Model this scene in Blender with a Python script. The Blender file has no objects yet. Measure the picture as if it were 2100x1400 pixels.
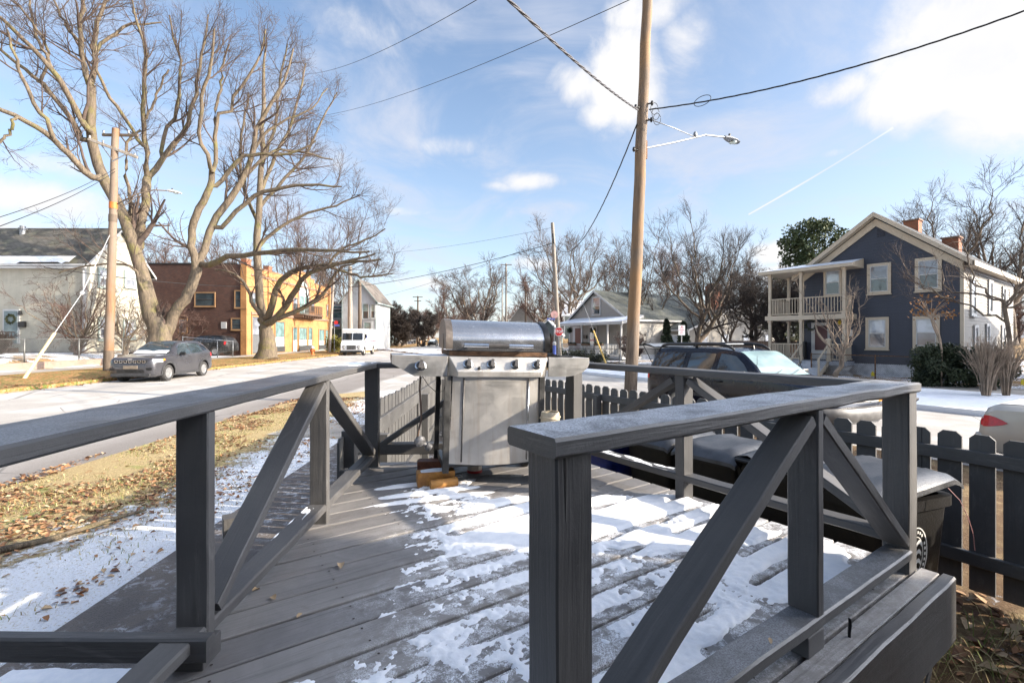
import bpy, math, random
import numpy as np
from mathutils import Vector, Matrix, geometry
R = math.radians
sc = bpy.context.scene
C = sc.collection
# ---------------------------------------------------------------- camera, sky, sun, exposure
EYE = 1.82
cam = bpy.data.objects.new('camera', bpy.data.cameras.new('camera'))
C.objects.link(cam); sc.camera = cam
cam.location = (0, 0, EYE); cam.rotation_euler = (R(90), 0, 0)
cam.data.sensor_width = 36; cam.data.lens = 36*975/2100
cam.data.shift_y = -8/2100
cam.data.clip_start = .05; cam.data.clip_end = 3000
SUN_EL, SUN_AZ = 21.0, 99.0
sc.view_settings.view_transform = 'Standard'; sc.view_settings.look = 'None'
sc.view_settings.exposure = 1.2; sc.view_settings.gamma = 1
sc.cycles.use_denoising = True
sc.cycles.max_bounces = 6; sc.cycles.diffuse_bounces = 3; sc.cycles.glossy_bounces = 3; sc.cycles.transparent_max_bounces = 12
sun = bpy.data.objects.new('sun', bpy.data.lights.new('sun', 'SUN'))
C.objects.link(sun); sun.data.energy = 4.7; sun.data.angle = R(.5); sun.data.color = (1, .87, .70)
_d = Vector((math.sin(R(SUN_AZ))*math.cos(R(SUN_EL)), math.cos(R(SUN_AZ))*math.cos(R(SUN_EL)), math.sin(R(SUN_EL))))
sun.rotation_euler = _d.to_track_quat('Z', 'Y').to_euler(); sun.location = _d*60
W = bpy.data.worlds.new('World'); sc.world = W; W.use_nodes = True
def world():
    nt = W.node_tree; N = nt.nodes; L = nt.links
    N.clear()
    def nd(t, **k):
        n = N.new(t)
        for a, b in k.items(): setattr(n, a, b)
        return n
    def mth(op, a, b=None, c=None, clamp=False):
        n = nd('ShaderNodeMath', operation=op, use_clamp=clamp)
        for i, v in enumerate((a, b, c)):
            if v is None: continue
            if isinstance(v, (int, float)): n.inputs[i].default_value = v
            else: L.new(v, n.inputs[i])
        return n.outputs[0]
    out = nd('ShaderNodeOutputWorld'); bg = nd('ShaderNodeBackground'); L.new(bg.outputs[0], out.inputs[0])
    sky = nd('ShaderNodeTexSky', sky_type='NISHITA', sun_disc=False, sun_elevation=R(SUN_EL), sun_rotation=R(SUN_AZ))
    sky.altitude = 200; sky.air_density = 1.0; sky.dust_density = 0.6; sky.ozone_density = 1.6
    bg.inputs[1].default_value = 0.12
    tc = nd('ShaderNodeTexCoord'); sep = nd('ShaderNodeSeparateXYZ'); L.new(tc.outputs['Generated'], sep.inputs[0])
    x, y, z = sep.outputs
    az = mth('ARCTAN2', x, y); el = mth('ARCSINE', z)
    # cloud-plane coordinates for texture detail
    zz = mth('MAXIMUM', z, .03)
    px = mth('DIVIDE', x, mth('ADD', zz, .25)); py = mth('DIVIDE', y, mth('ADD', zz, .25))
    cv = nd('ShaderNodeCombineXYZ'); L.new(px, cv.inputs[0]); L.new(py, cv.inputs[1])
    def noise(vec, s, det, rough, dist=0.):
        n = nd('ShaderNodeTexNoise'); n.inputs['Scale'].default_value = s; n.inputs['Detail'].default_value = det
        n.inputs['Roughness'].default_value = rough; n.inputs['Distortion'].default_value = dist
        L.new(vec, n.inputs['Vector']); return n.outputs[0]
    av = nd('ShaderNodeCombineXYZ'); L.new(az, av.inputs[0]); L.new(el, av.inputs[1])
    n1 = noise(av.outputs[0], 7.0, 9, .62, .3)
    n2 = noise(cv.outputs[0], 2.2, 7, .62, 1.2)
    n3 = noise(av.outputs[0], 2.4, 4, .55)
    # the cumulus banks of that day: azimuth, elevation, half-width, half-height (degrees), weight
    blobs = CLOUDS
    tot = None
    for a, e, wa, we, wt in blobs:
        dx = mth('DIVIDE', mth('SUBTRACT', az, R(a)), R(wa)); dy = mth('DIVIDE', mth('SUBTRACT', el, R(e)), R(we))
        r2 = mth('ADD', mth('MULTIPLY', dx, dx), mth('MULTIPLY', dy, dy))
        g = mth('MULTIPLY', mth('POWER', 2.718, mth('MULTIPLY', r2, -1.0)), wt)
        tot = g if tot is None else mth('MAXIMUM', tot, g)
    dens = mth('ADD', tot, mth('MULTIPLY', mth('SUBTRACT', n1, .5), 1.15))
    dens = mth('ADD', dens, mth('MULTIPLY', mth('SUBTRACT', n3, .5), .25))
    mr = nd('ShaderNodeMapRange', interpolation_type='SMOOTHSTEP'); L.new(dens, mr.inputs[0])
    mr.inputs[1].default_value = .24; mr.inputs[2].default_value = .84
    cum = mr.outputs[0]
    mr2 = nd('ShaderNodeMapRange', interpolation_type='SMOOTHSTEP'); L.new(mth('ADD', n2, mth('MULTIPLY', mth('SUBTRACT', n3, .5), .5)), mr2.inputs[0])
    mr2.inputs[1].default_value = .37; mr2.inputs[2].default_value = .82
    cir = mth('MULTIPLY', mr2.outputs[0], .80)
    # thin veil towards the horizon and the sun side, and a contrail
    ve = mth('MULTIPLY', mth('POWER', 2.718, mth('MULTIPLY', mth('ABSOLUTE', el), -4.0)), .60)
    t0, e0, t1, e1 = CONTRAIL
    ux, uy = math.cos(math.atan2(e1-e0, t1-t0)), math.sin(math.atan2(e1-e0, t1-t0))
    ax = mth('SUBTRACT', az, R(t0)); ay = mth('SUBTRACT', el, R(e0))
    al = mth('ADD', mth('MULTIPLY', ax, ux), mth('MULTIPLY', ay, uy))
    pe = mth('ABSOLUTE', mth('SUBTRACT', mth('MULTIPLY', ay, ux), mth('MULTIPLY', ax, uy)))
    ln = math.hypot(R(t1-t0), R(e1-e0))
    tr = mth('MULTIPLY', mth('SUBTRACT', 1, mth('DIVIDE', pe, mth('ADD', R(.10), mth('MULTIPLY', mth('SUBTRACT', n1, .3), R(.25)))), clamp=True),
             mth('MULTIPLY', mth('GREATER_THAN', al, 0), mth('LESS_THAN', al, ln)))
    tr = mth('MULTIPLY', mth('MULTIPLY', tr, n3), 1.8, clamp=True)
    sx = nd('ShaderNodeMapRange', interpolation_type='SMOOTHSTEP'); L.new(az, sx.inputs[0])
    sx.inputs[1].default_value = R(-5); sx.inputs[2].default_value = R(60); sx.inputs[3].default_value = 0; sx.inputs[4].default_value = .22
    cov = mth('MAXIMUM', mth('MAXIMUM', cum, tr), cir, clamp=True)
    cov = mth('ADD', cov, mth('MULTIPLY', mth('SUBTRACT', 1, cov), mth('ADD', ve, sx.outputs[0])), clamp=True)
    # cloud brightness: soft grey-lavender bodies, bright crowns
    sh = nd('ShaderNodeMapRange'); L.new(mth('ADD', mth('ADD', cum, mth('MULTIPLY', tr, 1.2)), mth('MULTIPLY', mth('SUBTRACT', n1, .5), .8)), sh.inputs[0])
    sh.inputs[1].default_value = .2; sh.inputs[2].default_value = 1.2
    cc = nd('ShaderNodeMix', data_type='RGBA'); L.new(sh.outputs[0], cc.inputs[0])
    cc.inputs[6].default_value = (2.8, 2.95, 3.4, 1); cc.inputs[7].default_value = (3.9, 3.85, 3.8, 1)
    # added fill: unseen cloud around the sun is boosted to lift shaded surfaces
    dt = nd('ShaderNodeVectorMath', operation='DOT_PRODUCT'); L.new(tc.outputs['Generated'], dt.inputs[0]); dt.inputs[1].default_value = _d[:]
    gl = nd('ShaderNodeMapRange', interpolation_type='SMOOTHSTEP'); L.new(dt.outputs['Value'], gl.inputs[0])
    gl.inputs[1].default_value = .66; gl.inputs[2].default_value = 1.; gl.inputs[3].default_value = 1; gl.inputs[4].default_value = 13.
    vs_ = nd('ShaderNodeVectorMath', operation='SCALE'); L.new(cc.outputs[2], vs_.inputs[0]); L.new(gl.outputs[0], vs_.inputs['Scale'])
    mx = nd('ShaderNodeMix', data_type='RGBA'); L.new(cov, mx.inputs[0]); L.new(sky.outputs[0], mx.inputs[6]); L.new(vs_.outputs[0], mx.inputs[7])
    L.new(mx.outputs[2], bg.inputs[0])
def pdir(px, py):      # azimuth / elevation (degrees) of a direction seen from the deck
    X, Z = (px-1050)/975, (692-py)/975
    return math.degrees(math.atan2(X, 1)), math.degrees(math.atan2(Z, math.hypot(X, 1)))
def cb(px, py, wa, we, wt=1.):
    a, e = pdir(px, py); return (a, e, wa, we, wt)
CLOUDS = [cb(1290, 150, 6.5, 6.5, .95), cb(1400, 90, 5, 5, .8), cb(1180, 170, 5, 3.5, .75), cb(1230, 235, 4.5, 2.2, .7), cb(1330, 25, 7, 3, .85),
          cb(1080, 372, 5.5, 1.5, .85), cb(1030, 380, 3, 1.0, .7), cb(1720, 190, 4, 2.2, .8), cb(1880, 200, 7, 3.5, 1.), cb(1990, 90, 8, 7, 1.1), cb(2080, 190, 7, 5, 1.1),
          cb(1590, 520, 3.2, 1.6, .9), cb(1610, 560, 4, 1.6, .85), cb(1700, 315, 3, .8, .62), cb(70, 410, 7, 2.2, .9), cb(0, 470, 9, 2.2, .8), cb(60, 330, 6, 1.6, .55),
          cb(870, 580, 5, 1.2, .62), cb(840, 435, 6, .9, .62), cb(930, 300, 8, 1.6, .52), cb(720, 60, 8, 3, .55), cb(1100, 540, 5, 1.2, .7), cb(700, 330, 7, 2., .5),
          (110, 26, 26, 16, 1.1), (85, 40, 22, 12, 1.), (-120, 25, 25, 12, .9), (170, 35, 25, 12, .9), (60, 50, 14, 9, .8), (-60, 60, 16, 9, .8)]
CONTRAIL = pdir(1535, 440) + pdir(1832, 262)
world()

# ---------------------------------------------------------------- mesh helpers
class MB:
    """collects shapes; build() links them as ONE mesh object"""
    def __init__(s): s.v = []; s.f = []; s.m = []; s.uv = []
    def add(s, V, F, mi=0, uv=None):
        b = len(s.v); s.v.extend([tuple(map(float, p)) for p in V])
        for i, f in enumerate(F):
            s.f.append([b+j for j in f]); s.m.append(mi)
            s.uv.append(uv[i] if uv else None)
        return s
    def box(s, c, size, ax=None, mi=0):
        """centre, full sizes, optional 3 axes (rows)"""
        c = Vector(c); A = [Vector(a) for a in ax] if ax else [Vector((1,0,0)), Vector((0,1,0)), Vector((0,0,1))]
        h = [A[i]*(size[i]/2) for i in range(3)]
        V = [c+h[0]*i+h[1]*j+h[2]*k for i in (-1,1) for j in (-1,1) for k in (-1,1)]
        s.add(V, [(0,1,3,2),(4,6,7,5),(0,4,5,1),(2,3,7,6),(0,2,6,4),(1,5,7,3)], mi); return s
    def bx(s, x0, x1, y0, y1, z0, z1, mi=0):
        return s.box(((x0+x1)/2, (y0+y1)/2, (z0+z1)/2), (abs(x1-x0), abs(y1-y0), abs(z1-z0)), None, mi)
    def beam(s, p0, p1, w, h, up=(0,0,1), ch=.004, jit=0., seg=None, rng=None, mi=0, off=0.):
        """timber: w across (perpendicular to up), h along up; chamfered, slightly uneven; uv along the grain"""
        p0, p1 = Vector(p0), Vector(p1); d = p1-p0; ln = d.length; d = d.normalized()
        u = Vector(up); u = (u-d*u.dot(d)).normalized(); a = d.cross(u)
        seg = seg or max(1, int(ln/.12)) if jit else 1
        hw, hh = w/2, h/2; c = min(ch, hw*.45, hh*.45)
        prof = [(-hw+c,-hh),(hw-c,-hh),(hw,-hh+c),(hw,hh-c),(hw-c,hh),(-hw+c,hh),(-hw,hh-c),(-hw,-hh+c)]
        V = []; n = len(prof); per = [0]
        for i in range(n): per.append(per[-1]+math.dist(prof[i], prof[(i+1) % n]))
        for i in range(seg+1):
            t = i/seg; o = p0+d*(ln*t)
            ja = rng.uniform(-jit, jit) if jit and rng else 0; jb = rng.uniform(-jit, jit) if jit and rng else 0
            for (x, y) in prof:
                k = rng.uniform(-jit*.35, jit*.35) if jit and rng else 0
                V.append(o+a*(x+ja+k)+u*(y+jb+k))
        F = []; UV = []
        o0 = (hash((round(p0.x,3), round(p0.y,3), round(p0.z,3))) % 97)*.37
        for i in range(seg):
            for j in range(n):
                k = (j+1) % n
                F.append((i*n+j, i*n+k, (i+1)*n+k, (i+1)*n+j))
                UV.append([(o0+ln*i/seg, per[j]+o0), (o0+ln*i/seg, per[j+1]+o0), (o0+ln*(i+1)/seg, per[j+1]+o0), (o0+ln*(i+1)/seg, per[j]+o0)])
        F.append(tuple(range(n-1, -1, -1))); UV.append([(prof[j][0]*.6+o0, prof[j][1]*.3+o0) for j in range(n-1, -1, -1)])
        F.append(tuple(seg*n+j for j in range(n))); UV.append([(prof[j][0]*.6+o0, prof[j][1]*.3+o0) for j in range(n)])
        s.add(V, F, mi, UV); return s
    def tube(s, pts, r, n=8, mi=0, caps=True):
        pts = [Vector(p) for p in pts]; m = len(pts)
        rr = list(r) if hasattr(r, '__len__') else [r]*m
        V = []; prev = None
        for i in range(m):
            d = (pts[min(i+1, m-1)]-pts[max(i-1, 0)])
            d = d.normalized() if d.length > 1e-9 else Vector((0,0,1))
            if prev is None:
                a = d.cross(Vector((0,0,1)));
                if a.length < .05: a = d.cross(Vector((1,0,0)))
                a.normalize()
            else:
                a = prev-d*prev.dot(d)
                if a.length < 1e-6: a = d.orthogonal()
                a.normalize()
            prev = a; b = d.cross(a)
            for k in range(n):
                t = 2*math.pi*k/n; V.append(pts[i]+(a*math.cos(t)+b*math.sin(t))*rr[i])
        F = [(i*n+k, i*n+(k+1) % n, (i+1)*n+(k+1) % n, (i+1)*n+k) for i in range(m-1) for k in range(n)]
        if caps: F += [tuple(range(n-1, -1, -1)), tuple((m-1)*n+k for k in range(n))]
        s.add(V, F, mi); return s
    def cyl(s, p0, p1, r, n=16, mi=0, r1=None): return s.tube([p0, p1], [r, r if r1 is None else r1], n, mi)
    def prism(s, poly, vec, mi=0, close=True):
        """extrude a planar polygon (list of 3D points) along vec"""
        P = [Vector(p) for p in poly]; v = Vector(vec); n = len(P)
        V = P+[p+v for p in P]
        F = [(i, (i+1) % n, n+(i+1) % n, n+i) for i in range(n)]
        if close: F += [tuple(range(n-1, -1, -1)), tuple(range(n, 2*n))]
        s.add(V, F, mi); return s
    def quad(s, a, b, c, d, mi=0): return s.add([a, b, c, d], [(0,1,2,3)], mi)
    def lathe(s, prof, c=(0,0,0), axis=(0,0,1), n=24, mi=0):
        ax = Vector(axis).normalized(); a = ax.orthogonal().normalized(); b = ax.cross(a); c = Vector(c)
        V = [c+ax*z+(a*math.cos(2*math.pi*k/n)+b*math.sin(2*math.pi*k/n))*r for r, z in prof for k in range(n)]
        m = len(prof)
        F = [(i*n+k, i*n+(k+1) % n, (i+1)*n+(k+1) % n, (i+1)*n+k) for i in range(m-1) for k in range(n)]
        F += [tuple(range(n-1, -1, -1)), tuple((m-1)*n+k for k in range(n))]
        s.add(V, F, mi); return s
    def grid(s, P, mi=0, uv=None):
        """P: array (rows, cols, 3)"""
        P = np.asarray(P, float); a, b = P.shape[:2]
        F = [(i*b+j, i*b+j+1, (i+1)*b+j+1, (i+1)*b+j) for i in range(a-1) for j in range(b-1)]
        s.add(P.reshape(-1, 3), F, mi); return s
    def mesh(s, name, mats, smooth=False):
        me = bpy.data.meshes.new(name); me.from_pydata(s.v, [], s.f)
        for m in (mats if isinstance(mats, (list, tuple)) else [mats]): me.materials.append(m)
        me.polygons.foreach_set('material_index', s.m)
        if any(u is not None for u in s.uv):
            l = me.uv_layers.new(name='UVMap'); k = 0; co = []
            for f, u in zip(s.f, s.uv):
                co.extend(u if u else [(0, 0)]*len(f))
            l.data.foreach_set('uv', np.array(co, float).ravel())
        if smooth: me.polygons.foreach_set('use_smooth', [True]*len(s.f))
        me.update(); return me
    def build(s, name, mats, parent=None, smooth=False, bevel=0, angle=None):
        o = bpy.data.objects.new(name, s.mesh(name, mats, smooth)); C.objects.link(o)
        if smooth and angle:
            o.data.set_sharp_from_angle(angle=R(angle))
        if bevel:
            b = o.modifiers.new('bevel', 'BEVEL'); b.width = bevel; b.segments = 2; b.limit_method = 'ANGLE'
        if parent is not None:
            o.parent = parent
            o.matrix_parent_inverse = Matrix.Translation(-Vector(parent.location)) if parent.type == 'EMPTY' else Matrix()
        return o
def tag(o, label=None, cat=None, group=None, kind=None):
    if label: o['label'] = label
    if cat: o['category'] = cat
    if group: o['group'] = group
    if kind: o['kind'] = kind
    return o
def thing(name, label, cat, loc=(0,0,0), group=None):
    o = bpy.data.objects.new(name, None); C.objects.link(o); o.location = loc; o.empty_display_size = .1
    return tag(o, label, cat, group)
def struct(o): o['kind'] = 'structure'; return o
def stuff(o, label=None, cat=None): return tag(o, label, cat, None, 'stuff')
def copy_tree(o, parent=None):
    c = o.copy(); C.objects.link(c)
    if parent is not None: c.parent = parent
    for ch in list(o.children): copy_tree(ch, c)
    return c
def text_mesh(body, size, mi_depth=.002, align='CENTER', bold=0.):
    cu = bpy.data.curves.new('lettering', 'FONT'); cu.body = body; cu.size = size; cu.align_x = align; cu.align_y = 'CENTER'
    cu.extrude = mi_depth; cu.offset = bold; cu.resolution_u = 3
    ob = bpy.data.objects.new('lettering', cu); C.objects.link(ob)
    dg = bpy.context.evaluated_depsgraph_get(); me = bpy.data.meshes.new_from_object(ob.evaluated_get(dg))
    bpy.data.objects.remove(ob); bpy.data.curves.remove(cu)
    return me
def lettering(name, body, size, origin, right, up, material, parent=None, depth=.002, sx=1., bold=0.):
    me = text_mesh(body, size, depth, bold=bold); r = Vector(right).normalized(); u = Vector(up).normalized(); n = r.cross(u)
    M = Matrix((r*sx, u, n)).transposed().to_4x4(); M.translation = Vector(origin)
    me.transform(M); me.materials.clear(); me.materials.append(material)
    o = bpy.data.objects.new(name, me); C.objects.link(o)
    if parent is not None:
        o.parent = parent; o.matrix_parent_inverse = Matrix.Translation(-Vector(parent.location)) if parent.type == 'EMPTY' else Matrix()
    return o
# value noise (numpy), for shapes
def _h(ix, iy, sd):
    h = (ix*374761393 + iy*668265263 + sd*974634541) & 0xffffffff
    h = ((h ^ (h >> 13))*1274126177) & 0xffffffff
    return ((h ^ (h >> 16)) & 0xffff)/65535.
def vnoise(x, y, sd=0):
    x = np.asarray(x, float); y = np.asarray(y, float)
    ix = np.floor(x).astype(np.int64); iy = np.floor(y).astype(np.int64); fx = x-ix; fy = y-iy
    fx = fx*fx*(3-2*fx); fy = fy*fy*(3-2*fy)
    a = _h(ix, iy, sd); b = _h(ix+1, iy, sd); c = _h(ix, iy+1, sd); d = _h(ix+1, iy+1, sd)
    return (a*(1-fx)+b*fx)*(1-fy)+(c*(1-fx)+d*fx)*fy
def fbm(x, y, sd=0, oct=4, g=.5):
    t = 0; a = 1; s = 0
    for i in range(oct): t = t+a*vnoise(np.asarray(x)*2**i, np.asarray(y)*2**i, sd+i*17); s += a; a *= g
    return t/s
def ss(a, b, x):
    t = np.clip((np.asarray(x, float)-a)/(b-a), 0, 1); return t*t*(3-2*t)

# ---------------------------------------------------------------- materials
class NT:
    def __init__(s, name):
        s.mat = bpy.data.materials.new(name); s.mat.use_nodes = True
        s.nt = s.mat.node_tree; s.N = s.nt.nodes; s.L = s.nt.links
        s.b = s.N['Principled BSDF']; s.tc = None
    def nd(s, t, **k):
        n = s.N.new(t)
        for a, b in k.items(): setattr(n, a, b)
        return n
    def lk(s, a, b): s.L.new(a, b)
    def coord(s, kind='Object', scale=(1,1,1), rot=(0,0,0)):
        if s.tc is None: s.tc = s.nd('ShaderNodeTexCoord')
        m = s.nd('ShaderNodeMapping'); m.inputs['Scale'].default_value = scale; m.inputs['Rotation'].default_value = rot
        s.lk(s.tc.outputs[kind], m.inputs[0]); return m.outputs[0]
    def noise(s, vec, scale, det=4, rough=.55, dist=0.):
        n = s.nd('ShaderNodeTexNoise'); n.inputs['Scale'].default_value = scale; n.inputs['Detail'].default_value = det
        n.inputs['Roughness'].default_value = rough; n.inputs['Distortion'].default_value = dist
        s.lk(vec, n.inputs['Vector']); return n.outputs[0]
    def voro(s, vec, scale, feat='F1', out=0, rnd=1.):
        n = s.nd('ShaderNodeTexVoronoi', feature=feat); n.inputs['Scale'].default_value = scale; n.inputs['Randomness'].default_value = rnd
        s.lk(vec, n.inputs['Vector']); return n.outputs[out]
    def ramp(s, fac, a, b, lo=0., hi=1., smooth=True):
        m = s.nd('ShaderNodeMapRange', interpolation_type='SMOOTHSTEP' if smooth else 'LINEAR')
        s.lk(fac, m.inputs[0]); m.inputs[1].default_value = a; m.inputs[2].default_value = b; m.inputs[3].default_value = lo; m.inputs[4].default_value = hi
        return m.outputs[0]
    def mth(s, op, a, b=None, clamp=False):
        n = s.nd('ShaderNodeMath', operation=op, use_clamp=clamp)
        for i, v in enumerate((a, b)):
            if v is None: continue
            if isinstance(v, (int, float)): n.inputs[i].default_value = v
            else: s.lk(v, n.inputs[i])
        return n.outputs[0]
    def mix(s, fac, a, b, blend='MIX'):
        n = s.nd('ShaderNodeMix', data_type='RGBA', blend_type=blend)
        for i, v in ((0, fac), (6, a), (7, b)):
            if isinstance(v, (int, float)): n.inputs[i].default_value = v
            elif isinstance(v, (tuple, list)): n.inputs[i].default_value = (*v[:3], 1)
            else: s.lk(v, n.inputs[i])
        return n.outputs[2]
    def col(s, v):
        if isinstance(v, (tuple, list)): s.b.inputs['Base Color'].default_value = (*v[:3], 1)
        else: s.lk(v, s.b.inputs['Base Color'])
    def set(s, **k):
        for a, v in k.items():
            i = s.b.inputs[a.replace('_', ' ')]
            if isinstance(v, (int, float)): i.default_value = v
            elif isinstance(v, (tuple, list)): i.default_value = (*v[:3], 1)
            else: s.lk(v, i)
    def bump(s, h, strength=.3, dist=.01):
        n = s.nd('ShaderNodeBump'); n.inputs['Strength'].default_value = strength; n.inputs['Distance'].default_value = dist
        s.lk(h, n.inputs['Height']); s.lk(n.outputs[0], s.b.inputs['Normal']); return n
def simple(name, col, rough=.6, var=.12, scale=6., metal=0., bump=0., bscale=40., spec=.5, col2=None, coat=0., kind='Object'):
    t = NT(name); v = t.coord(kind); n = t.noise(v, scale, 5, .6)
    c2 = col2 or tuple(c*(1-var*1.6) for c in col); c1 = tuple(min(1, c*(1+var*.6)) for c in col)
    t.col(t.mix(t.ramp(n, .3, .7), c2, c1)); t.set(Roughness=t.ramp(n, .2, .8, max(0, rough-.08), min(1, rough+.08)), Metallic=metal)
    t.b.inputs['Specular IOR Level'].default_value = spec
    if coat: t.b.inputs['Coat Weight'].default_value = coat; t.b.inputs['Coat Roughness'].default_value = .06
    if bump: t.bump(t.noise(v, bscale, 4, .6), bump, .02)
    return t.mat
# ---------------------------------------------------------------- frames of the place
DZ = .89                                           # deck surface
RV = Vector((.826, .5637, 0)); FV = Vector((-.5637, .826, 0)); UP = Vector((0, 0, 1))
def P(r, q, z=DZ): return RV*r+FV*q+Vector((0, 0, z))
SV = Vector((-.5, .866, 0)); NV = Vector((.866, .5, 0))     # side street: along, across
def S(n, t, z=0.): return NV*n+SV*t+Vector((0, 0, z))
def gz(x, y):
    """road level of the place"""
    x = np.asarray(x, float); y = np.asarray(y, float)
    n = .866*x+.5*y
    dip = -.32*ss(4.5, 10.2, n)*ss(-9, 0, x)+.10*ss(20, 27, n)*ss(-9, 0, x)
    dl = -15.6-.03*y-x
    left = -.10+.16*ss(-9, 0, dl)
    left = left*ss(2, -5, x)
    far = .9*ss(90, 220, np.hypot(x, y))
    return dip+left+far
def gzf(x, y): return float(gz(x, y))
def G(px, py, z=0.):                               # where the ray of a photo point meets height z
    Y = (EYE-z)*975/(py-692); return Vector(((px-1050)/975*Y, Y, z))
def D(px, py, Y): return Vector(((px-1050)/975*Y, Y, EYE+(692-py)/975*Y))

# ---------------------------------------------------------------- ground materials
def m_asphalt():
    t = NT('worn frosty asphalt'); v = t.coord('Object')
    a = t.noise(v, 60, 5, .7); b = t.noise(v, .55, 5, .6, .4); c = t.noise(t.coord('Object', (.05, 1.6, 1), (0, 0, R(-2))), 1., 4, .6)
    base = t.mix(t.ramp(a, .3, .7), (.29, .27, .245), (.41, .385, .355))
    base = t.mix(t.ramp(b, .40, .72), base, (.53, .51, .485))             # salt and frost bloom
    dark = t.ramp(t.noise(v, .35, 6, .65, 1.), .58, .70)
    base = t.mix(t.mth('MULTIPLY', dark, .45), base, (.22, .20, .185))     # damp patches
    sp = t.nd('ShaderNodeSeparateXYZ'); t.lk(v, sp.inputs[0]); xr = t.mth('ADD', t.mth('ADD', sp.outputs[0], t.mth('MULTIPLY', sp.outputs[1], .03)), t.mth('MULTIPLY', t.mth('SUBTRACT', b, .5), 1.6))
    wet = t.mth('MULTIPLY', t.mth('MULTIPLY', t.ramp(xr, -8.3, -6.6), t.ramp(sp.outputs[0], -5.6, -5.9)), t.ramp(a, .25, .6, 1, .75)); base = t.mix(t.mth('MULTIPLY', wet, .85), base, (.13, .11, .10))
    tk = t.noise(t.coord('Object', (1.3, .035, 1), (0, 0, R(2))), 1.4, 3, .5); base = t.mix(t.mth('MULTIPLY', t.ramp(tk, .52, .66), .35), base, (.27, .25, .235))     # wheel tracks
    cr = t.voro(v, .5, 'DISTANCE_TO_EDGE'); w = t.mth('MULTIPLY', t.ramp(cr, .006, .014, 1, 0), t.ramp(b, .45, .6))
    base = t.mix(t.mth('MULTIPLY', w, .7), base, (.10, .095, .09))
    t.col(base); t.set(Roughness=.85); t.bump(a, .25, .004); return t.mat
def m_concrete(name='weathered concrete', a=(.27, .245, .215), b=(.40, .365, .325)):
    t = NT(name); v = t.coord('Object'); n = t.noise(v, 1.8, 6, .65); s = t.noise(v, 90, 3, .7)
    c = t.mix(t.ramp(n, .3, .7), a, b); c = t.mix(t.mth('MULTIPLY', t.ramp(s, .55, .75), .5), c, (.12, .11, .10))
    t.col(c); t.set(Roughness=.9); t.bump(s, .35, .004); return t.mat
def m_path():
    t = NT('damp exposed aggregate concrete'); v = t.coord('Object'); n = t.noise(v, 1.3, 6, .65, .5); s = t.voro(v, 110)
    c = t.mix(t.ramp(n, .42, .56), (.028, .023, .022), (.12, .10, .085))
    c = t.mix(t.mth('MULTIPLY', t.ramp(s, .15, .45), .35), c, (.22, .19, .17))
    fr = t.mth('MULTIPLY', t.ramp(t.noise(v, 11, 7, .8, .6), .50, .60), t.ramp(t.noise(v, 1.1, 3, .5), .42, .56))
    c = t.mix(t.mth('MULTIPLY', fr, .6), c, (.60, .62, .66))
    t.col(c); t.set(Roughness=t.ramp(n, .42, .58, .55, .9)); t.bump(s, .4, .006); return t.mat
def m_lawn(name, snow, leaf, green, seed=0., brown=.5):
    """winter turf: green/straw grass, fallen leaves, patchy snow; snow/leaf/green set how far each spreads"""
    t = NT(name); v0 = t.coord('Object'); mp = t.nd('ShaderNodeMapping'); mp.inputs['Location'].default_value = (seed, seed*.7, 0)
    t.lk(v0, mp.inputs[0]); v = mp.outputs[0]
    big = t.noise(v, .45, 4, .6, .6); mid = t.noise(v, 2.6, 5, .65, .4); fine = t.noise(v, 34, 5, .7)
    g = t.mix(t.ramp(fine, .3, .7), (.055, .075, .018), (.20, .22, .055))
    st = t.mix(t.ramp(fine, .3, .7), (.16, .11, .045), (.42, .30, .14))
    c = t.mix(t.ramp(t.mth('ADD', mid, t.mth('MULTIPLY', big, .4)), .80-green*.5, .98-green*.5), st, g)
    vn = t.nd('ShaderNodeTexVoronoi'); vn.inputs['Scale'].default_value = 15; t.lk(v, vn.inputs['Vector'])
    sepc = t.nd('ShaderNodeSeparateColor'); t.lk(vn.outputs['Color'], sepc.inputs[0])
    lf = t.mix(sepc.outputs[0], (.26, .105, .035), (.46, .27, .13)); lf = t.mix(t.ramp(vn.outputs['Distance'], .02, .06, 1, 0), lf, (.09, .045, .02))
    lm = t.mth('MULTIPLY', t.ramp(t.mth('ADD', t.mth('MULTIPLY', sepc.outputs[1], .5), mid), .98-leaf*.5, 1.05-leaf*.5), 1.)
    c = t.mix(lm, c, lf)
    sn = t.ramp(t.mth('ADD', t.mth('ADD', t.mth('MULTIPLY', big, .7), t.mth('MULTIPLY', mid, .35)), t.mth('MULTIPLY', t.noise(v, 16, 6, .75), .45)), 1.13-snow*.72, 1.19-snow*.72)
    at = t.nd('ShaderNodeAttribute'); at.attribute_name = 'snow'; sn = t.mth('MAXIMUM', sn, 0)
    c = t.mix(sn, c, t.mix(fine, (.72, .75, .80), (.88, .89, .92)))
    t.col(c); t.set(Roughness=.9); t.b.inputs['Specular IOR Level'].default_value = .2
    t.bump(t.mth('ADD', fine, t.mth('MULTIPLY', sn, .6)), .7, .03); return t.mat
M_ASPH = m_asphalt(); M_CONC = m_concrete(); M_PATH = m_path()
M_KERB = m_concrete('kerb stone', (.16, .14, .12), (.34, .30, .26))
M_GROUND = m_lawn('far winter ground', .35, .5, .3, 3)
M_LAWNL = m_lawn('verge grass with leaves', .16, .62, .62, 11)
M_YARD = m_lawn('snowy yard', .62, .45, .35, 5)
M_RIGHT = m_lawn('snowy shaded verge', 1.02, .3, .2, 8)
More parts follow.
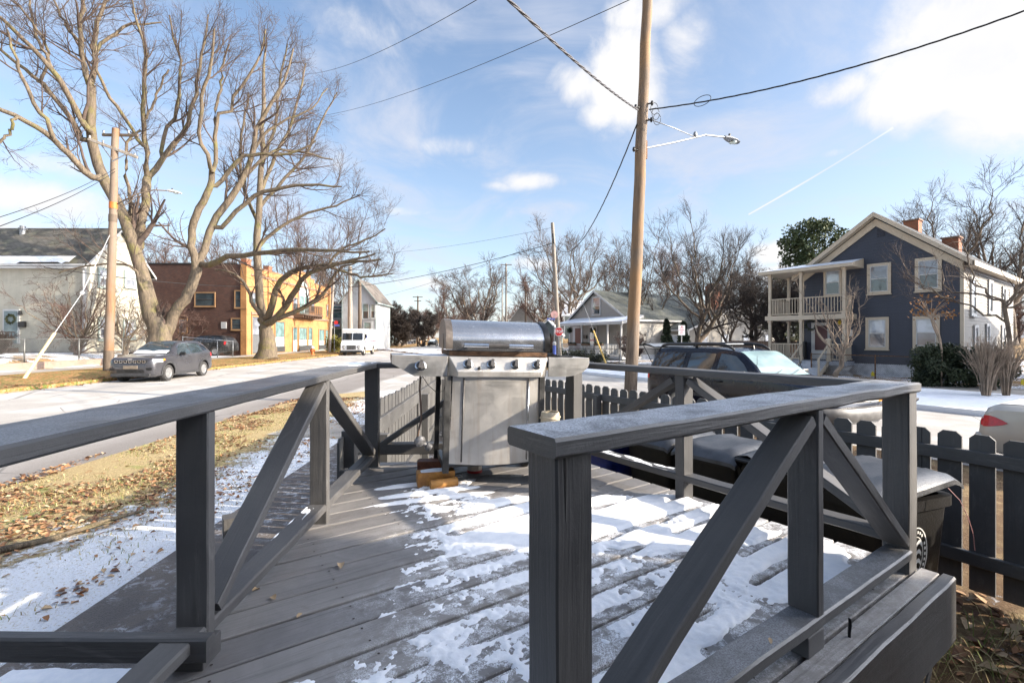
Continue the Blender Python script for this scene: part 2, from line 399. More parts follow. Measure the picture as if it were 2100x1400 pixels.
def m_lot():
    t = NT('leafy straw lawn with snow beside the path'); v = t.coord('Object'); big = t.noise(v, .5, 4, .6, .6); mid = t.noise(v, 2.4, 6, .68, .5); fine = t.noise(v, 45, 5, .75); f2 = t.noise(t.coord('Object', (60, 22, 1), (0, 0, .5)), 1., 4, .7)
    sp = t.nd('ShaderNodeSeparateXYZ'); t.lk(v, sp.inputs[0]); xl = t.mth('ADD', sp.outputs[0], t.mth('MULTIPLY', sp.outputs[1], .035))
    c = t.mix(t.ramp(t.mth('ADD', t.mth('MULTIPLY', fine, .5), t.mth('MULTIPLY', f2, .5)), .32, .66), (.20, .145, .065), (.56, .44, .24))
    c = t.mix(t.ramp(t.mth('ADD', mid, t.mth('MULTIPLY', big, .5)), .78, .92), c, t.mix(fine, (.10, .14, .03), (.36, .38, .12)))
    c = t.mix(t.mth('MULTIPLY', t.ramp(t.noise(v, 7, 6, .75, .8), .56, .64), .85), c, (.30, .15, .065))
    near = t.mth('MULTIPLY', t.ramp(xl, -4.7, -3.1, .0, .205), t.ramp(sp.outputs[0], -1., -2., 0, 1)); lo = t.mth('MULTIPLY', t.ramp(sp.outputs[1], 6, 2.5, 0, .08), t.ramp(sp.outputs[0], 1.5, -1, .4, 1))
    c = t.mix(t.mth('MULTIPLY', t.ramp(sp.outputs[0], .5, 1.5), t.ramp(mid, .3, .55, .5, 1)), c, t.mix(fine, (.07, .04, .022), (.22, .14, .075)))
    spk = t.ramp(t.noise(v, 38, 5, .8, .6), .545, .64)
    sn = t.ramp(t.mth('ADD', t.mth('ADD', t.mth('MULTIPLY', big, .35), t.mth('MULTIPLY', mid, .45)), t.mth('ADD', t.mth('MULTIPLY', t.noise(v, 13, 7, .8, .5), .42), t.mth('ADD', near, lo))), .70, .78)
    c = t.mix(t.mth('MULTIPLY', sn, t.mth('SUBTRACT', 1, t.mth('MULTIPLY', spk, .85))), c, t.mix(fine, (.74, .77, .82), (.88, .89, .92)))
    t.col(c); t.set(Roughness=.92); t.b.inputs['Specular IOR Level'].default_value = .2; t.bump(t.mth('ADD', fine, t.mth('MULTIPLY', sn, .9)), .8, .03); return t.mat
M_LOT = m_lot()

# ---------------------------------------------------------------- ground sheets
def axis_pts(lo, hi, near, k=1.16):
    out = [0.]; s = near
    while out[-1] < hi: out.append(out[-1]+s); s *= k
    neg = [0.]; s = near
    while neg[-1] > lo: neg.append(neg[-1]-s); s *= k
    return np.array(sorted(set(neg[1:]+out)))
def make_ground():
    xs = np.concatenate([np.arange(-60, 60.1, 1.5)]); xs = np.concatenate([[-1500, -700, -350, -200, -130, -95, -75], xs, [75, 95, 130, 200, 350, 700, 1500]])
    ys = np.concatenate([[-900, -400, -150, -60, -30], np.arange(-14, 90.1, 1.5), [96, 104, 115, 130, 150, 180, 220, 300, 450, 800, 1500]])
    X, Y = np.meshgrid(xs, ys); Z = gz(X, Y)-.06
    m = MB(); m.grid(np.dstack([X, Y, Z]))
    return struct(m.build('ground', M_GROUND, smooth=True))
make_ground()
def drape(poly, step, off, zf=gz, skirt=0., thin=1.):
    """sheet over the terrain inside poly (list of xy); boundary resampled; optional skirt downwards"""
    pts = []
    n = len(poly)
    for i in range(n):
        a, b = np.array(poly[i], float), np.array(poly[(i+1) % n], float); k = max(1, int(np.linalg.norm(b-a)/step))
        for j in range(k): pts.append(tuple(a+(b-a)*j/k))
    nb = len(pts)
    P_ = np.array(poly, float); lo = P_.min(0); hi = P_.max(0)
    X, Y = np.meshgrid(np.arange(lo[0]+step/2, hi[0], step), np.arange(lo[1]+step/2, hi[1], step)); X = X.ravel(); Y = Y.ravel()
    ins = np.zeros(len(X), bool)
    B = np.array(pts); 
    for i in range(nb):
        x0, y0 = B[i]; x1, y1 = B[(i+1) % nb]
        c = ((y0 > Y) != (y1 > Y)) & (X < (x1-x0)*(Y-y0)/((y1-y0) if abs(y1-y0) > 1e-12 else 1e-12)+x0); ins ^= c
    d2 = np.full(len(X), 1e9)
    for i in range(nb): d2 = np.minimum(d2, (X-B[i][0])**2+(Y-B[i][1])**2)
    k = ins & (d2 > (step*.45)**2)
    V2 = [Vector(p) for p in pts]+[Vector((float(a), float(b))) for a, b in zip(X[k], Y[k])]
    r = geometry.delaunay_2d_cdt(V2, [], [list(range(nb))], 1, 1e-5)
    vs, fs = r[0], r[2]
    xy = np.array([(v.x, v.y) for v in vs]); z = zf(xy[:, 0], xy[:, 1])+off
    m = MB(); m.add(np.column_stack([xy, z]), [tuple(f) for f in fs])
    if skirt:
        zb = zf(B[:, 0], B[:, 1])+off
        V = [(B[i][0], B[i][1], zb[i]) for i in range(nb)]+[(B[i][0], B[i][1], zb[i]-skirt) for i in range(nb)]
        ar = sum(B[i][0]*B[(i+1) % nb][1]-B[(i+1) % nb][0]*B[i][1] for i in range(nb))
        F = [(i, nb+i, nb+(i+1) % nb, (i+1) % nb) for i in range(nb)]
        if ar < 0: F = [f[::-1] for f in F]
        m.add(V, F)
    return m
def kx(y): return -15.6-.03*y                       # far kerb of the long street
def strip(fx0, fx1, y0, y1, k=14):
    ys = np.linspace(y0, y1, k)
    return [(fx0(y), y) for y in ys]+[(fx1(y), y) for y in ys[::-1]]
def sstrip(n0, n1, t0, t1):
    return [tuple(S(a, b)[:2]) for a, b in ((n0, t0), (n1, t0), (n1, t1), (n0, t1))]
# asphalt: long street and side street as one sheet each
struct(drape(strip(lambda y: kx(y)-.1, lambda y: -5.8-.03*y if y < 13 else -4-.03*y, -14, 130, 40), 1.6, .004).build('road', M_ASPH, smooth=True))
struct(drape([tuple(S(17.6, -16)[:2]), tuple(S(17.6, 30)[:2]), (-6.5, 50), (-6.5, 15.), (-3, 15.2), (2.5, 14), tuple(S(10, 8)[:2]), tuple(S(10, -16)[:2])], 1.4, .008).build('road', M_ASPH, smooth=True))
# corner lot
LOT = [(-5.9, -14), (-6.1, 5), (-6.35, 10), (-6.3, 13), (-5.9, 15.), (-5.0, 16.1), (-3.5, 16.6), (0, 16.4), (2.2, 15.6), (3.6, 14), (4.4, 12.4), tuple(S(10.1, 5)[:2]), tuple(S(10.1, -16)[:2])]
def gz_lot(x, y): return gz(x, y)*0+np.where(.866*np.asarray(x)+.5*np.asarray(y) > 6, -.22*ss(6, 10, .866*np.asarray(x)+.5*np.asarray(y)), 0.)
lot = drape(LOT, .8, 0., gz_lot, .25).build('lawn', M_LOT); struct(lot)
def pathx(y): return -2.72-.035*y
struct(drape(strip(lambda y: pathx(y), lambda y: -.75-.035*y, -8, 10.6, 20), .5, .012, gz_lot).build('path', M_PATH))
struct(drape([(-4.6, 8.9), (-3.0, 8.5), (-3.0, 9.9), (-4.4, 10.3)], .5, .010, gz_lot).build('path', M_CONC))
# far side of the long street
def gz_left(x, y):
    dl = kx(np.asarray(y))-np.asarray(x)
    hi = 1-ss(33, 39, y)
    return gz(x, y)+.13+.08*ss(0, 5, dl)+hi*(.42*ss(7.0, 7.2, dl)+.22*ss(7.2, 10, dl))
struct(drape(strip(lambda y: kx(y)-4.9, lambda y: kx(y), -10, 60, 40), 1.2, 0., gz_left, .25).build('verge', M_LAWNL))
struct(drape(strip(lambda y: kx(y)-6.7, lambda y: kx(y)-4.9, -10, 62, 40), 1.2, 0.0, gz_left).build('pavement', M_CONC))
struct(drape(strip(lambda y: kx(y)-40, lambda y: kx(y)-6.7, 2, 40, 24), 1.0, 0., gz_left).build('yard', M_YARD))
# snowy verge, pavement and yard across the side street
def gz_right(x, y): return gz(x, y)+.16
struct(drape(sstrip(17.5, 23.0, -16, 24), 1.2, 0., gz_right, .3).build('verge', M_RIGHT))
struct(drape(sstrip(23.0, 25.0, -16, 26), 1.2, .0, gz_right).build('pavement', M_CONC))
struct(drape(sstrip(25.0, 60, -20, 30), 1.6, .0, gz_right).build('yard', m_lawn('leafy snowy yard', .60, .55, .3, 21)))
struct(drape([tuple(S(17.5, 30)[:2]), tuple(S(17.5, 70)[:2]), (10, 90), tuple(S(60, 30)[:2])], 2.0, .0, gz_right, .3).build('yard', M_YARD))
# ---------------------------------------------------------------- painted timber
def m_paint(name, a, b, grain=1., worn=.0, rough=.55, frost=0.):
    t = NT(name); v = t.coord('UV', (1.6, 46, 1)); g = t.noise(v, 1., 6, .65, .8); g2 = t.noise(t.coord('UV', (.9, 9, 1)), 1., 4, .6, 1.6)
    o = t.coord('Object'); n = t.noise(o, 2.2, 5, .65); sp = t.noise(o, 70, 3, .7); big = t.noise(o, 9, 5, .7)
    c = t.mix(t.ramp(n, .3, .72), a, b); c = t.mix(t.mth('MULTIPLY', t.ramp(g, .5, .75), .28*grain), c, tuple(x*.5 for x in a))
    c = t.mix(t.mth('MULTIPLY', t.ramp(sp, .70, .80), .5), c, tuple(min(1, x*2.6) for x in b))
    if worn:
        c = t.mix(t.mth('MULTIPLY', t.ramp(big, .62, .70), worn), c, (.33, .30, .26))
    ck = t.ramp(t.noise(t.coord('UV', (.55, 30, 1)), 1., 2, .5, .6), .705, .73)
    c = t.mix(t.mth('MULTIPLY', ck, .8), c, tuple(x*.2 for x in a))
    if frost:                                      # rime on upward faces
        gn = t.nd('ShaderNodeNewGeometry'); sn_ = t.nd('ShaderNodeSeparateXYZ'); t.lk(gn.outputs['Normal'], sn_.inputs[0]); fz = t.noise(o, 230, 4, .8); fb = t.noise(o, 6, 6, .7, .5)
        fm = t.mth('MULTIPLY', t.mth('MULTIPLY', t.ramp(fz, .36, .60), t.ramp(fb, .36, .58, .22, 1)), t.mth('MULTIPLY', t.ramp(sn_.outputs[2], .75, .95), frost)); c = t.mix(fm, c, (.62, .65, .71))
    kn = t.voro(t.coord('UV', (1.1, 6.5, 1)), 1.0); kr = t.ramp(kn, .03, .10, 1, 0); mid = t.noise(t.coord('UV', (1.4, 5, 1)), 2.0, 6, .72, 1.4)
    c = t.mix(t.mth('MULTIPLY', kr, .55), c, tuple(x*.4 for x in a)); c = t.mix(t.mth('MULTIPLY', t.ramp(mid, .55, .72), .38), c, tuple(min(1, x*1.9) for x in b))
    oi = t.nd('ShaderNodeObjectInfo'); c = t.mix(1., c, t.mix(oi.outputs['Random'], (.86, .86, .86), (1.12, 1.11, 1.09)), 'MULTIPLY')
    t.col(c); t.set(Roughness=t.ramp(n, .3, .7, rough-.12, rough+.12)); t.b.inputs['Specular IOR Level'].default_value = .45
    h = t.mth('ADD', t.mth('MULTIPLY', g, .6), t.mth('ADD', t.mth('MULTIPLY', g2, .7), t.mth('ADD', t.mth('MULTIPLY', sp, .18), t.mth('ADD', t.mth('MULTIPLY', ck, -1.2), t.mth('MULTIPLY', kr, -.9)))))
    t.bump(h, .55*grain, .006); return t.mat
M_PAINT = m_paint('charcoal painted timber', (.062, .061, .063), (.092, .090, .089))
M_PAINT2 = m_paint('frosted rail paint', (.052, .052, .054), (.082, .080, .080), 1.25, .10, .42)
M_PAINTF = m_paint('rimed top rail paint', (.062, .063, .066), (.092, .091, .092), 1.25, .10, .45, .9); M_PAINTG = m_paint('lightly rimed rail paint', (.068, .068, .070), (.10, .098, .098), 1.2, .08, .45, .28)
def m_frost(name):
    t = NT(name); o = t.coord('Object'); n = t.noise(o, 260, 4, .8); b = t.noise(o, 7, 5, .65, .5)
    m = t.mth('MULTIPLY', t.ramp(n, .40, .62), t.ramp(b, .40, .60, .25, 1))
    c = t.mix(m, (.09, .095, .105), (.50, .53, .58)); t.col(c); t.set(Roughness=.6); t.bump(n, .5, .003); return t.mat
def m_deck():
    t = NT('deck stain paint'); v = t.coord('UV', (1.1, 40, 1)); g = t.noise(v, 1., 7, .68, 1.2); o = t.coord('Object'); n = t.noise(o, 1.6, 5, .6, .5); m = t.noise(o, 7, 5, .68, .6)
    c = t.mix(t.ramp(n, .3, .7), (.165, .158, .154), (.25, .238, .228))
    c = t.mix(t.mth('MULTIPLY', t.ramp(g, .50, .68), .6), c, (.085, .08, .078))
    c = t.mix(t.mth('MULTIPLY', t.ramp(m, .60, .72), .5), c, (.10, .088, .08))           # damp stains
    c = t.mix(t.mth('MULTIPLY', t.ramp(t.noise(o, 4.2, 4, .6, .3), .64, .74), .35), c, (.34, .25, .20))   # worn-through tan
    gi_ = t.nd('ShaderNodeNewGeometry'); c = t.mix(1., c, t.mix(gi_.outputs['Random Per Island'], (.80, .80, .82), (1.14, 1.13, 1.12)), 'MULTIPLY')
    # thin frost and grains of snow clinging to the boards where the cover has melted away
    sp = t.nd('ShaderNodeSeparateXYZ'); t.lk(o, sp.inputs[0]); reg = t.ramp(t.mth('ADD', sp.outputs[0], t.mth('MULTIPLY', t.mth('SUBTRACT', n, .5), 1.3)), -.62, -.05); reg = t.mth('MULTIPLY', reg, t.ramp(sp.outputs[1], 2.95, 2.55)); qq = t.mth('SUBTRACT', t.mth('MULTIPLY', sp.outputs[1], .826), t.mth('MULTIPLY', sp.outputs[0], .5637)); reg = t.mth('MULTIPLY', reg, t.ramp(qq, .64, .80, .18, 1))
    gr_ = t.noise(o, 240, 3, .8); md = t.noise(o, 17, 6, .72, .4)
    fr = t.mth('MULTIPLY', t.mth('MULTIPLY', t.ramp(gr_, .40, .58), t.ramp(md, .43, .56)), reg)
    c = t.mix(t.mth('MULTIPLY', fr, .9), c, (.80, .82, .86))
    t.col(c); t.set(Roughness=t.ramp(m, .35, .68, .72, .36)); t.bump(g, .5, .004); return t.mat
M_DECK = m_deck()
def m_snow():
    t = NT('old snow'); o = t.coord('Object'); n = t.noise(o, 130, 5, .75); b = t.noise(o, 18, 5, .65)
    t.col(t.mix(t.ramp(b, .3, .7), (.80, .82, .86), (.90, .905, .92))); t.set(Roughness=.7)
    t.b.inputs['Subsurface Weight'].default_value = .0; t.bump(t.mth('ADD', n, t.mth('MULTIPLY', b, .8)), .55, .004); return t.mat
M_SNOW = m_snow(); M_FROST = m_frost('frost crust')
M_BLACKFE = simple('black iron', (.02, .02, .022), .45, .3, 30, .6)
M_GALV = simple('dull galvanised steel', (.30, .31, .32), .5, .2, 12, .7)

# ---------------------------------------------------------------- deck floor
rng = random.Random(4)
Q0, PITCH = 1.561, .1494
def clip(poly, a, b, c, keep=1):
    """clip xy polygon to keep*(a x + b y - c) >= 0"""
    out = []; n = len(poly)
    for i in range(n):
        p, q = poly[i], poly[(i+1) % n]; dp = keep*(a*p[0]+b*p[1]-c); dq = keep*(a*q[0]+b*q[1]-c)
        if dp >= 0: out.append(p)
        if (dp >= 0) != (dq >= 0):
            t = dp/(dp-dq); out.append((p[0]+(q[0]-p[0])*t, p[1]+(q[1]-p[1])*t))
    return out
DECK_RQ = [(2.45, .595), (2.45, 2.735)]
dk = [tuple(P(2.45, .595)[:2]), tuple(P(2.45, 2.735)[:2]), (-1.09, 3.545), (-.93, .03)]
deck = thing('wooden_deck', 'weathered grey plank deck floor with patches of old snow', 'deck', (0, 2, DZ))
m = MB()
def board(poly, z0, z1, mb, r=None):
    if len(poly) < 3: return
    c = .0035; n = len(poly)
    cx = sum(p[0] for p in poly)/n; cy = sum(p[1] for p in poly)/n
    dz = rng.uniform(-.0018, .0018); z1 += dz
    ins = []
    for p in poly:
        d = math.hypot(p[0]-cx, p[1]-cy); q = FV.x*(p[0]-cx)+FV.y*(p[1]-cy)
        s = -c if q > 0 else c
        ins.append((p[0]+FV.x*s, p[1]+FV.y*s))
    V = [(p[0], p[1], z0) for p in poly]+[(p[0], p[1], z1-c) for p in poly]+[(p[0], p[1], z1) for p in ins]
    F = [tuple(range(n-1, -1, -1))]+[(k*n+i, k*n+(i+1) % n, (k+1)*n+(i+1) % n, (k+1)*n+i) for k in (0, 1) for i in range(n)]+[tuple(2*n+i for i in range(n))]
    o = rng.uniform(0, 50)
    uvp = [(V[i][0]*RV.x+V[i][1]*RV.y+o, V[i][0]*FV.x+V[i][1]*FV.y+o+(V[i][2] if i < 2*n else 0)) for i in range(3*n)]
    mb.add(V, F, 0, [[uvp[j] for j in f] for f in F])
for k in range(-7, 20):
    q0 = Q0+k*PITCH; gap = .005+.003*rng.random(); lo, hi = q0+gap, q0+PITCH-gap
    if k == -7: continue
    pl = clip(dk, FV.x, FV.y, lo); pl = clip(pl, FV.x, FV.y, hi, -1) if len(pl) > 2 else pl
    board(pl, DZ-.035, DZ, m)
board(clip(clip(dk, FV.x, FV.y, .599), FV.x, FV.y, .659, -1), DZ-.035, DZ+.001, m)
m.build('floor_boards', M_DECK, deck)
m = MB()
for k in range(-6, 9):
    for rj in np.arange(-.35, 2.4, .405):
        for dq in (.035, PITCH-.035):
            p = P(rj+rng.uniform(-.008, .008), Q0+k*PITCH+dq+rng.uniform(-.005, .005), DZ+.0024)
            if p.x < -.86-.045*p.y or p.y > 3.45: continue
            m.add([p+RV*(.0042*math.cos(t))+FV*(.0042*math.sin(t)) for t in np.arange(8)*.785], [tuple(range(8))])
stuff(m.build('screw_heads', simple('rusted screw head', (.05, .038, .03), .6, .3, 30, .6), deck))
m = MB(); m.beam(P(-.9, .572, DZ-.12), P(2.46, .572, DZ-.12), .044, .245, ch=.006, jit=.0015, rng=rng)
m.build('fascia_board', M_PAINT2, deck)
m = MB(); m.beam(P(2.47, .595, DZ-.12), P(2.47, 2.74, DZ-.12), .038, .2, ch=.005)
m.beam(Vector((.5, 3.64, DZ-.12)), Vector((-1.09, 3.565, DZ-.12)), .038, .2, ch=.005); m.beam(Vector((-1.10, 3.55, DZ-.12)), Vector((-.94, .04, DZ-.12)), .038, .2, ch=.005)
m.build('rim_joist', M_PAINT, deck)
for r_, q_ in ((2.35, .72), (1.2, .72), (2.3, 1.7), (2.2, 2.6), (.2, 3.0)):
    m = MB(); p = P(r_, q_, 0); m.beam(Vector((p.x, p.y, -.05)), Vector((p.x, p.y, DZ-.04)), .089, .089, up=RV, ch=.004)
    m.build('support_post', M_PAINT, deck)
# lattice skirt seen at the corner of the deck
m = MB()
for i in range(14):
    a = .55+i*.1; m.beam(P(a, .60, .04), P(a+.5, .60, .56), .035, .006, up=FV); m.beam(P(a+.5, .606, .04), P(a, .606, .56), .035, .006, up=FV)
m.build('lattice_skirt', M_PAINT, deck)

# ---------------------------------------------------------------- railings
HR = EYE-.18; TH = .037
def rail(root, name, p0, p1, w, z, th=TH, mat=None, jit=.0012):
    mb = MB(); a = Vector((p0[0], p0[1], z-th/2)); b = Vector((p1[0], p1[1], z-th/2)); mb.beam(a, b, w, th, ch=.006, jit=jit, rng=rng)
    return mb.build(name, mat or M_PAINT, root)
def post(root, p, ax, wa, wb, z0=DZ, z1=HR-TH, block=0, mat=None):
    mb = MB(); mb.beam(Vector((p[0], p[1], z0)), Vector((p[0], p[1], z1)), wb, wa, up=ax, ch=.004, jit=.0012, rng=rng)
    o = mb.build('post', mat or M_PAINT, root)
    return o
def brace(root, p0, z0, p1, z1, w=.089, t=.038, mat=None):
    mb = MB(); a = Vector((p0[0], p0[1], z0)); b = Vector((p1[0], p1[1], z1))
    d = (b-a).normalized(); side = d.cross(UP).normalized(); u = side.cross(d)
    mb.beam(a, b, w, t, up=u, ch=.004, jit=.001, rng=rng); return mb.build('brace', mat or M_PAINT, root)
# near right rail, along RV at q .65 - .80
rr = thing('deck_railing', 'charcoal timber railing with frosted wide top rail beside the snowy steps edge of the deck', 'railing', P(1.1, .7))
rr['label'] = 'large charcoal timber railing nearest the camera with a frosted wide top rail'
QC = .705
ob = rail(rr, 'top_rail', P(.538, .727), P(2.425, .727), .155, HR, .038, M_PAINTF, .0022)
post(rr, P(.593, QC), RV, .089, .089, z0=DZ-.6, mat=M_PAINT2)
post(rr, P(1.563, .6965), RV, .038, .089, z0=DZ+.10)
post(rr, P(2.377, QC), RV, .089, .089, z0=DZ)
ob = rail(rr, 'bottom_rail', P(.60, .6955), P(2.335, .6955), .089, DZ+.10, .038, M_PAINTG)
mb = MB(); mb.box(P(1.53, .678, DZ+.031), (.10, .055, .062), (RV, FV, UP)); mb.build('spacer_block', M_PAINT, rr, bevel=.003)
brace(rr, P(.68, .70), DZ+.13, P(1.53, .70), HR-TH-.03, mat=M_PAINT); brace(rr, P(2.32, .70), DZ+.13, P(1.595, .70), HR-TH-.03)
mb = MB(); c = P(2.43, .69, HR-.085)
mb.tube([c+RV*(-.03), c+RV*.02], .004, 8); mb.tube([c+RV*(.045+.026*math.cos(a))+(UP*.55+FV*-.6)*(.026*math.sin(a)) for a in np.linspace(math.pi, -math.pi, 17)], .0045, 8)
mb.build('eye_bolt', M_BLACKFE, rr, smooth=True)
mb = MB(); c = P(1.70, .63, DZ)
mb.tube([c+UP*-.01, c+UP*.015, c+UP*.035+RV*.006, c+UP*.055+RV*.003, c+UP*.06-RV*.004], [.0045, .0045, .005, .0045, .002], 8)
mb.build('bent_hook', M_BLACKFE, rr, smooth=True)
# far right rail, along FV from the corner to the grill, at r 2.33 - 2.42
fr_ = thing('deck_railing', 'charcoal timber railing in front of the parked blue-black vehicle and the bins', 'railing', P(2.38, 1.7))
RC = 2.377
rail(fr_, 'top_rail', P(RC, .81), P(RC, 2.72), .125, HR, .037)
post(fr_, P(RC, 2.665), RV, .089, .089); post(fr_, P(RC, 1.715), RV, .089, .06, z0=DZ)
ob = rail(fr_, 'bottom_rail', P(RC, .75), P(RC, 2.62), .089, DZ+.145, .038)
mb = MB(); xs = np.linspace(1.80, 2.58, 24); mb.grid(np.array([[P(r_, x, DZ+.1445+.016*(fbm(x*8, r_*22, 3)-.42))[:] for r_ in np.linspace(RC-.035, RC+.04, 6)] for x in xs])); mb.build('snow', M_SNOW, ob, smooth=True)
brace(fr_, P(RC, 2.6), DZ+.17, P(RC, 1.765), HR-TH-.03); brace(fr_, P(RC, .76), DZ+.17, P(RC, 1.665), HR-TH-.03)
# front rail behind the grill
fl = thing('deck_railing', 'charcoal timber railing crossing behind the grill, its brace beside the hanging gas hose', 'railing', (-.25, 3.5, DZ))
PL = Vector((-1.01, 3.44, 0)); PM = P(RC, 2.665, 0); e = (PM-PL).normalized()
rail(fl, 'top_rail', PL+e*.045, PM-e*.05, .14, HR-.0015, .037)
ob = rail(fl, 'bottom_rail', PL+e*.06, PM-e*.06, .089, DZ+.165, .075)
brace(fl, PL+e*.07, DZ+.16, PL+e*.75, HR-TH-.10); brace(fl, PM-e*.07, DZ+.18, PL+e*.79, HR-TH-.10)
post(fl, PL+e*.77, e, .038, .089)
# left rail along the path
lf = thing('deck_railing', 'charcoal timber railing running along the path side of the deck', 'railing', (-.95, 1.8, DZ))
def LX(y, o=0): return Vector((-.81-.045*y-o, y, 0))
lv = Vector((-.045, 1, 0)).normalized(); lx = Vector((1, .045, 0)).normalized()
rail(lf, 'top_rail', LX(-.6, .105), LX(2.43, .105), .21, HR, .0365, M_PAINTG); rail(lf, 'top_rail', LX(2.432, .105), LX(3.52, .105), .21, HR+.001, .0365, M_PAINTG)
mb = MB(); mb.grid(np.array([[(-.81-.045*y-o, y, HR+.0005+.014*(fbm(y*7, o*14, 9)-.44)) for o in np.linspace(.02, .2, 8)] for y in np.linspace(2.95, 3.5, 16)]))
mb.build('snow', M_SNOW, lf, smooth=True)
post(lf, LX(1.385, .050), lv, .038, .092, z0=DZ-.02); post(lf, LX(2.385, .047), lv, .040, .086, z0=DZ); post(lf, PL, lv, .06, .096, z0=DZ)
ob = rail(lf, 'bottom_rail', LX(-.4, .052), LX(3.39, .052), .089, DZ+.10, .038)
mb = MB(); mb.box(LX(1.37, .035)+UP*(DZ+.031), (.085, .09, .062), (lx, lv, UP)); mb.build('spacer_block', M_PAINT, lf, bevel=.003)
mb = MB(); mb.grid(np.array([[(-.81-.045*y-o, y, DZ+.0995+.016*(fbm(y*11, o*26, 19)-.46)) for o in np.linspace(.05, .092, 6)] for y in np.linspace(1.95, 2.33, 20)])); mb.build('snow', M_SNOW, ob, smooth=True)
brace(lf, LX(1.43, .05), DZ+.12, LX(2.36, .05), HR-TH-.02); brace(lf, LX(3.36, .05), DZ+.12, LX(2.415, .05), HR-TH-.02)
# short side rail of the steps, ending at the near left post
st = thing('step_rail', 'short worn grey timber rail ending at the near post of the path-side railing', 'rail', (-1.6, 1.3, DZ))
mb = MB(); mb.beam(Vector((-2.6, 1.30, DZ+.085)), Vector((-.832, 1.315, DZ+.075)), .04, .068, ch=.006, jit=.002, rng=rng); mb.build('rail_board', M_PAINT2, st)
mb = MB(); mb.beam(Vector((-2.0, 1.30, -.02)), Vector((-2.0, 1.30, DZ+.05)), .08, .08, up=lx); mb.build('post', M_PAINT, st)

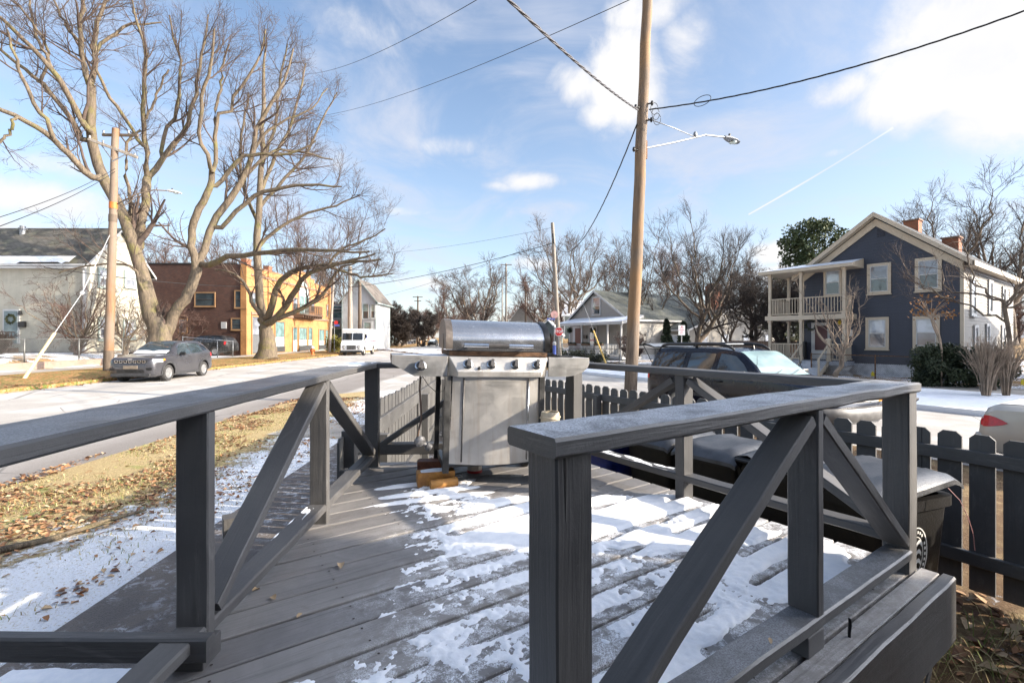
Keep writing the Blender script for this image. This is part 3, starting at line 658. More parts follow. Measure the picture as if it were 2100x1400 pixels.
# ---------------------------------------------------------------- snow lying on the deck boards
def snow_sheet():
    st_ = .0078
    r = np.arange(-.45, 2.40, st_); q = np.arange(.70, 3.05, st_*.9)
    Rr, Q = np.meshgrid(r, q); X = RV.x*Rr+FV.x*Q; Y = RV.y*Rr+FV.y*Q
    n1 = fbm(X*2.2+3, Y*2.2, 1, 4); n2 = fbm(X*10, Y*10, 2, 5, .66); n3 = fbm(X*46, Y*46, 5, 3, .65); n4 = fbm(X*4.2+7, Y*4.2+1, 8, 3)
    # how far the cover reaches: thick at the right half, ragged to the left, bare along the path side
    edge = np.interp(Y, [.9, 1.27, 1.45, 1.7, 1.95, 2.15, 2.35, 2.6, 2.80, 3.0, 3.3], [-.78, -.76, -.52, -.50, -.62, -.52, -.54, -.66, -.74, -.72, -.45])
    d = X-edge+(n1-.5)*.40+(n2-.5)*.34+(n3-.5)*.10
    cover = ss(-.06, .26, d)
    thick = ss(.45, 1.15, X-.15*(Y-1.5)+(n1-.5)*.5)                # undisturbed towards the right rail
    thick = np.maximum(thick, ss(2.02, 2.16, Y)*ss(-.35, -.05, X)*ss(2.92, 2.72, Y))
    tramp = (1-thick)*ss(1.0, 1.15, Y)                           # walked and half melted
    h = .0005+cover*(.004+.012*thick)+(n1-.5)*.006*thick
    h -= tramp*(.0085*ss(.49, .64, n2)+.0035*ss(.52, .66, n4))-tramp*(n3-.45)*.013
    h += (n3-.5)*.0022+(n2-.5)*.004*cover
    h = np.where(cover < .03, -.01, h-(1-cover)*.0075)
    # boot prints
    for (bx, by, a, s) in ((.02, 1.93, .6, 1), (-.10, 2.0, .5, .8), (.98, 2.25, .7, 1), (1.02, 2.12, .6, .9), (.62, 1.75, .4, 1), (.92, 1.52, .8, 1), (1.08, 1.33, .7, .9), (.45, 2.12, 1.1, .9), (.75, 2.38, .2, .9), (-.12, 1.83, .3, .8)):
        u = (X-bx)*math.cos(a)+(Y-by)*math.sin(a); w = -(X-bx)*math.sin(a)+(Y-by)*math.cos(a)
        k = np.exp(-((u/(.11*s))**2+(w/(.045*s))**2)**2)
        h -= k*(.010+.005*np.sin(u*160)*(n3 > .4)+.006*ss(.4, .6, n2))
    # melted lines over the board gaps, bridged here and there where the cover is deep
    g = (Q-Q0)/PITCH; gi = np.round(g); gd = np.abs(g-gi)*PITCH
    br = fbm(Rr*2.3+gi*5.7, gi*3.1, 11, 3); open_ = ss(.60, .50, br+thick*.17*ss(1.0, 1.6, X))
    wd = .012+.02*fbm(Rr*6+gi*3, gi, 13, 2)*open_
    up_side = np.where((g-gi) > 0, 1.9, .75)
    h -= .035*open_*np.exp(-(gd/(wd*up_side))**4)
    h += .005*open_*np.exp(-((gd-wd*1.6)/.02)**2)*thick
    # bare places: under the grill, at the rail foot and along the F rail
    h -= .03*ss(2.72, 2.86, Y-.05*X+(n2-.5)*.16)*ss(-.30, -.1, X)
    h -= .03*ss(2.30, 2.40, Rr+(n2-.5)*.22+(n1-.5)*.2)
    h -= .03*ss(.80, .745, Q+(n3-.5)*.03)
    # snow tongues in front of the wooden blocks
    for (tx, ty, tl, tw) in ((-.48, 2.86, .30, .035), (-.62, 3.0, .22, .03), (-.45, 2.74, .34, .03)):
        u = (X-tx)*RV.x*1.04+(Y-ty)*.36; w = (Y-ty)*.95-(X-tx)*.36
        h = np.maximum(h, -.01+.024*np.exp(-((u/tl)**4+(w/tw)**4))+(n3-.5)*.004)
    h = np.clip(h, -.02, .035)
    Z = DZ+h
    keep = h > -.006
    mb = MB(); a, b = Z.shape
    Pn = np.dstack([X, Y, Z])
    kq = keep[:-1, :-1] | keep[1:, :-1] | keep[:-1, 1:] | keep[1:, 1:]
    idx = np.arange(a*b).reshape(a, b); ii, jj = np.nonzero(kq)
    F = np.stack([idx[ii, jj], idx[ii, jj+1], idx[ii+1, jj+1], idx[ii+1, jj]], 1)
    used = np.unique(F); rem = np.full(a*b, -1); rem[used] = np.arange(len(used))
    me = bpy.data.meshes.new('snow'); me.from_pydata(Pn.reshape(-1, 3)[used].tolist(), [], rem[F].tolist()); me.materials.append(M_SNOW)
    me.polygons.foreach_set('use_smooth', [True]*len(F))
    o = bpy.data.objects.new('snow', me); C.objects.link(o); return stuff(o, 'patchy trampled snow lying on the deck boards', 'snow')
snow_sheet()
# ---------------------------------------------------------------- picket fences
M_FENCE = m_paint('fence paint', (.075, .074, .074), (.115, .112, .108), .8, .05, .6)
def picket(root, o, along, out, w, h, th=.018, ear=.03, mat=None):
    """o: foot centre, along: width direction, out: thickness direction"""
    o = Vector(o); a = along; e = ear
    prof = [(-w/2, 0), (w/2, 0), (w/2, h-e), (w/2-e, h), (-w/2+e, h), (-w/2, h-e)]
    mb = MB(); V = [o+a*x+UP*z+out*s for s in (-th/2, th/2) for x, z in prof]; n = 6
    F = [tuple(range(n)), tuple(range(2*n-1, n-1, -1))]+[(i, n+i, n+(i+1) % n, (i+1) % n) for i in range(n)]
    uvs = [(z+o.x*7+o.y*3, x+o.y) for s in (0, 1) for x, z in prof]
    mb.add(V, F, 0, [[uvs[j] for j in f] for f in F]); return mb.build('picket', mat or M_FENCE, root)
fa = Vector((-.51, .86, 0)); fo = Vector((.86, .51, 0)); NF = 4.49
fr = thing('picket_fence', 'charcoal dog-eared picket fence with open gaps behind the black bins', 'fence', fo*NF+fa*1.5)
rng2 = random.Random(8)
s0 = -1.445
for i in range(-9, 74):
    s = s0+i*.1745
    if s > 10.3: break
    p = fo*(NF+rng2.uniform(-.003, .003))+fa*s
    picket(fr, (p.x, p.y, .05), fa, fo, .137+rng2.uniform(-.004, .004), 1.09+rng2.uniform(-.012, .012)+(.02 if i < 0 else 0))
for z in (.985, .28):
    m = MB(); a = fo*(NF-.03)+fa*(-3.2); b = fo*(NF-.03)+fa*10.3
    m.beam(a+UP*z, b+UP*z, .038, .09, jit=.001, seg=40, rng=rng2); m.build('fence_rail', M_FENCE, fr)
for s in (-2.6, .1, 2.6, 5.1, 7.6, 10.2):
    m = MB(); p = fo*(NF-.085)+fa*s; m.beam(p+UP*-.05, p+UP*1.02, .089, .089, up=fa); m.build('fence_post', M_FENCE, fr)
fl2 = thing('picket_fence', 'sunlit grey picket fence of close boards running from the deck corner past the grill', 'fence', (-1.2, 7, 0))
la = Vector((-.03, 1, 0)).normalized(); lo_ = Vector((1, .03, 0)).normalized()
def fx(y): return -1.06-.03*y
y = 4.3; i = 0
while y < 10.9:
    picket(fl2, (fx(y)-.03, y, .04), la, lo_, .140+rng2.uniform(-.003, .003), 1.205+rng2.uniform(-.012, .012)); y += .1605+rng2.uniform(-.003, .004); i += 1
for z in (1.03, .30):
    m = MB(); m.beam(Vector((fx(4.15), 4.15, z)), Vector((fx(10.9), 10.9, z)), .038, .14, jit=.001, seg=30, rng=rng2); m.build('fence_rail', M_FENCE, fl2)
for y in (4.06, 6.4, 8.7, 10.9):
    m = MB(); m.beam(Vector((fx(y)+.085, y, -.05)), Vector((fx(y)+.085, y, 1.06 if y > 5 else 1.0)), .089, .089, up=la); m.build('fence_post', M_FENCE, fl2)
gt = thing('garden_gate', 'narrow grey picket gate standing open beside the deck corner post', 'gate', (-1.35, 3.9, 0))
for k in range(4): picket(gt, (-1.30-.012*k, 3.62+.155*k, .06), la, lo_, .14, .98 if k else 1.0)
m = MB(); m.beam(Vector((-1.27, 3.55, .78)), Vector((-1.30, 4.18, .78)), .035, .09); m.build('gate_rail', M_FENCE, gt)
m = MB(); m.beam(Vector((-1.27, 3.55, .3)), Vector((-1.30, 4.18, .3)), .035, .09); m.build('gate_rail', M_FENCE, gt)
m = MB(); m.beam(Vector((-1.262, 3.70, -.05)), Vector((-1.262, 3.70, 1.10)), .10, .10, up=la); m.build('gate_post', M_PAINT, gt)

# ---------------------------------------------------------------- gas grill
def m_steel(name, a, b, rough=.32, rust=.0, spots=0.):
    t = NT(name); o = t.coord('Object'); br = t.noise(t.coord('Object', (4, 4, 220)), 1., 3, .6); n = t.noise(o, 6, 5, .65, .4); sp = t.noise(o, 90, 3, .75)
    drip = t.noise(t.coord('Object', (26, 26, 2.2)), 1., 4, .6)
    c = t.mix(t.ramp(n, .3, .7), a, b); met = 1.
    if rust:
        k = t.mth('MULTIPLY', t.ramp(drip, .50, .70), rust); c = t.mix(k, c, (.30, .20, .12))
        k2 = t.mth('MULTIPLY', t.ramp(n, .58, .70), rust); c = t.mix(k2, c, (.20, .15, .11))
    if spots: c = t.mix(t.mth('MULTIPLY', t.ramp(sp, .68, .74), spots), c, (.85, .85, .83))
    t.col(c); t.set(Metallic=.92); t.set(Roughness=t.ramp(t.mth('ADD', t.mth('MULTIPLY', br, .5), t.mth('MULTIPLY', n, .6)), .3, .8, rough-.08, rough+.16))
    t.bump(t.mth('ADD', t.mth('MULTIPLY', br, .4), t.mth('MULTIPLY', n, 1.2)), .10, .006); return t.mat
M_STEEL = m_steel('brushed lid steel', (.60, .59, .58), (.66, .65, .64), .17, .08)
M_STEEL2 = m_steel('weathered panel steel', (.47, .455, .43), (.56, .54, .51), .44, .22, .5)
M_STEELS = m_steel('spotted shelf steel', (.42, .42, .41), (.54, .53, .52), .42, .15, .9)
M_CAST = simple('brown-grey cast lid end', (.17, .145, .125), .5, .3, 10, .35, .2)
M_BLK = simple('black enamel', (.016, .016, .017), .38, .5, 12, .0, .05)
M_KNOB = simple('dark grey knob plastic', (.075, .07, .068), .42, .2, 20)
M_CHROME = simple('chrome trim', (.75, .75, .75), .12, .1, 10, 1.)
M_RUSTY = simple('rusty tray', (.20, .11, .06), .8, .4, 14, .3, .3, 60)
gm = Matrix.Translation((-.4115, 2.95, DZ)) @ Matrix.Rotation(R(15), 4, 'Z') @ Matrix.Rotation(R(1.5), 4, 'Y')
gx = gm.to_3x3() @ Vector((1, 0, 0)); gy = gm.to_3x3() @ Vector((0, 1, 0)); gzv = gm.to_3x3() @ Vector((0, 0, 1))
def g(x, y, z): return gm @ Vector((x, y, z))
def gbox(mb, x0, x1, y0, y1, z0, z1, mi=0): return mb.box(g((x0+x1)/2, (y0+y1)/2, (z0+z1)/2), (x1-x0, y1-y0, z1-z0), (gx, gy, gzv), mi)
gr = thing('gas_grill', 'weathered stainless steel gas grill with closed lid and side shelves, propped on timber blocks', 'grill', g(.3, .25, 0))
W_ = .644
# lid: rounded hood
prof = [(.015, .850), (.012, .90), (.022, .945), (.05, .985), (.09, 1.015), (.14, 1.038), (.20, 1.050), (.27, 1.048), (.34, 1.03), (.39, 1.0), (.415, .95), (.42, .86)]
def dens(p, k=4):
    out = []
    n = len(p)
    for i in range(n-1):
        p0, p1, p2, p3 = (np.array(p[max(0, min(n-1, i+j))], float) for j in (-1, 0, 1, 2))
        for t in np.arange(k)/k: out.append(tuple(.5*((2*p1)+(-p0+p2)*t+(2*p0-5*p1+4*p2-p3)*t*t+(-p0+3*p1-3*p2+p3)*t**3)))
    out.append(tuple(map(float, p[-1]))); return out
lp = dens(prof)
mb = MB(); mb.grid(np.array([[g(x, y, z)[:] for (y, z) in lp] for x in np.linspace(.02, W_-.012, 14)])); lid = mb.build('lid', M_STEEL, gr, smooth=True)
for x0, x1, sgn in ((-.02, .022, -1), (W_-.014, W_+.022, 1)):
    mb = MB(); op = [(y-(0.006 if y < .2 else -.006), z+.007) for y, z in lp]; n = len(op)
    V = [g(x, y, z) for x in (x0, x1) for y, z in op]
    F = [(i, i+1, n+i+1, n+i) for i in range(n-1)]+[tuple(range(n-1, -1, -1)), tuple(n+i for i in range(n))]; mb.add(V, F)
    o = mb.build('lid_end', M_CAST if sgn < 0 else M_BLK, lid, smooth=True, angle=35)
    if sgn < 0:
        mb = MB(); mb.prism([g(x0-.002, y, z) for y, z in ((.10, .845), (.14, .925), (.155, .925), (.155, .955), (.165, .955), (.165, .925), (.18, .925), (.21, .845))], gx*-.002); mb.build('vent_slot', M_BLK, o)
mb = MB(); hy = -.045
mbb = [g(x, .014, .872) for x in (.12, .49)]
mb.tube([g(.085, hy, .885), g(.53, hy, .885)], .0145, 14)
hd = mb.build('handle', M_CHROME, lid, smooth=True, angle=40)
for p in mbb: mb = MB(); mb.tube([p, p+gy*-.059+gzv*.013], .006, 8); mb.build('handle_bracket', M_CHROME, lid)
mb = MB(); mb.tube([g(.24, hy, .885), g(.37, hy, .885)], .0165, 14); mb.build('grip', M_KNOB, hd, smooth=True, angle=40)
mb = MB(); gbox(mb, 0, W_, .0, .42, .82, .846); mb.build('fire_box_rim', M_RUSTY, gr)
mb = MB(); gbox(mb, .01, W_-.01, .03, .40, .66, .82); mb.build('fire_box', M_BLK, gr)
# control panel with sloped ends
mb = MB()
fr0 = [(0, .815), (.045, .722), (.052, .690), (W_-.052, .690), (W_-.045, .722), (W_, .815)]
V = [g(0, .0, .815), g(W_, .0, .815), g(W_-.05, -.045, .722), g(.05, -.045, .722), g(.05, -.045, .690), g(W_-.05, -.045, .690), g(0, .02, .69), g(W_, .02, .69), g(0, .03, .82), g(W_, .03, .82)]
mb.add(V, [(3, 2, 1, 0), (4, 5, 2, 3), (6, 4, 3, 0), (5, 7, 1, 2), (0, 1, 9, 8), (6, 7, 5, 4)]); cp = mb.build('control_panel', M_STEEL2, gr, bevel=.003)
nrm = (g(0, -.045, .722)-g(0, 0, .815)); nrm = gx.cross(nrm).normalized()
if nrm.dot(Vector((0, -1, 0))) < 0: nrm = -nrm
def knob(c, root, r=.027):
    up2 = nrm.cross(gx).normalized()
    mb = MB(); mb.lathe([(r+.004, 0), (r+.004, .006), (r-.002, .010)], c, nrm, 22); k = mb.build('bezel', M_CHROME, None, smooth=True, angle=40)
    mb = MB(); mb.lathe([(r-.004, .0), (r-.004, .014), (r-.008, .020), (.004, .021)], c, nrm, 20)
    ax2 = (gx*.25+up2*.97).normalized(); sx2 = ax2.cross(nrm)
    mb.box(c+nrm*.028, (r*.62, r*1.75, .022), (sx2, ax2, nrm)); o = mb.build('knob', M_KNOB, root, smooth=True, angle=35)
    k.parent = o; k.matrix_parent_inverse = Matrix(); return o
for x in (.115, .265, .42, .565): knob(g(x, -.022, .766), cp)
mb = MB(); mb.lathe([(.009, 0), (.009, .012), (.004, .016)], g(.185, -.036, .742), nrm, 14); mb.build('igniter_button', M_BLK, cp, smooth=True, angle=40)
# side shelves
mb = MB(); mb.prism([g(-.345, -.012, .818), g(-.008, -.002, .815), g(-.008, -.002, .690), (g(-.21, -.008, .690)), g(-.345, -.012, .765)], gy*.012); sh = mb.build('side_shelf', M_STEELS, gr, bevel=.0015)
mb = MB(); gbox(mb, -.345, -.008, 0, .42, .800, .814); mb.build('shelf_top', M_STEEL2, sh)
mb = MB(); mb.prism([g(-.349, -.004, .815), g(-.349, .42, .815), g(-.349, .42, .78), g(-.349, -.004, .768)], gx*.003); mb.build('rusty_edge', M_RUSTY, sh)
knob(g(-.175, -.014, .752), sh, .030)
mb = MB(); xs = np.linspace(-.33, .0, 26)
mb.grid(np.array([[g(x, yy, .8135+max(-.004, .022*min(1, 3*min(x+.335, .42-yy, yy+.02))*(.55+.6*fbm(x*7, yy*7, 3))-.003))[:] for x in xs] for yy in np.linspace(.0, .41, 24)]))
stuff(mb.build('snow', M_SNOW, None, smooth=True), 'cap of snow on the left side shelf of the gas grill', 'snow')
mb = MB(); pts = [(W_+.010, .815), (W_+.30, .82)]+[(W_+.30-.02*k-.012*k*k*.55, .80-.017*k) for k in range(0, 7)]+[(W_+.010, .69)]
pts = [(W_+.010, .815), (W_+.297, .818), (W_+.297, .775), (W_+.285, .748), (W_+.255, .722), (W_+.20, .700), (W_+.14, .691), (W_+.010, .690)]
mb.prism([g(x, -.004, z) for x, z in pts], gy*.012); sh2 = mb.build('side_shelf', M_STEELS, gr, bevel=.0015)
mb = MB(); gbox(mb, W_+.01, W_+.295, .008, .42, .805, .818); mb.build('shelf_top', M_STEELS, sh2)
mb = MB(); gbox(mb, W_+.11, W_+.20, .05, .14, .819, .828); mb.prism([g(W_+.02, .02, .82), g(W_+.10, .02, .82), g(W_+.04, .02, .845)], gy*.2); mb.build('burner_cover', M_BLK, sh2)
# cart
cx0, cx1 = .025, W_-.06
xs = np.linspace(cx0, cx1, 18)
mb = MB()
def pz(x, t):
    b = .150+.016*math.sin((x-cx0)/(cx1-cx0)*math.pi)*-1; return b+(.690-b)*t
rowz = np.linspace(0, 1, 8)
mb.grid(np.array([[g(x+(.012*(1-t)*(1 if x > .3 else -1)), -.012-.012*math.sin((x-cx0)/(cx1-cx0)*math.pi), pz(x, t))[:] for x in xs] for t in rowz])); pn = mb.build('front_panel', M_STEEL2, gr, smooth=True)
for fx_ in (.13, .885):
    mb = MB(); x = cx0+(cx1-cx0)*fx_; mb.tube([g(x-.008, -.020, .16), g(x-.003, -.019, .68)], .005, 6); mb.build('crease', M_KNOB if fx_ < .5 else M_STEEL, pn, smooth=True)
for x, y_, z0, w, nm in ((-.005, .0, .092, .038, 'leg'), (-.02, .40, .06, .032, 'leg'), (W_-.035, .0, .07, .036, 'leg'), (W_-.03, .40, .07, .032, 'leg')):
    mb = MB(); gbox(mb, x-w/2, x+w/2, y_-.018, y_+.018, z0, .69); mb.build(nm, M_BLK if y_ > .1 else simple('worn grey leg', (.10, .098, .095), .5, .4, 9, .5), gr, bevel=.002)
mb = MB(); gbox(mb, -.01, W_-.03, .0, .40, .125, .14); gbox(mb, -.018, .012, .02, .38, .11, .15); mb.build('bottom_shelf', M_BLK, gr)
for y_ in (.03, .38):
    mb = MB(); mb.lathe([(.03, -.018), (.07, -.018), (.072, 0), (.07, .018), (.03, .018)], g(W_-.03, y_, .072), gx, 20); mb.build('wheel', M_BLK, gr, smooth=True, angle=40)
mb = MB(); hp = [g(-.165, .1, .69), g(-.168, .09, .60), g(-.16, .08, .50), g(-.155, .07, .42), g(-.17, .05, .345), g(-.178, .03, .31)]
mb.tube(hp, .0065, 8); ho = mb.build('gas_hose', simple('copper brown hose', (.12, .075, .055), .5, .2), gr, smooth=True)
mb = MB(); c = g(-.165, .02, .29); dd = (gx*.8-gzv*.55).normalized()
mb.lathe([(.012, -.03), (.030, -.022), (.036, 0), (.028, .016), (.014, .022)], c, (gy*.6+gx*-.3+gzv*.5), 18); mb.tube([c, c+dd*.05], .012, 10); mb.lathe([(.020, 0), (.024, .008), (.024, .03), (.018, .036)], c+dd*.05, dd, 14)
mb.build('regulator', simple('dull regulator metal', (.20, .20, .205), .5, .3, 20, .4), ho, smooth=True, angle=40)
mb = MB(); mb.tube([g(-.16, .05, .69), g(-.12, .02, .63), g(-.07, .0, .59), g(-.03, -.01, .60), g(-.015, -.01, .66)], .0022, 6); mb.build('ignition_wire', M_BLK, gr, smooth=True)
# timber blocks under the left leg
M_W1 = simple('ochre stained timber', (.42, .20, .045), .6, .35, 14, .0, .3, 50, col2=(.25, .11, .03)); M_W2 = simple('red-brown timber', (.16, .055, .025), .6, .35, 14, .0, .3, 50)
def blk(nm, lab, c, size, ang, mat, z):
    mb = MB(); a = Vector((math.cos(ang), math.sin(ang), 0)); b = Vector((-a.y, a.x, 0)); mb.box(Vector((c[0], c[1], z+size[2]/2)), size, (a, b, UP)); o = mb.build(nm, mat, bevel=.004); return tag(o, lab, 'timber block', 'timber blocks under the grill leg')
blk('timber_block', 'ochre timber block lying under the front leg of the grill', (-.485, 3.02), (.235, .09, .089), R(17), M_W1, DZ)
blk('timber_block', 'dark red-brown timber block behind the ochre block at the grill leg', (-.55, 3.19), (.16, .09, .11), R(4), M_W2, DZ)
mb = MB(); a = Vector((math.cos(R(24)), math.sin(R(24)), 0)); c0 = Vector((-.50, 2.915, DZ+.028)); mb.tube([c0, c0+a*.17], .028, 14); tag(mb.build('timber_block', M_W1, smooth=True, angle=40), 'short ochre half-round log in front of the grill leg', 'timber block', 'timber blocks under the grill leg')
mb = MB(); mb.grid(np.array([[Vector((-.485, 3.02, DZ+.089))+Vector((math.cos(R(17)), math.sin(R(17)), 0))*u+Vector((-math.sin(R(17)), math.cos(R(17)), 0))*v_+UP*(.012*(1-(u/.1)**2)*(1-(v_/.04)**2)-.001) for v_ in np.linspace(-.04, .04, 6)] for u in np.linspace(-.10, .075, 10)])); stuff(mb.build('snow', M_SNOW, None, smooth=True), 'snow streak on the ochre timber block', 'snow')
# small things on the deck
tn = thing('tin_lid', 'round white tin with a red base lying under the grill', 'tin', (-.26, 3.30, DZ))
mb = MB(); mb.lathe([(.052, 0), (.052, .016)], (-.26, 3.30, DZ), n=24); mb.build('base', simple('red plastic', (.35, .03, .03), .4), tn, smooth=True, angle=40)
mb = MB(); mb.lathe([(.050, .0165), (.051, .05), (.047, .05), (.046, .03), (.002, .03)], (-.26, 3.30, DZ), n=24); mb.build('rim', simple('off white enamel', (.55, .50, .44), .4, .2), tn, smooth=True, angle=40)
cn = thing('plastic_canister', 'beige plastic canister with a cut-out mouth behind the near rail', 'canister', (.245, 3.05, DZ))
M_BEIGE = simple('yellowed beige plastic', (.55, .47, .34), .45, .2, 8)
mb = MB(); mb.lathe([(.056, 0), (.058, .38), (.0605, .385), (.0605, .44), (.056, .455), (.050, .455), (.050, .40), (.002, .40)], (.245, 3.05, DZ), n=28); mb.build('body', M_BEIGE, cn, smooth=True, angle=40)
mb = MB(); mb.tube([Vector((.245+.063*math.cos(a), 3.05+.063*math.sin(a), DZ+.42+.004*math.cos(3*a))) for a in np.linspace(0, 2*math.pi, 25)], .005, 6, caps=False); mb.build('rim_band', M_BEIGE, cn, smooth=True)
mb = MB(); mb.prism([Vector((.245+.0592*math.sin(a), 3.05-.0592*math.cos(a), DZ+z)) for a, z in ((-.75, .375), (-.4, .395), (.2, .395), (.55, .37), (.4, .335), (-.6, .335))], Vector((0, -.002, 0))); mb.build('mouth', simple('dark olive inside', (.08, .065, .02), .5), cn)

# ---------------------------------------------------------------- wheeled bins between the deck and the fence
M_BIN = simple('scuffed black bin plastic', (.007, .007, .008), .40, .4, 7, .0, .12, 90, .3, col2=(.016, .015, .014))
M_BINB = simple('dark blue bin plastic', (.010, .022, .16), .40, .3, 7, .0, .1, 60)
M_LIDF = simple('frosted black bin lid', (.05, .053, .06), .40, .5, 6, .0, .15, 120, .6, col2=(.016, .017, .02))
M_WHITE = simple('white print', (.78, .78, .76), .6, .08)
def bin_(label, c, ang, mat, lid_open=0., emblem=False, group='wheeled bins lined up between deck and fence', first=True):
    """local: u across (width), v depth (front at -v ... handle at +v)"""
    t = thing('wheeled_bin', label, 'bin', (c[0], c[1], 0), group)
    v = Vector((math.cos(ang), math.sin(ang), 0)); u = Vector((v.y, -v.x, 0)); o = Vector((c[0], c[1], 0))
    def q(a, b, z): return o+u*a+v*b+UP*z
    def rr_(hw, b0, b1, k=.05, n=3):
        out = []
        for sx, sy, a0 in ((1, 1, 0), (-1, 1, 90), (-1, -1, 180), (1, -1, 270)):
            cx_ = sx*(hw-k); cy_ = (b1-k) if sy > 0 else (b0+k)
            for j in range(n+1):
                t_ = R(a0+90*j/n); out.append((cx_+k*math.cos(t_), cy_+k*math.sin(t_)))
        return out
    lv = [(.02, .19, -.21, .22), (.28, .205, -.25, .25), (.32, .22, -.275, .275), (.80, .245, -.31, .29), (.84, .247, -.315, .295)]
    mb = MB(); rings = [[q(a, b, z) for a, b in rr_(hw, b0, b1)] for z, hw, b0, b1 in lv]; n = len(rings[0])
    V = [p for r_ in rings for p in r_]; F = [(i*n+j, i*n+(j+1) % n, (i+1)*n+(j+1) % n, (i+1)*n+j) for i in range(len(rings)-1) for j in range(n)]+[tuple(range(n-1, -1, -1))]
    mb.add(V, F); body = mb.build('body', mat, t, smooth=True, angle=35)
    mb = MB(); out = rr_(.27, -.345, .32, .07); inn = rr_(.225, -.295, .28, .05)
    V = [q(a, b, z) for z, rg in ((.825, out), (.885, out), (.885, inn), (.825, inn)) for a, b in rg]; n = len(out)
    F = [(i*n+j, i*n+(j+1) % n, ((i+1) % 4)*n+(j+1) % n, ((i+1) % 4)*n+j) for i in range(4) for j in range(n)]; mb.add(V, F); mb.build('rim', mat, t, smooth=True, angle=35)
    # lid: gently domed with a wavy front lip, hinged at the handle side
    la_ = R(lid_open); hz = .915
    def lq(a, b, z):
        bb = b-.33; return q(a, .33+bb*math.cos(la_)+(z)*math.sin(la_), hz-bb*math.sin(la_)+z*math.cos(la_))
    us = np.linspace(-.28, .28, 15); vs = np.linspace(-.385, .33, 18)
    def lz(a, b):
        e = min(1, (.28-abs(a))/.05); return .045*(1-((b)/.5)**2)*min(1, e*1.2)+.018*math.exp(-((abs(a)-.17)/.035)**2)*(b > -.3)-(.05*max(0, (-b-.32)/.065))
    mb = MB(); mb.grid(np.array([[lq(a, b, lz(a, b))[:] for a in us] for b in vs]))
    bd = [lq(a, -.385, lz(a, -.385)) for a in us]; 
    edge = [(us[0], b) for b in vs[::-1]]+[(a, vs[0]) for a in us]+[(us[-1], b) for b in vs]
    E = [lq(a, b, lz(a, b)) for a, b in edge]; E2 = [lq(a*1.01, b*1.005, lz(a, b)-.028) for a, b in edge]; k = len(E)
    mb.add(E+E2, [(i, i+1, k+i+1, k+i) for i in range(k-1)])
    mb.build('lid', M_LIDF if mat is M_BIN else M_BINB, t, smooth=True, angle=45)
    mb = MB(); mb.tube([q(-.22, .33, .87), q(-.22, .375, .92), q(.22, .375, .92), q(.22, .33, .87)], .014, 8); mb.tube([q(-.25, .33, .92), q(.25, .33, .92)], .018, 10); mb.build('handle_bar', mat, t, smooth=True, angle=40)
    for s in (-1, 1):
        mb = MB(); mb.lathe([(.05, -.025), (.125, -.025), (.13, 0), (.125, .025), (.05, .025)], q(s*.25, .25, .13), u, 22); mb.build('wheel', M_BLK, t, smooth=True, angle=40)
    for s in (-1, 1):
        mb = MB(); mb.prism([q(s*.258, .23, .89), q(s*.258, .33, .89), q(s*.238, .30, .74)], u*(-.03*s)); mb.build('hinge_bracket', mat, t)
    if emblem:
        # oval city badge on the side panel: ring, dotted border, stacked S-curves
        zc, bc = .56, -.02; sgn = -1
        nn = u*sgn
        def e_(x, z): hw = .22+(.245-.22)*((zc+z-.32)/.48); return o+nn*(hw+.0035)+v*(bc+x)+UP*(zc+z)
        mb = MB(); th = np.linspace(0, 2*math.pi, 41)
        for ra, rb, w_ in ((.105, .165, .008), (.066, .110, .005)):
            for i in range(40):
                c0_, s0_, c1_, s1_ = math.cos(th[i]), math.sin(th[i]), math.cos(th[i+1]), math.sin(th[i+1])
                mb.quad(e_(ra*c0_, rb*s0_), e_(ra*c1_, rb*s1_), e_((ra-w_)*c1_, (rb-w_)*s1_), e_((ra-w_)*c0_, (rb-w_)*s0_))
        for i in range(26):
            a = 2*math.pi*i/26
            if i % 7 == 3: continue
            c_ = (.084*math.cos(a), .136*math.sin(a)); mb.quad(e_(c_[0]-.007, c_[1]-.009), e_(c_[0]+.007, c_[1]-.009), e_(c_[0]+.006, c_[1]+.009), e_(c_[0]-.006, c_[1]+.007))
        for zo in (.055, .0, -.055):
            P_ = [(-.05+.1*k/12, zo+.022*math.sin(k/12*2*math.pi)) for k in range(13)]
            for (xa, za), (xb, zb) in zip(P_[:-1], P_[1:]):
                mb.quad(e_(xa, za-.012), e_(xb, zb-.012), e_(xb, zb+.012), e_(xa, za+.012))
        mb.build('city_emblem', M_WHITE, t)
    return t
AX = math.atan2(RV.y, RV.x)
pb = P(3.52, 1.19, 0)
b1 = bin_('black wheeled bin nearest the fence corner, lid ajar over rubbish, white oval badge', (pb.x, pb.y), AX-R(14)+math.pi, M_BIN, 6, True)
pb = P(3.70, 1.72, 0); bin_('black wheeled bin with a frost clump on its lid, beside the ajar bin', (pb.x, pb.y), AX-R(4)+math.pi, M_BIN, 0)
pb = P(3.72, 2.25, 0); bin_('black wheeled bin with a glossy lid seen between the railing braces', (pb.x, pb.y), AX, M_BIN, 0)
pb = P(3.74, 2.86, 0); bin_('black wheeled bin next to the blue recycling bin', (pb.x, pb.y), AX, M_BIN, 0)
pb = P(3.60, 3.44, 0); bb = bin_('dark blue recycling bin at the far end of the row of bins', (pb.x, pb.y), AX, M_BINB, 0)
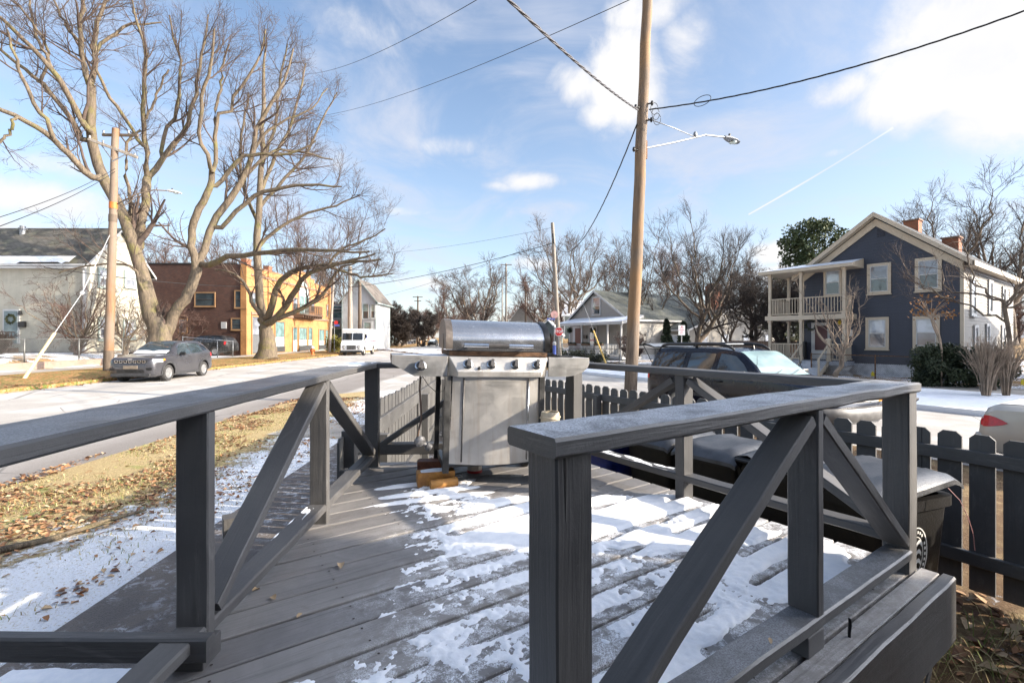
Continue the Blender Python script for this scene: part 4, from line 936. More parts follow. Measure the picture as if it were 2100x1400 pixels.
# ---------------------------------------------------------------- building kit
def m_brick(name, a, b, mortar, rough=.9):
    t = NT(name); v = t.coord('UV'); br = t.nd('ShaderNodeTexBrick'); t.lk(v, br.inputs['Vector'])
    br.inputs['Color1'].default_value = (*a, 1); br.inputs['Color2'].default_value = (*b, 1); br.inputs['Mortar'].default_value = (*mortar, 1)
    br.inputs['Scale'].default_value = 1; br.inputs['Brick Width'].default_value = .21; br.inputs['Row Height'].default_value = .075; br.inputs['Mortar Size'].default_value = .007
    n = t.noise(t.coord('Object'), 1.1, 5, .65); c = t.mix(t.mth('MULTIPLY', t.ramp(n, .4, .7), .45), br.outputs[0], tuple(x*.4 for x in a)); t.col(c); t.set(Roughness=rough)
    t.bump(br.outputs['Fac'], -.4, .006); return t.mat
def m_shingle(name, a, b, moss=.0):
    t = NT(name); v = t.coord('UV'); br = t.nd('ShaderNodeTexBrick'); t.lk(v, br.inputs['Vector'])
    br.inputs['Color1'].default_value = (*a, 1); br.inputs['Color2'].default_value = (*b, 1); br.inputs['Mortar'].default_value = (*[x*.45 for x in a], 1)
    br.inputs['Scale'].default_value = 1; br.inputs['Brick Width'].default_value = .32; br.inputs['Row Height'].default_value = .15; br.inputs['Mortar Size'].default_value = .012
    o = t.coord('Object'); n = t.noise(o, .7, 6, .65, .5); c = t.mix(t.ramp(n, .42, .64), br.outputs[0], tuple(x*.5 for x in a))
    if moss: c = t.mix(t.mth('MULTIPLY', t.ramp(t.noise(o, 1.6, 5, .6), .5, .68), moss), c, (.16, .165, .11))
    t.col(c); t.set(Roughness=.92); t.bump(t.mth('ADD', br.outputs['Fac'], t.noise(o, 40, 3, .6)), -.4, .012); return t.mat
def m_board(name, col, dirt=.25, rough=.6):
    t = NT(name); o = t.coord('Object'); n = t.noise(o, 1.3, 6, .65, .4); s = t.noise(t.coord('Object', (3, 3, .25)), 2.2, 5, .6)
    c = t.mix(t.mth('MULTIPLY', t.ramp(t.mth('ADD', n, t.mth('MULTIPLY', s, .5)), .6, .95), dirt), col, tuple(x*.45 for x in col)); t.col(c); t.set(Roughness=rough)
    t.bump(t.noise(o, 25, 4, .6), .1, .004); return t.mat
def m_glass(name, col=(.03, .04, .045), rough=.04):
    t = NT(name); o = t.coord('Object'); n = t.noise(o, 1.5, 3, .5); t.col(t.mix(t.ramp(n, .35, .7), col, tuple(x*1.8 for x in col))); t.set(Roughness=rough, Metallic=0.)
    t.b.inputs['Specular IOR Level'].default_value = .9; t.b.inputs['IOR'].default_value = 1.6; t.bump(t.noise(o, 3, 2, .5), .05, .02); return t.mat
M_GLASS = m_glass('dark window glass'); M_GLASSB = m_glass('window over pale blind', (.30, .33, .37), .06); M_GLASSC = m_glass('window over curtain', (.13, .14, .16), .06); M_GLASSG = m_glass('green shop glass', (.10, .16, .155), .08); M_FILM = m_glass('frosted shop glass', (.42, .50, .49), .25)
M_TRIMW = m_board('white trim', (.50, .50, .49), .2); M_TAN = m_board('cream tan trim', (.53, .445, .335), .18); M_DARKS = m_board('slate blue clapboard', (.036, .042, .062), .2, .5); M_LAP = m_board('pale clapboard', (.21, .19, .16), .2)
M_CREAM = m_board('cream vinyl siding', (.45, .425, .35), .3); M_TEALT = m_board('pale teal trim', (.36, .43, .41), .3); M_GREYS = m_board('warm grey siding', (.30, .285, .26), .2); M_GREEN = m_board('grey green siding', (.16, .18, .165), .25)
M_FOUND = simple('painted foundation', (.55, .56, .58), .85, .2, 3, 0, .3, 30); M_BRICKR = m_brick('dark red brick', (.105, .042, .027), (.06, .027, .02), (.085, .07, .06)); M_BRICKY = m_brick('ochre brick', (.47, .225, .08), (.39, .18, .06), (.33, .20, .10)); M_BRICKO = m_brick('orange red brick', (.34, .12, .055), (.26, .085, .045), (.25, .16, .11))
M_ROOFD = m_shingle('dark shingles', (.05, .052, .055), (.075, .075, .075)); M_ROOFM = m_shingle('mossy weathered shingles', (.105, .10, .088), (.15, .142, .125), .45); M_ROOFG = m_shingle('grey green shingles', (.075, .085, .08), (.11, .115, .105), .3); M_ROOFT = m_shingle('brown shingles', (.14, .12, .105), (.18, .16, .14))
M_STONE = simple('pale stone trim', (.48, .40, .30), .85, .2, 5, 0, .2); M_WREATH = simple('dried wreath', (.05, .06, .025), .9, .5, 30, 0, .5, 60)
def wquad(mb, a, b, c, d, mi=0):
    """wall quad with uv in metres"""
    a, b, c, d = map(Vector, (a, b, c, d)); e = (b-a).normalized(); n = e.cross(d-a); f = n.cross(e).normalized()
    o = a.x*.3+a.y*.7
    mb.add([a, b, c, d], [(0, 1, 2, 3)], mi, [[((p-a).dot(e)+o, (p-a).dot(f)) for p in (a, b, c, d)]])
def wpoly(mb, pts, mi=0):
    pts = [Vector(p) for p in pts]; a = pts[0]; e = (pts[1]-a).normalized(); n = e.cross(pts[-1]-a); f = n.cross(e).normalized()
    mb.add(pts, [tuple(range(len(pts)))], mi, [[((p-a).dot(e), (p-a).dot(f)) for p in pts]])
def siding(mb, poly, o, a, out, pitch=.14, lap=.016, mi=0):
    """lapped boards over a convex wall outline poly of (along, z)"""
    z0 = min(p[1] for p in poly); z1 = max(p[1] for p in poly); k = int((z1-z0)/pitch)+1
    for i in range(k):
        lo, hi = z0+i*pitch, z0+(i+1)*pitch
        s = clip(poly, 0, 1, lo); s = clip(s, 0, 1, hi, -1) if len(s) > 2 else s
        if len(s) < 3: continue
        V = [o+a*p[0]+UP*p[1]+out*(.002+lap*(hi-p[1])/pitch) for p in s]
        mb.add(V, [tuple(range(len(V)))], mi)
        bt = [p for p in s if abs(p[1]-lo) < 1e-6]
        if len(bt) >= 2:
            x0, x1 = min(p[0] for p in bt), max(p[0] for p in bt)
            A = o+a*x0+UP*lo; B = o+a*x1+UP*lo; mb.quad(A+out*.002, B+out*.002, B+out*(lap+.002), A+out*(lap+.002), mi)
def window(root, c, a, out, w, h, casing=.1, cm=None, sm=None, panes=(None, None), sill=True, arch=False, deep=.03, name='window', sash=.045):
    """c: centre on the wall; builds window > sash, pane, sill"""
    c = Vector(c); cm = cm or M_TRIMW; sm = sm or M_TRIMW; p0, p1 = panes[0] or M_GLASS, panes[1] or panes[0] or M_GLASS
    mb = MB(); W2, H2 = w/2, h/2; k = casing
    for x0, x1, z0, z1 in ((-W2-k, -W2, -H2-k, H2+k), (W2, W2+k, -H2-k, H2+k), (-W2, W2, H2, H2+k), (-W2, W2, -H2-k, -H2)):
        mb.box(c+a*((x0+x1)/2)+UP*((z0+z1)/2)+out*(deep/2+.015), (x1-x0, deep+.03, z1-z0), (a, out, UP))
    wd = mb.build(name, cm, root)
    mb = MB(); s = sash
    for x0, x1, z0, z1 in ((-W2, -W2+s, -H2, H2), (W2-s, W2, -H2, H2), (-W2+s, W2-s, H2-s, H2), (-W2+s, W2-s, -H2, -H2+s), (-W2+s, W2-s, -s/2, s/2)):
        mb.box(c+a*((x0+x1)/2)+UP*((z0+z1)/2)+out*(.026), (x1-x0, .036, z1-z0), (a, out, UP))
    mb.build('sash', sm, wd)
    for z0, z1, pm in ((-H2+s, -s/2, p1), (s/2, H2-s, p0)):
        mb = MB(); A = c+out*.022; mb.quad(A+a*(-W2+s)+UP*z0, A+a*(W2-s)+UP*z0, A+a*(W2-s)+UP*z1, A+a*(-W2+s)+UP*z1); mb.build('pane', pm, wd)
    if sill:
        mb = MB(); mb.box(c+UP*(-H2-k-.02)+out*(.05+deep/2), (w+2*k+.06, .09+deep, .045), (a, out, UP)); mb.build('sill', cm, wd)
    return wd
def gable(root, o, a, b, L, Wd, zb, ze, zr, wm, rm, tm, ridge='b', over=.35, pitch=.14, found=.0, fm=None, lap=.016, wb=None, off=None, bmat=None, fascia=.16, sides='flrb'):
    """gabled block: o front-left corner, a along the front, b away; ridge along a or b; off = ridge position along the gable"""
    o = Vector((o[0], o[1], 0)); na, nb = -b, a
    gl = L if ridge == 'b' else Wd; off = gl/2 if off is None else off
    def wall(nm, o_, d, out, ln, gab):
        poly = [(0, zb+found), (ln, zb+found), (ln, ze), (off if gab == 1 else ln-off, zr), (0, ze)] if gab else [(0, zb+found), (ln, zb+found), (ln, ze), (0, ze)]
        mb = MB()
        if bmat: wpoly(mb, [o_+d*p[0]+UP*p[1] for p in poly])
        else:
            wpoly(mb, [o_+d*p[0]+UP*p[1]-out*.004 for p in poly]); siding(mb, poly, o_, d, out, pitch, lap)
        mb.build('wall', bmat or wm, root)
        if found:
            mb = MB(); mb.box(o_+d*(ln/2)+UP*(zb-.3+(found+.3)/2)-out*.03, (ln, .1, found+.3), (d, out, UP)); mb.build('foundation', fm or M_FOUND, root)
    g = ridge == 'b'
    if 'f' in sides: wall('f', o, a, -b, L, 1 if g else 0)
    if 'r' in sides: wall('r', o+a*L, b, a, Wd, 0 if g else 1)
    if 'b' in sides: wall('b', o+a*L+b*Wd, -a, b, L, 2 if g else 0)
    if 'l' in sides: wall('l', o+b*Wd, -b, -a, Wd, 0 if g else 2)
    if tm:
        for p, d1, d2 in ((o, a, b), (o+a*L, -a, b), (o+a*L+b*Wd, -a, -b), (o+b*Wd, a, -b)):
            mb = MB(); mb.box(p+d1*.05+d2*.05+UP*((zb+found+ze)/2)-(d1+d2)*.022, (.14, .14, ze-zb-found), (a, b, UP)); mb.build('corner_board', tm, root)
    # roof: two slabs with fascia / rake boards
    u, v, lu, lv = (a, b, L, Wd) if g else (b, a, Wd, L)          # u across the ridge, v along it
    for side in (0, 1):
        e0 = 0 if side == 0 else lu; run = off if side == 0 else lu-off; sl = (zr-ze)/run
        eo = e0-over if side == 0 else e0+over; eo_z = ze-sl*over
        th = .07; mb = MB()
        pe0 = o+u*eo-v*over+UP*(eo_z+.09); pe1 = pe0+v*(lv+2*over); pr0 = o+u*off-v*over+UP*(zr+.09); pr1 = pr0+v*(lv+2*over)
        wquad(mb, pe0, pe1, pr1, pr0) if side else wquad(mb, pe1, pe0, pr0, pr1)
        D_ = UP*-th; mb.add([pe0+D_, pe1+D_, pr1+D_, pr0+D_], [(0, 1, 2, 3)])
        for q0, q1 in ((pe0, pe1), (pe0, pr0), (pe1, pr1)): mb.add([q0, q1, q1+D_, q0+D_], [(0, 1, 2, 3)])
        rf = mb.build('roof', rm, root)
        if tm:
            for q0, q1, nm in ((pe0, pr0, 'rake_board'), (pe1, pr1, 'rake_board')):
                mb = MB(); outv = -v if q0 is pe0 else v; mb.prism([q0+UP*-.012+outv*.003, q1+UP*-.012+outv*.003, q1+UP*-(.012+fascia)+outv*.003, q0+UP*-(.012+fascia)+outv*.003], outv*.035); mb.build(nm, tm, rf)
            mb = MB(); s_ = (-u if side == 0 else u); mb.prism([pe0+s_*.003-UP*.012, pe1+s_*.003-UP*.012, pe1+s_*.003-UP*(.012+fascia*.8), pe0+s_*.003-UP*(.012+fascia*.8)], s_*.03); mb.build('eave_board', tm, rf)
            mb = MB(); mb.add([pe0-UP*(th+.06), pe1-UP*(th+.06), o+u*e0-v*over+v*(lv+2*over)+UP*(eo_z+.09-th-.055), o+u*e0-v*over+UP*(eo_z+.09-th-.055)], [(0, 1, 2, 3)]); mb.build('soffit', tm, rf)
def railing(root, p0, p1, z0, h, mat, n=None, name='porch_railing', bw=.03, sp=.12):
    p0, p1 = Vector((p0[0], p0[1], z0)), Vector((p1[0], p1[1], z0)); L_ = (p1-p0).length; n = n or int(L_/sp); d = (p1-p0).normalized()
    mb = MB(); mb.beam(p0+UP*h, p1+UP*h, .07, .05); mb.beam(p0+UP*.09, p1+UP*.09, .05, .06)
    for i in range(1, n): p = p0+(p1-p0)*(i/n); mb.box(p+UP*(h/2+.04), (bw, bw, h-.1), (d, UP.cross(d), UP))
    return mb.build(name, mat, root)
def column(root, p, z0, z1, w, mat, name='porch_column', ax=None):
    a = ax or Vector((1, 0, 0)); b = UP.cross(a); mb = MB(); p = Vector((p[0], p[1], 0))
    mb.box(p+UP*((z0+z1)/2), (w, w, z1-z0), (a, b, UP)); mb.box(p+UP*(z1-.06), (w*1.5, w*1.5, .1), (a, b, UP)); mb.box(p+UP*(z0+.08), (w*1.35, w*1.35, .16), (a, b, UP)); return mb.build(name, mat, root)
def wreath(root, c, nrm, r, mat=None):
    mb = MB(); a = Vector(nrm).orthogonal().normalized(); b = Vector(nrm).cross(a); c = Vector(c); rg = random.Random(3)
    for i in range(90):
        t = rg.uniform(0, 6.28); p = c+(a*math.cos(t)+b*math.sin(t))*r*rg.uniform(.75, 1.1); d = Vector((rg.gauss(0, 1), rg.gauss(0, 1), rg.gauss(0, 1))).normalized()*r*.3; e = d.orthogonal().normalized()*r*.08
        mb.add([p-d+e, p+d+e, p+d-e, p-d-e], [(0, 1, 2, 3)])
    return mb.build('wreath', mat or M_WREATH, root)

# ---------------------------------------------------------------- slate blue house across the side street
HO = Vector((17.35, 24.3, 0)); HU = Vector((.588, -.809, 0)); HV = Vector((.809, .588, 0)); HF = -HV
def hw(px, py, e=0.):
    """point of the gable wall seen at a photo point -> (s, z); e: metres in front of the wall"""
    O = HO-HV*e; t = (px-1050)/975; s = (t*O.y-O.x)/(.588+.809*t); Y = O.y-.809*s; return s, EYE+(692-py)/975*Y
HG = -.10
h1 = thing('house', 'slate blue clapboard house with cream trim and a two-storey porch across the side street', 'house', HO+HU*1)
s0_, s1_ = -2.33, 4.22; pk = hw(1800, 446); off = 1.05-s0_
gable(h1, HO+HU*s0_, HU, HV, s1_-s0_, 11.5, HG, 5.35, 7.86, M_DARKS, M_ROOFD, None, 'b', .40, .148, .62, M_FOUND, .02, off=off, sides='flb')
# the sunlit flank of the same house
oR = HO+HU*s1_; mb = MB(); pl = [(0, HG+.62), (11.5, HG+.62), (11.5, 5.35), (0, 5.35)]; wpoly(mb, [oR+HV*p[0]+UP*p[1]-HU*.004 for p in pl]); siding(mb, pl, oR, HV, HU, .148, .02); mb.build('wall', M_LAP, h1)
mb = MB(); mb.box(oR+HV*5.75+UP*(HG+.16)-HU*.03, (11.5, .1, .92), (HV, HU, UP)); mb.build('foundation', M_FOUND, h1)
for s in (s0_, s1_):
    mb = MB(); mb.box(HO+HU*(s+(.04 if s < 0 else -.04))+HF*.012+UP*2.95, (.13, .06, 4.75), (HU, HV, UP)); mb.build('corner_board', M_TAN, h1)
# wide cream rake and frieze boards of the gable
for sd, e0, run in ((0, s0_, off), (1, s1_, s1_-s0_-off)):
    sl = (7.86-5.35)/run; sg = -1 if sd == 0 else 1; pkp = HO+HU*(s0_+off)
    for nm, d0, th_, o0, zz in (('rake_board', .36, .22, .36, .09), ('frieze_board', .02, .36, .0, -.20)):
        ev = HO+HU*(e0+sg*o0); A = pkp+UP*(7.86+zz)+HF*(d0+.03); B = ev+UP*(5.35-sl*o0+zz)+HF*(d0+.03)
        mb = MB(); mb.prism([A, B, B-UP*th_, A-UP*th_], HF*.045); mb.build(nm, M_TAN, h1)
    A = pkp+UP*(7.86-.14); B = HO+HU*(e0+sg*.36)+UP*(5.35-sl*.36-.14); mb = MB(); mb.add([A+HF*.03, B+HF*.03, B+HF*.40, A+HF*.40], [(0, 1, 2, 3)]); mb.build('soffit', M_TAN, h1)
ev = oR+HU*.40-HV*.4+UP*(5.35-.32); mb = MB(); mb.prism([ev+UP*.10, ev+HV*12.3+UP*.10, ev+HV*12.3-UP*.12, ev-UP*.12], HU*.04); mb.add([ev-UP*.1, ev+HV*12.3-UP*.1, ev+HV*12.3-HU*.40-UP*.08, ev-HU*.40-UP*.08], [(0, 1, 2, 3)]); mb.build('eave_board', M_TAN, h1)
mb = MB(); mb.box(oR+HV*5.75+HU*.03+UP*5.0, (11.5, .05, .42), (HV, HU, UP)); mb.build('frieze_board', M_DARKS, h1)
def hwin(x0, y0, x1, y1, panes, k=.12, **kw):
    a0, z1 = hw(x0, y0); a1, z0 = hw(x1, y1); return window(h1, HO+HU*((a0+a1)/2)+UP*((z0+z1)/2)+HF*.02, HU, HF, a1-a0-2*k, z1-z0-2*k, k, M_TAN, M_TRIMW, panes, **kw)
hwin(1779, 542.5, 1828, 601.5, (M_GLASSC, M_GLASS)); hwin(1877, 531, 1932, 595.5, (M_GLASSC, M_GLASS)); hwin(1776, 651, 1823.5, 716.8, (M_GLASSB, M_GLASSC)); hwin(1872.5, 649, 1928, 716, (M_GLASSB, M_GLASSC))
a0, z1 = hw(1799, 460); a1, z0 = hw(1815, 484); mb = MB()
for i in range(9): mb.box(HO+HU*((a0+a1)/2)+UP*(z0+(z1-z0)*(i+.5)/9)+HF*.03, (a1-a0, .03, (z1-z0)/9*.7), (HU, (HV*.9+UP*.4).normalized(), (UP*.9-HV*.4).normalized()))
mb.build('gable_vent', M_DARKS, h1)
for (v_, z0, z1, w) in ((1.6, 2.9, 4.5, .8), (5.2, 3.1, 4.6, .75), (2.1, .9, 2.3, .55), (4.6, .9, 2.4, .55), (8.4, .9, 2.4, .7), (8.6, 3.1, 4.5, .7)):
    window(h1, oR+HV*v_+UP*((z0+z1)/2)+HU*.02, HV, HU, w, z1-z0, .1, M_TRIMW, M_TRIMW, (M_GLASSC, M_GLASS))
for v_, s, zt in ((6.2, .93, 8.45), (6.0, 2.65, 7.15)):
    mb = MB(); c = HO+HU*s+HV*v_; x = .34
    for d, n_ in ((HU, HF), (HV, HU), (-HU, HV), (-HV, -HU)):
        A = c+n_*x-d*x; wquad(mb, A+UP*(zt-2.2), A+d*2*x+UP*(zt-2.2), A+d*2*x+UP*zt, A+UP*zt)
    mb.box(c+UP*(zt+.03), (.78, .78, .08), (HU, HV, UP)); mb.build('chimney', M_BRICKO, h1)
# two-storey porch
pf = HO+HF*1.05
def pp(s, e): return HO+HU*s+HF*e
PL0, PR0, ZF1, ZF2, ZRF = -3.55, .04, .62, 3.0, 5.35
mb = MB(); mb.prism([pp(PL0-.1, 1.12)+UP*ZF1, pp(PR0+.1, 1.12)+UP*ZF1, pp(PR0+.1, .02)+UP*ZF1, pp(-2.36, .02)+UP*ZF1, pp(-2.36, -1.3)+UP*ZF1, pp(PL0-.1, -1.3)+UP*ZF1], UP*-.22); pfl = mb.build('porch_floor', simple('grey porch floor', (.36, .38, .42), .7, .15, 3), h1)
mb = MB(); mb.prism([pp(PL0-.2, 1.22)+UP*ZF2, pp(PR0+.2, 1.22)+UP*ZF2, pp(PR0+.2, .02)+UP*ZF2, pp(-2.36, .02)+UP*ZF2, pp(-2.36, -1.4)+UP*ZF2, pp(PL0-.2, -1.4)+UP*ZF2], UP*-.24); mb.build('balcony_floor', M_TAN, h1)
mb = MB(); q0 = [pp(PL0-.45, 1.5), pp(PR0+.5, 1.5), pp(PR0+.5, .02), pp(-2.36, .02), pp(-2.36, -1.8), pp(PL0-.45, -1.8)]; zs = [ZRF, ZRF, ZRF+.33, ZRF+.33, ZRF, ZRF]
top = [p+UP*(z+.10) for p, z in zip(q0, zs)]; bot = [p+UP*(ZRF-.05) for p in q0]; n = 6
mb.add(top+bot, [tuple(range(n)), tuple(range(2*n-1, n-1, -1))]+[(i, n+i, n+(i+1) % n, (i+1) % n) for i in range(n)]); prf = mb.build('porch_roof', M_TAN, h1)
mb = MB(); mb.add([p+UP*.012 for p in top[:4]], [(0, 1, 2, 3)]); mb.add([top[0]+UP*.012, top[3]+UP*.012, top[4]+UP*.012, top[5]+UP*.012], [(0, 1, 2, 3)]); mb.build('snow', M_SNOW, prf)
for s, e in ((PL0, 1.05), (-1.95, 1.05), (PR0, 1.05), (PL0, -1.2), (-2.28, -1.2)):
    column(h1, pp(s, e), ZF2, ZRF-.05, .13, M_TAN, ax=HU); column(h1, pp(s, e), ZF1, ZF2-.24, .13, M_TAN, ax=HU)
for a_, b_ in (((PL0, 1.05), (-1.95, 1.05)), ((-1.95, 1.05), (PR0, 1.05)), ((PR0, 1.05), (PR0, .05)), ((PL0, 1.05), (PL0, -1.2))):
    railing(h1, pp(*a_), pp(*b_), ZF2, .92, M_TAN, sp=.14)
for a_, b_ in (((PL0, 1.05), (-1.95, 1.05)), ((-.62, 1.05), (PR0, 1.05)), ((PR0, 1.05), (PR0, .05)), ((PL0, 1.05), (PL0, -1.2))):
    railing(h1, pp(*a_), pp(*b_), ZF1, .86, M_TAN, sp=.14)
column(h1, pp(-.62, 1.05), ZF1, ZF1+1.15, .16, M_TAN, 'newel_post', HU)
for k in range(4):
    mb = MB(); mb.box(pp(-1.28, 1.25+.28*k)+UP*(ZF1-.17*(k+1)-.03), (1.25, .32, .06), (HU, HV, UP)); mb.box(pp(-1.28, 1.13+.28*k)+UP*(ZF1-.17*(k+1)+.06), (1.2, .03, .16), (HU, HV, UP)); mb.build('step', simple('snowy step', (.5, .52, .56), .8) if k == 0 else bpy.data.materials['snowy step'], h1)
for s in (-1.92, -.64):
    mb = MB(); mb.beam(pp(s, 1.1)+UP*(ZF1+.85), pp(s, 2.25)+UP*(HG+.85), .06, .06); mb.beam(pp(s, 2.25)+UP*HG, pp(s, 2.25)+UP*(HG+.9), .08, .08, up=HU); mb.beam(pp(s, 1.1)+UP*(ZF1-.1), pp(s, 2.25)+UP*(HG), .05, .2); mb.build('stair_rail', M_TAN, h1)
mb = MB()
for i in range(12):
    x = -.5+i*.06; mb.beam(pp(x-.25, 1.03)+UP*(HG+.05), pp(x+.25, 1.03)+UP*(ZF1-.24), .025, .008, up=HF); mb.beam(pp(x+.25, 1.02)+UP*(HG+.05), pp(x-.25, 1.02)+UP*(ZF1-.24), .025, .008, up=HF)
mb.build('porch_lattice', M_FOUND, h1)
def hbox(x0, y0, x1, y1, nm, mat, d=.05, e=.0, par=None):
    a0, z1 = hw(x0, y0, e); a1, z0 = hw(x1, y1, e); mb = MB(); mb.box(HO+HU*((a0+a1)/2)+UP*((z0+z1)/2)+HF*(e+d/2+.02), (a1-a0, d, z1-z0), (HU, HV, UP)); return mb.build(nm, mat, par or h1)
dr = hbox(1665, 662, 1702, 737, 'door', M_TRIMW, .05); hbox(1672, 668, 1697, 718, 'door_panel', simple('dark red door', (.07, .018, .022), .4), .03, .06, dr)
wreath(h1, HO+HU*hw(1663, 667, .9)[0]+UP*hw(1663, 667, .9)[1]+HF*.9, HF, .26)
hwin(1690, 553, 1727, 606, (M_GLASSB, M_GLASS), .09)
sg = hbox(1731, 676, 1749, 689, 'house_plaque', M_TRIMW, .03)
a0, z0 = hw(1740, 685.5); lettering('lettering', 'UNIT 1', .11, HO+HU*a0+UP*z0+HF*.055, HU, UP, M_BLK, sg)
mb = MB(); a0, z0 = hw(1722, 662, .1); mb.lathe([(.05, 0), (.09, .06), (.07, .2), (.02, .24)], HO+HU*a0+HF*.12+UP*(z0-.1), n=10); mb.build('porch_lamp', simple('yellow lamp glass', (.6, .42, .05), .3), h1)
hbox(1640, 700, 1655, 736, 'porch_chair', M_BLK, .3, .2)

# ---------------------------------------------------------------- cream house on the far side of the long street
AX_ = Vector((1, 0, 0)); AY_ = Vector((0, 1, 0))
h2 = thing('house', 'cream sided two-storey house with a mossy grey roof behind the leaning pole guard', 'house', (-27, 29, .8))
zb = .72
gable(h2, (-40, 28.9), AX_, AY_, 14., 5.1, zb, 6.36, 8.95, M_CREAM, M_ROOFM, M_TRIMW, 'a', .32, .155, .25, simple('old block foundation', (.28, .26, .23), .9, .3, 3), .018, off=2.5, fascia=.15)
def c2(px, py): 
    Y = 28.9; return (px-1050)/975*Y, EYE+(692-py)/975*Y
mb = MB(); mb.box(Vector((-32.9, 28.56, 6.19)), (14.4, .10, .12)); mb.build('gutter', M_TRIMW, h2)
mb = MB()
xs = np.linspace(-40, -26.6, 60); mb.grid(np.array([[(x, 28.55+.17*j, 6.355+.177*j+.02*(fbm(np.array(x*3.), np.array(j*2.), 2)-.15)-(.10 if fbm(np.array(x*1.4), np.array(j*.8), 6) < .36+.09*j else 0)) for x in xs] for j in range(4)])); mb.build('snow', M_SNOW, h2, smooth=True)
x0, z1 = c2(8, 634); x1, z0 = c2(42, 705); mb = MB(); mb.box(((x0+x1)/2, 28.87, (z0+z1)/2), (x1-x0, .08, z1-z0)); dr = mb.build('door', M_TRIMW, h2)
mb = MB(); mb.box(((x0+x1)/2, 28.82, (z0+z1)/2-.03), (x1-x0-.24, .06, z1-z0-.16)); mb.build('door_leaf', simple('dusty teal door', (.17, .22, .23), .5), dr)
wreath(dr, ((x0+x1)/2+.05, 28.76, z0+1.5), (0, -1, 0), .27)
mb = MB(); mb.box((c2(49, 665)[0], 28.80, c2(49, 665)[1]), (.36, .16, .34)); mb.build('mailbox', M_BLK, h2)
mb = MB(); mb.lathe([(.04, -.1), (.09, -.08), (.08, .12), (.02, .16)], (c2(46, 642)[0], 28.76, c2(46, 642)[1]), n=10); mb.box((c2(44, 644)[0], 28.82, c2(44, 644)[1]), (.2, .1, .1)); mb.build('wall_lamp', M_BLK, h2)
for px, y0, y1, w in ((214, 551, 590, .8), (266, 556, 590, .8), (214, 651, 697, .8), (264, 655, 695, .8)):
    Y = 26*975/(1050-px); z1 = EYE+(692-y0)/975*Y; z0 = EYE+(692-y1)/975*Y
    window(h2, (-25.97, Y, (z0+z1)/2), AY_, AX_, w, z1-z0-.2, .12, M_TEALT, M_TRIMW, (M_GLASSB, M_GLASSC), sash=.06)
mb = MB(); mb.lathe([(.16, 0), (.16, .45), (.22, .46), (.22, .55), (.15, .56), (.15, .68), (.02, .7)], (-31.9, 31, 8.4), n=14); mb.build('roof_vent', M_GALV, h2, smooth=True, angle=40)
mb = MB(); mb.tube([(-26.0, 28.84, 6.2), (-26.0, 28.84, 1.0)], .045, 8); mb.build('downspout', M_TRIMW, h2)
mb = MB(); mb.box((-31.6, 27.6, .95), (3.4, 2.4, .5)); mb.build('porch_floor', simple('brown stoop boards', (.16, .11, .08), .8), h2)
railing(h2, (-33.2, 26.42), (-30.0, 26.42), 1.2, .95, simple('brown stoop rail', (.12, .09, .075), .7), sp=.15); railing(h2, (-29.95, 26.42), (-29.95, 28.6), 1.2, .95, bpy.data.materials['brown stoop rail'], sp=.15)

# ---------------------------------------------------------------- two-storey brick shop building
BZ = .26; b1_ = thing('brick_building', 'two-storey corner shop building with ochre brick front, arched window and small balcony', 'building', (-24.1, 43, BZ))
FX = -24.1; FY0, FY1, ZT = 43., 63., 8.35
mb = MB(); wquad(mb, (FX-16, FY0, BZ-.3), (FX, FY0, BZ-.3), (FX, FY0, ZT+.1), (FX-16, FY0, ZT+.1)); wquad(mb, (FX-16, FY1, BZ-.3), (FX-16, FY0, BZ-.3), (FX-16, FY0, ZT), (FX-16, FY1, ZT)); wquad(mb, (FX, FY1, BZ-.3), (FX-16, FY1, BZ-.3), (FX-16, FY1, ZT), (FX, FY1, ZT)); mb.build('side_wall', M_BRICKR, b1_)
mb = MB(); mb.bx(FX-16, FX-.1, FY0+.1, FY1-.1, ZT-.5, ZT-.35); mb.build('roof', M_ROOFD, b1_)
mb = MB(); mb.bx(FX-16.05, FX-.9, FY0-.06, FY0+.3, ZT+.102, ZT+.22); mb.build('coping', M_ROOFD, b1_)
def fY(px): return -FX*975/(1050-px)
cY = fY(623)
outl = [(FY0, BZ-.3), (FY1, BZ-.3), (FY1, ZT), (cY+3.0, ZT), (cY+3.0, ZT+.45), (cY+1.8, ZT+.45), (cY+1.8, ZT+.95), (cY-1.8, ZT+.95), (cY-1.8, ZT+.45), (cY-3.0, ZT+.45), (cY-3.0, ZT), (FY0, ZT)]
mb = MB()
for y0, y1, zt in ((FY0, cY-3, ZT), (cY-3, cY-1.8, ZT+.45), (cY-1.8, cY+1.8, ZT+.95), (cY+1.8, cY+3, ZT+.45), (cY+3, FY1, ZT)):
    wquad(mb, (FX, y0, BZ-.3), (FX, y1, BZ-.3), (FX, y1, zt), (FX, y0, zt)); wquad(mb, (FX-.3, y1, ZT-1), (FX-.3, y0, ZT-1), (FX-.3, y0, zt), (FX-.3, y1, zt))
    mb.box((FX-.13, (y0+y1)/2, zt+.05), (.36, y1-y0, .10), None, 1)
mb.build('front_wall', (M_BRICKY, M_BRICKO), b1_)
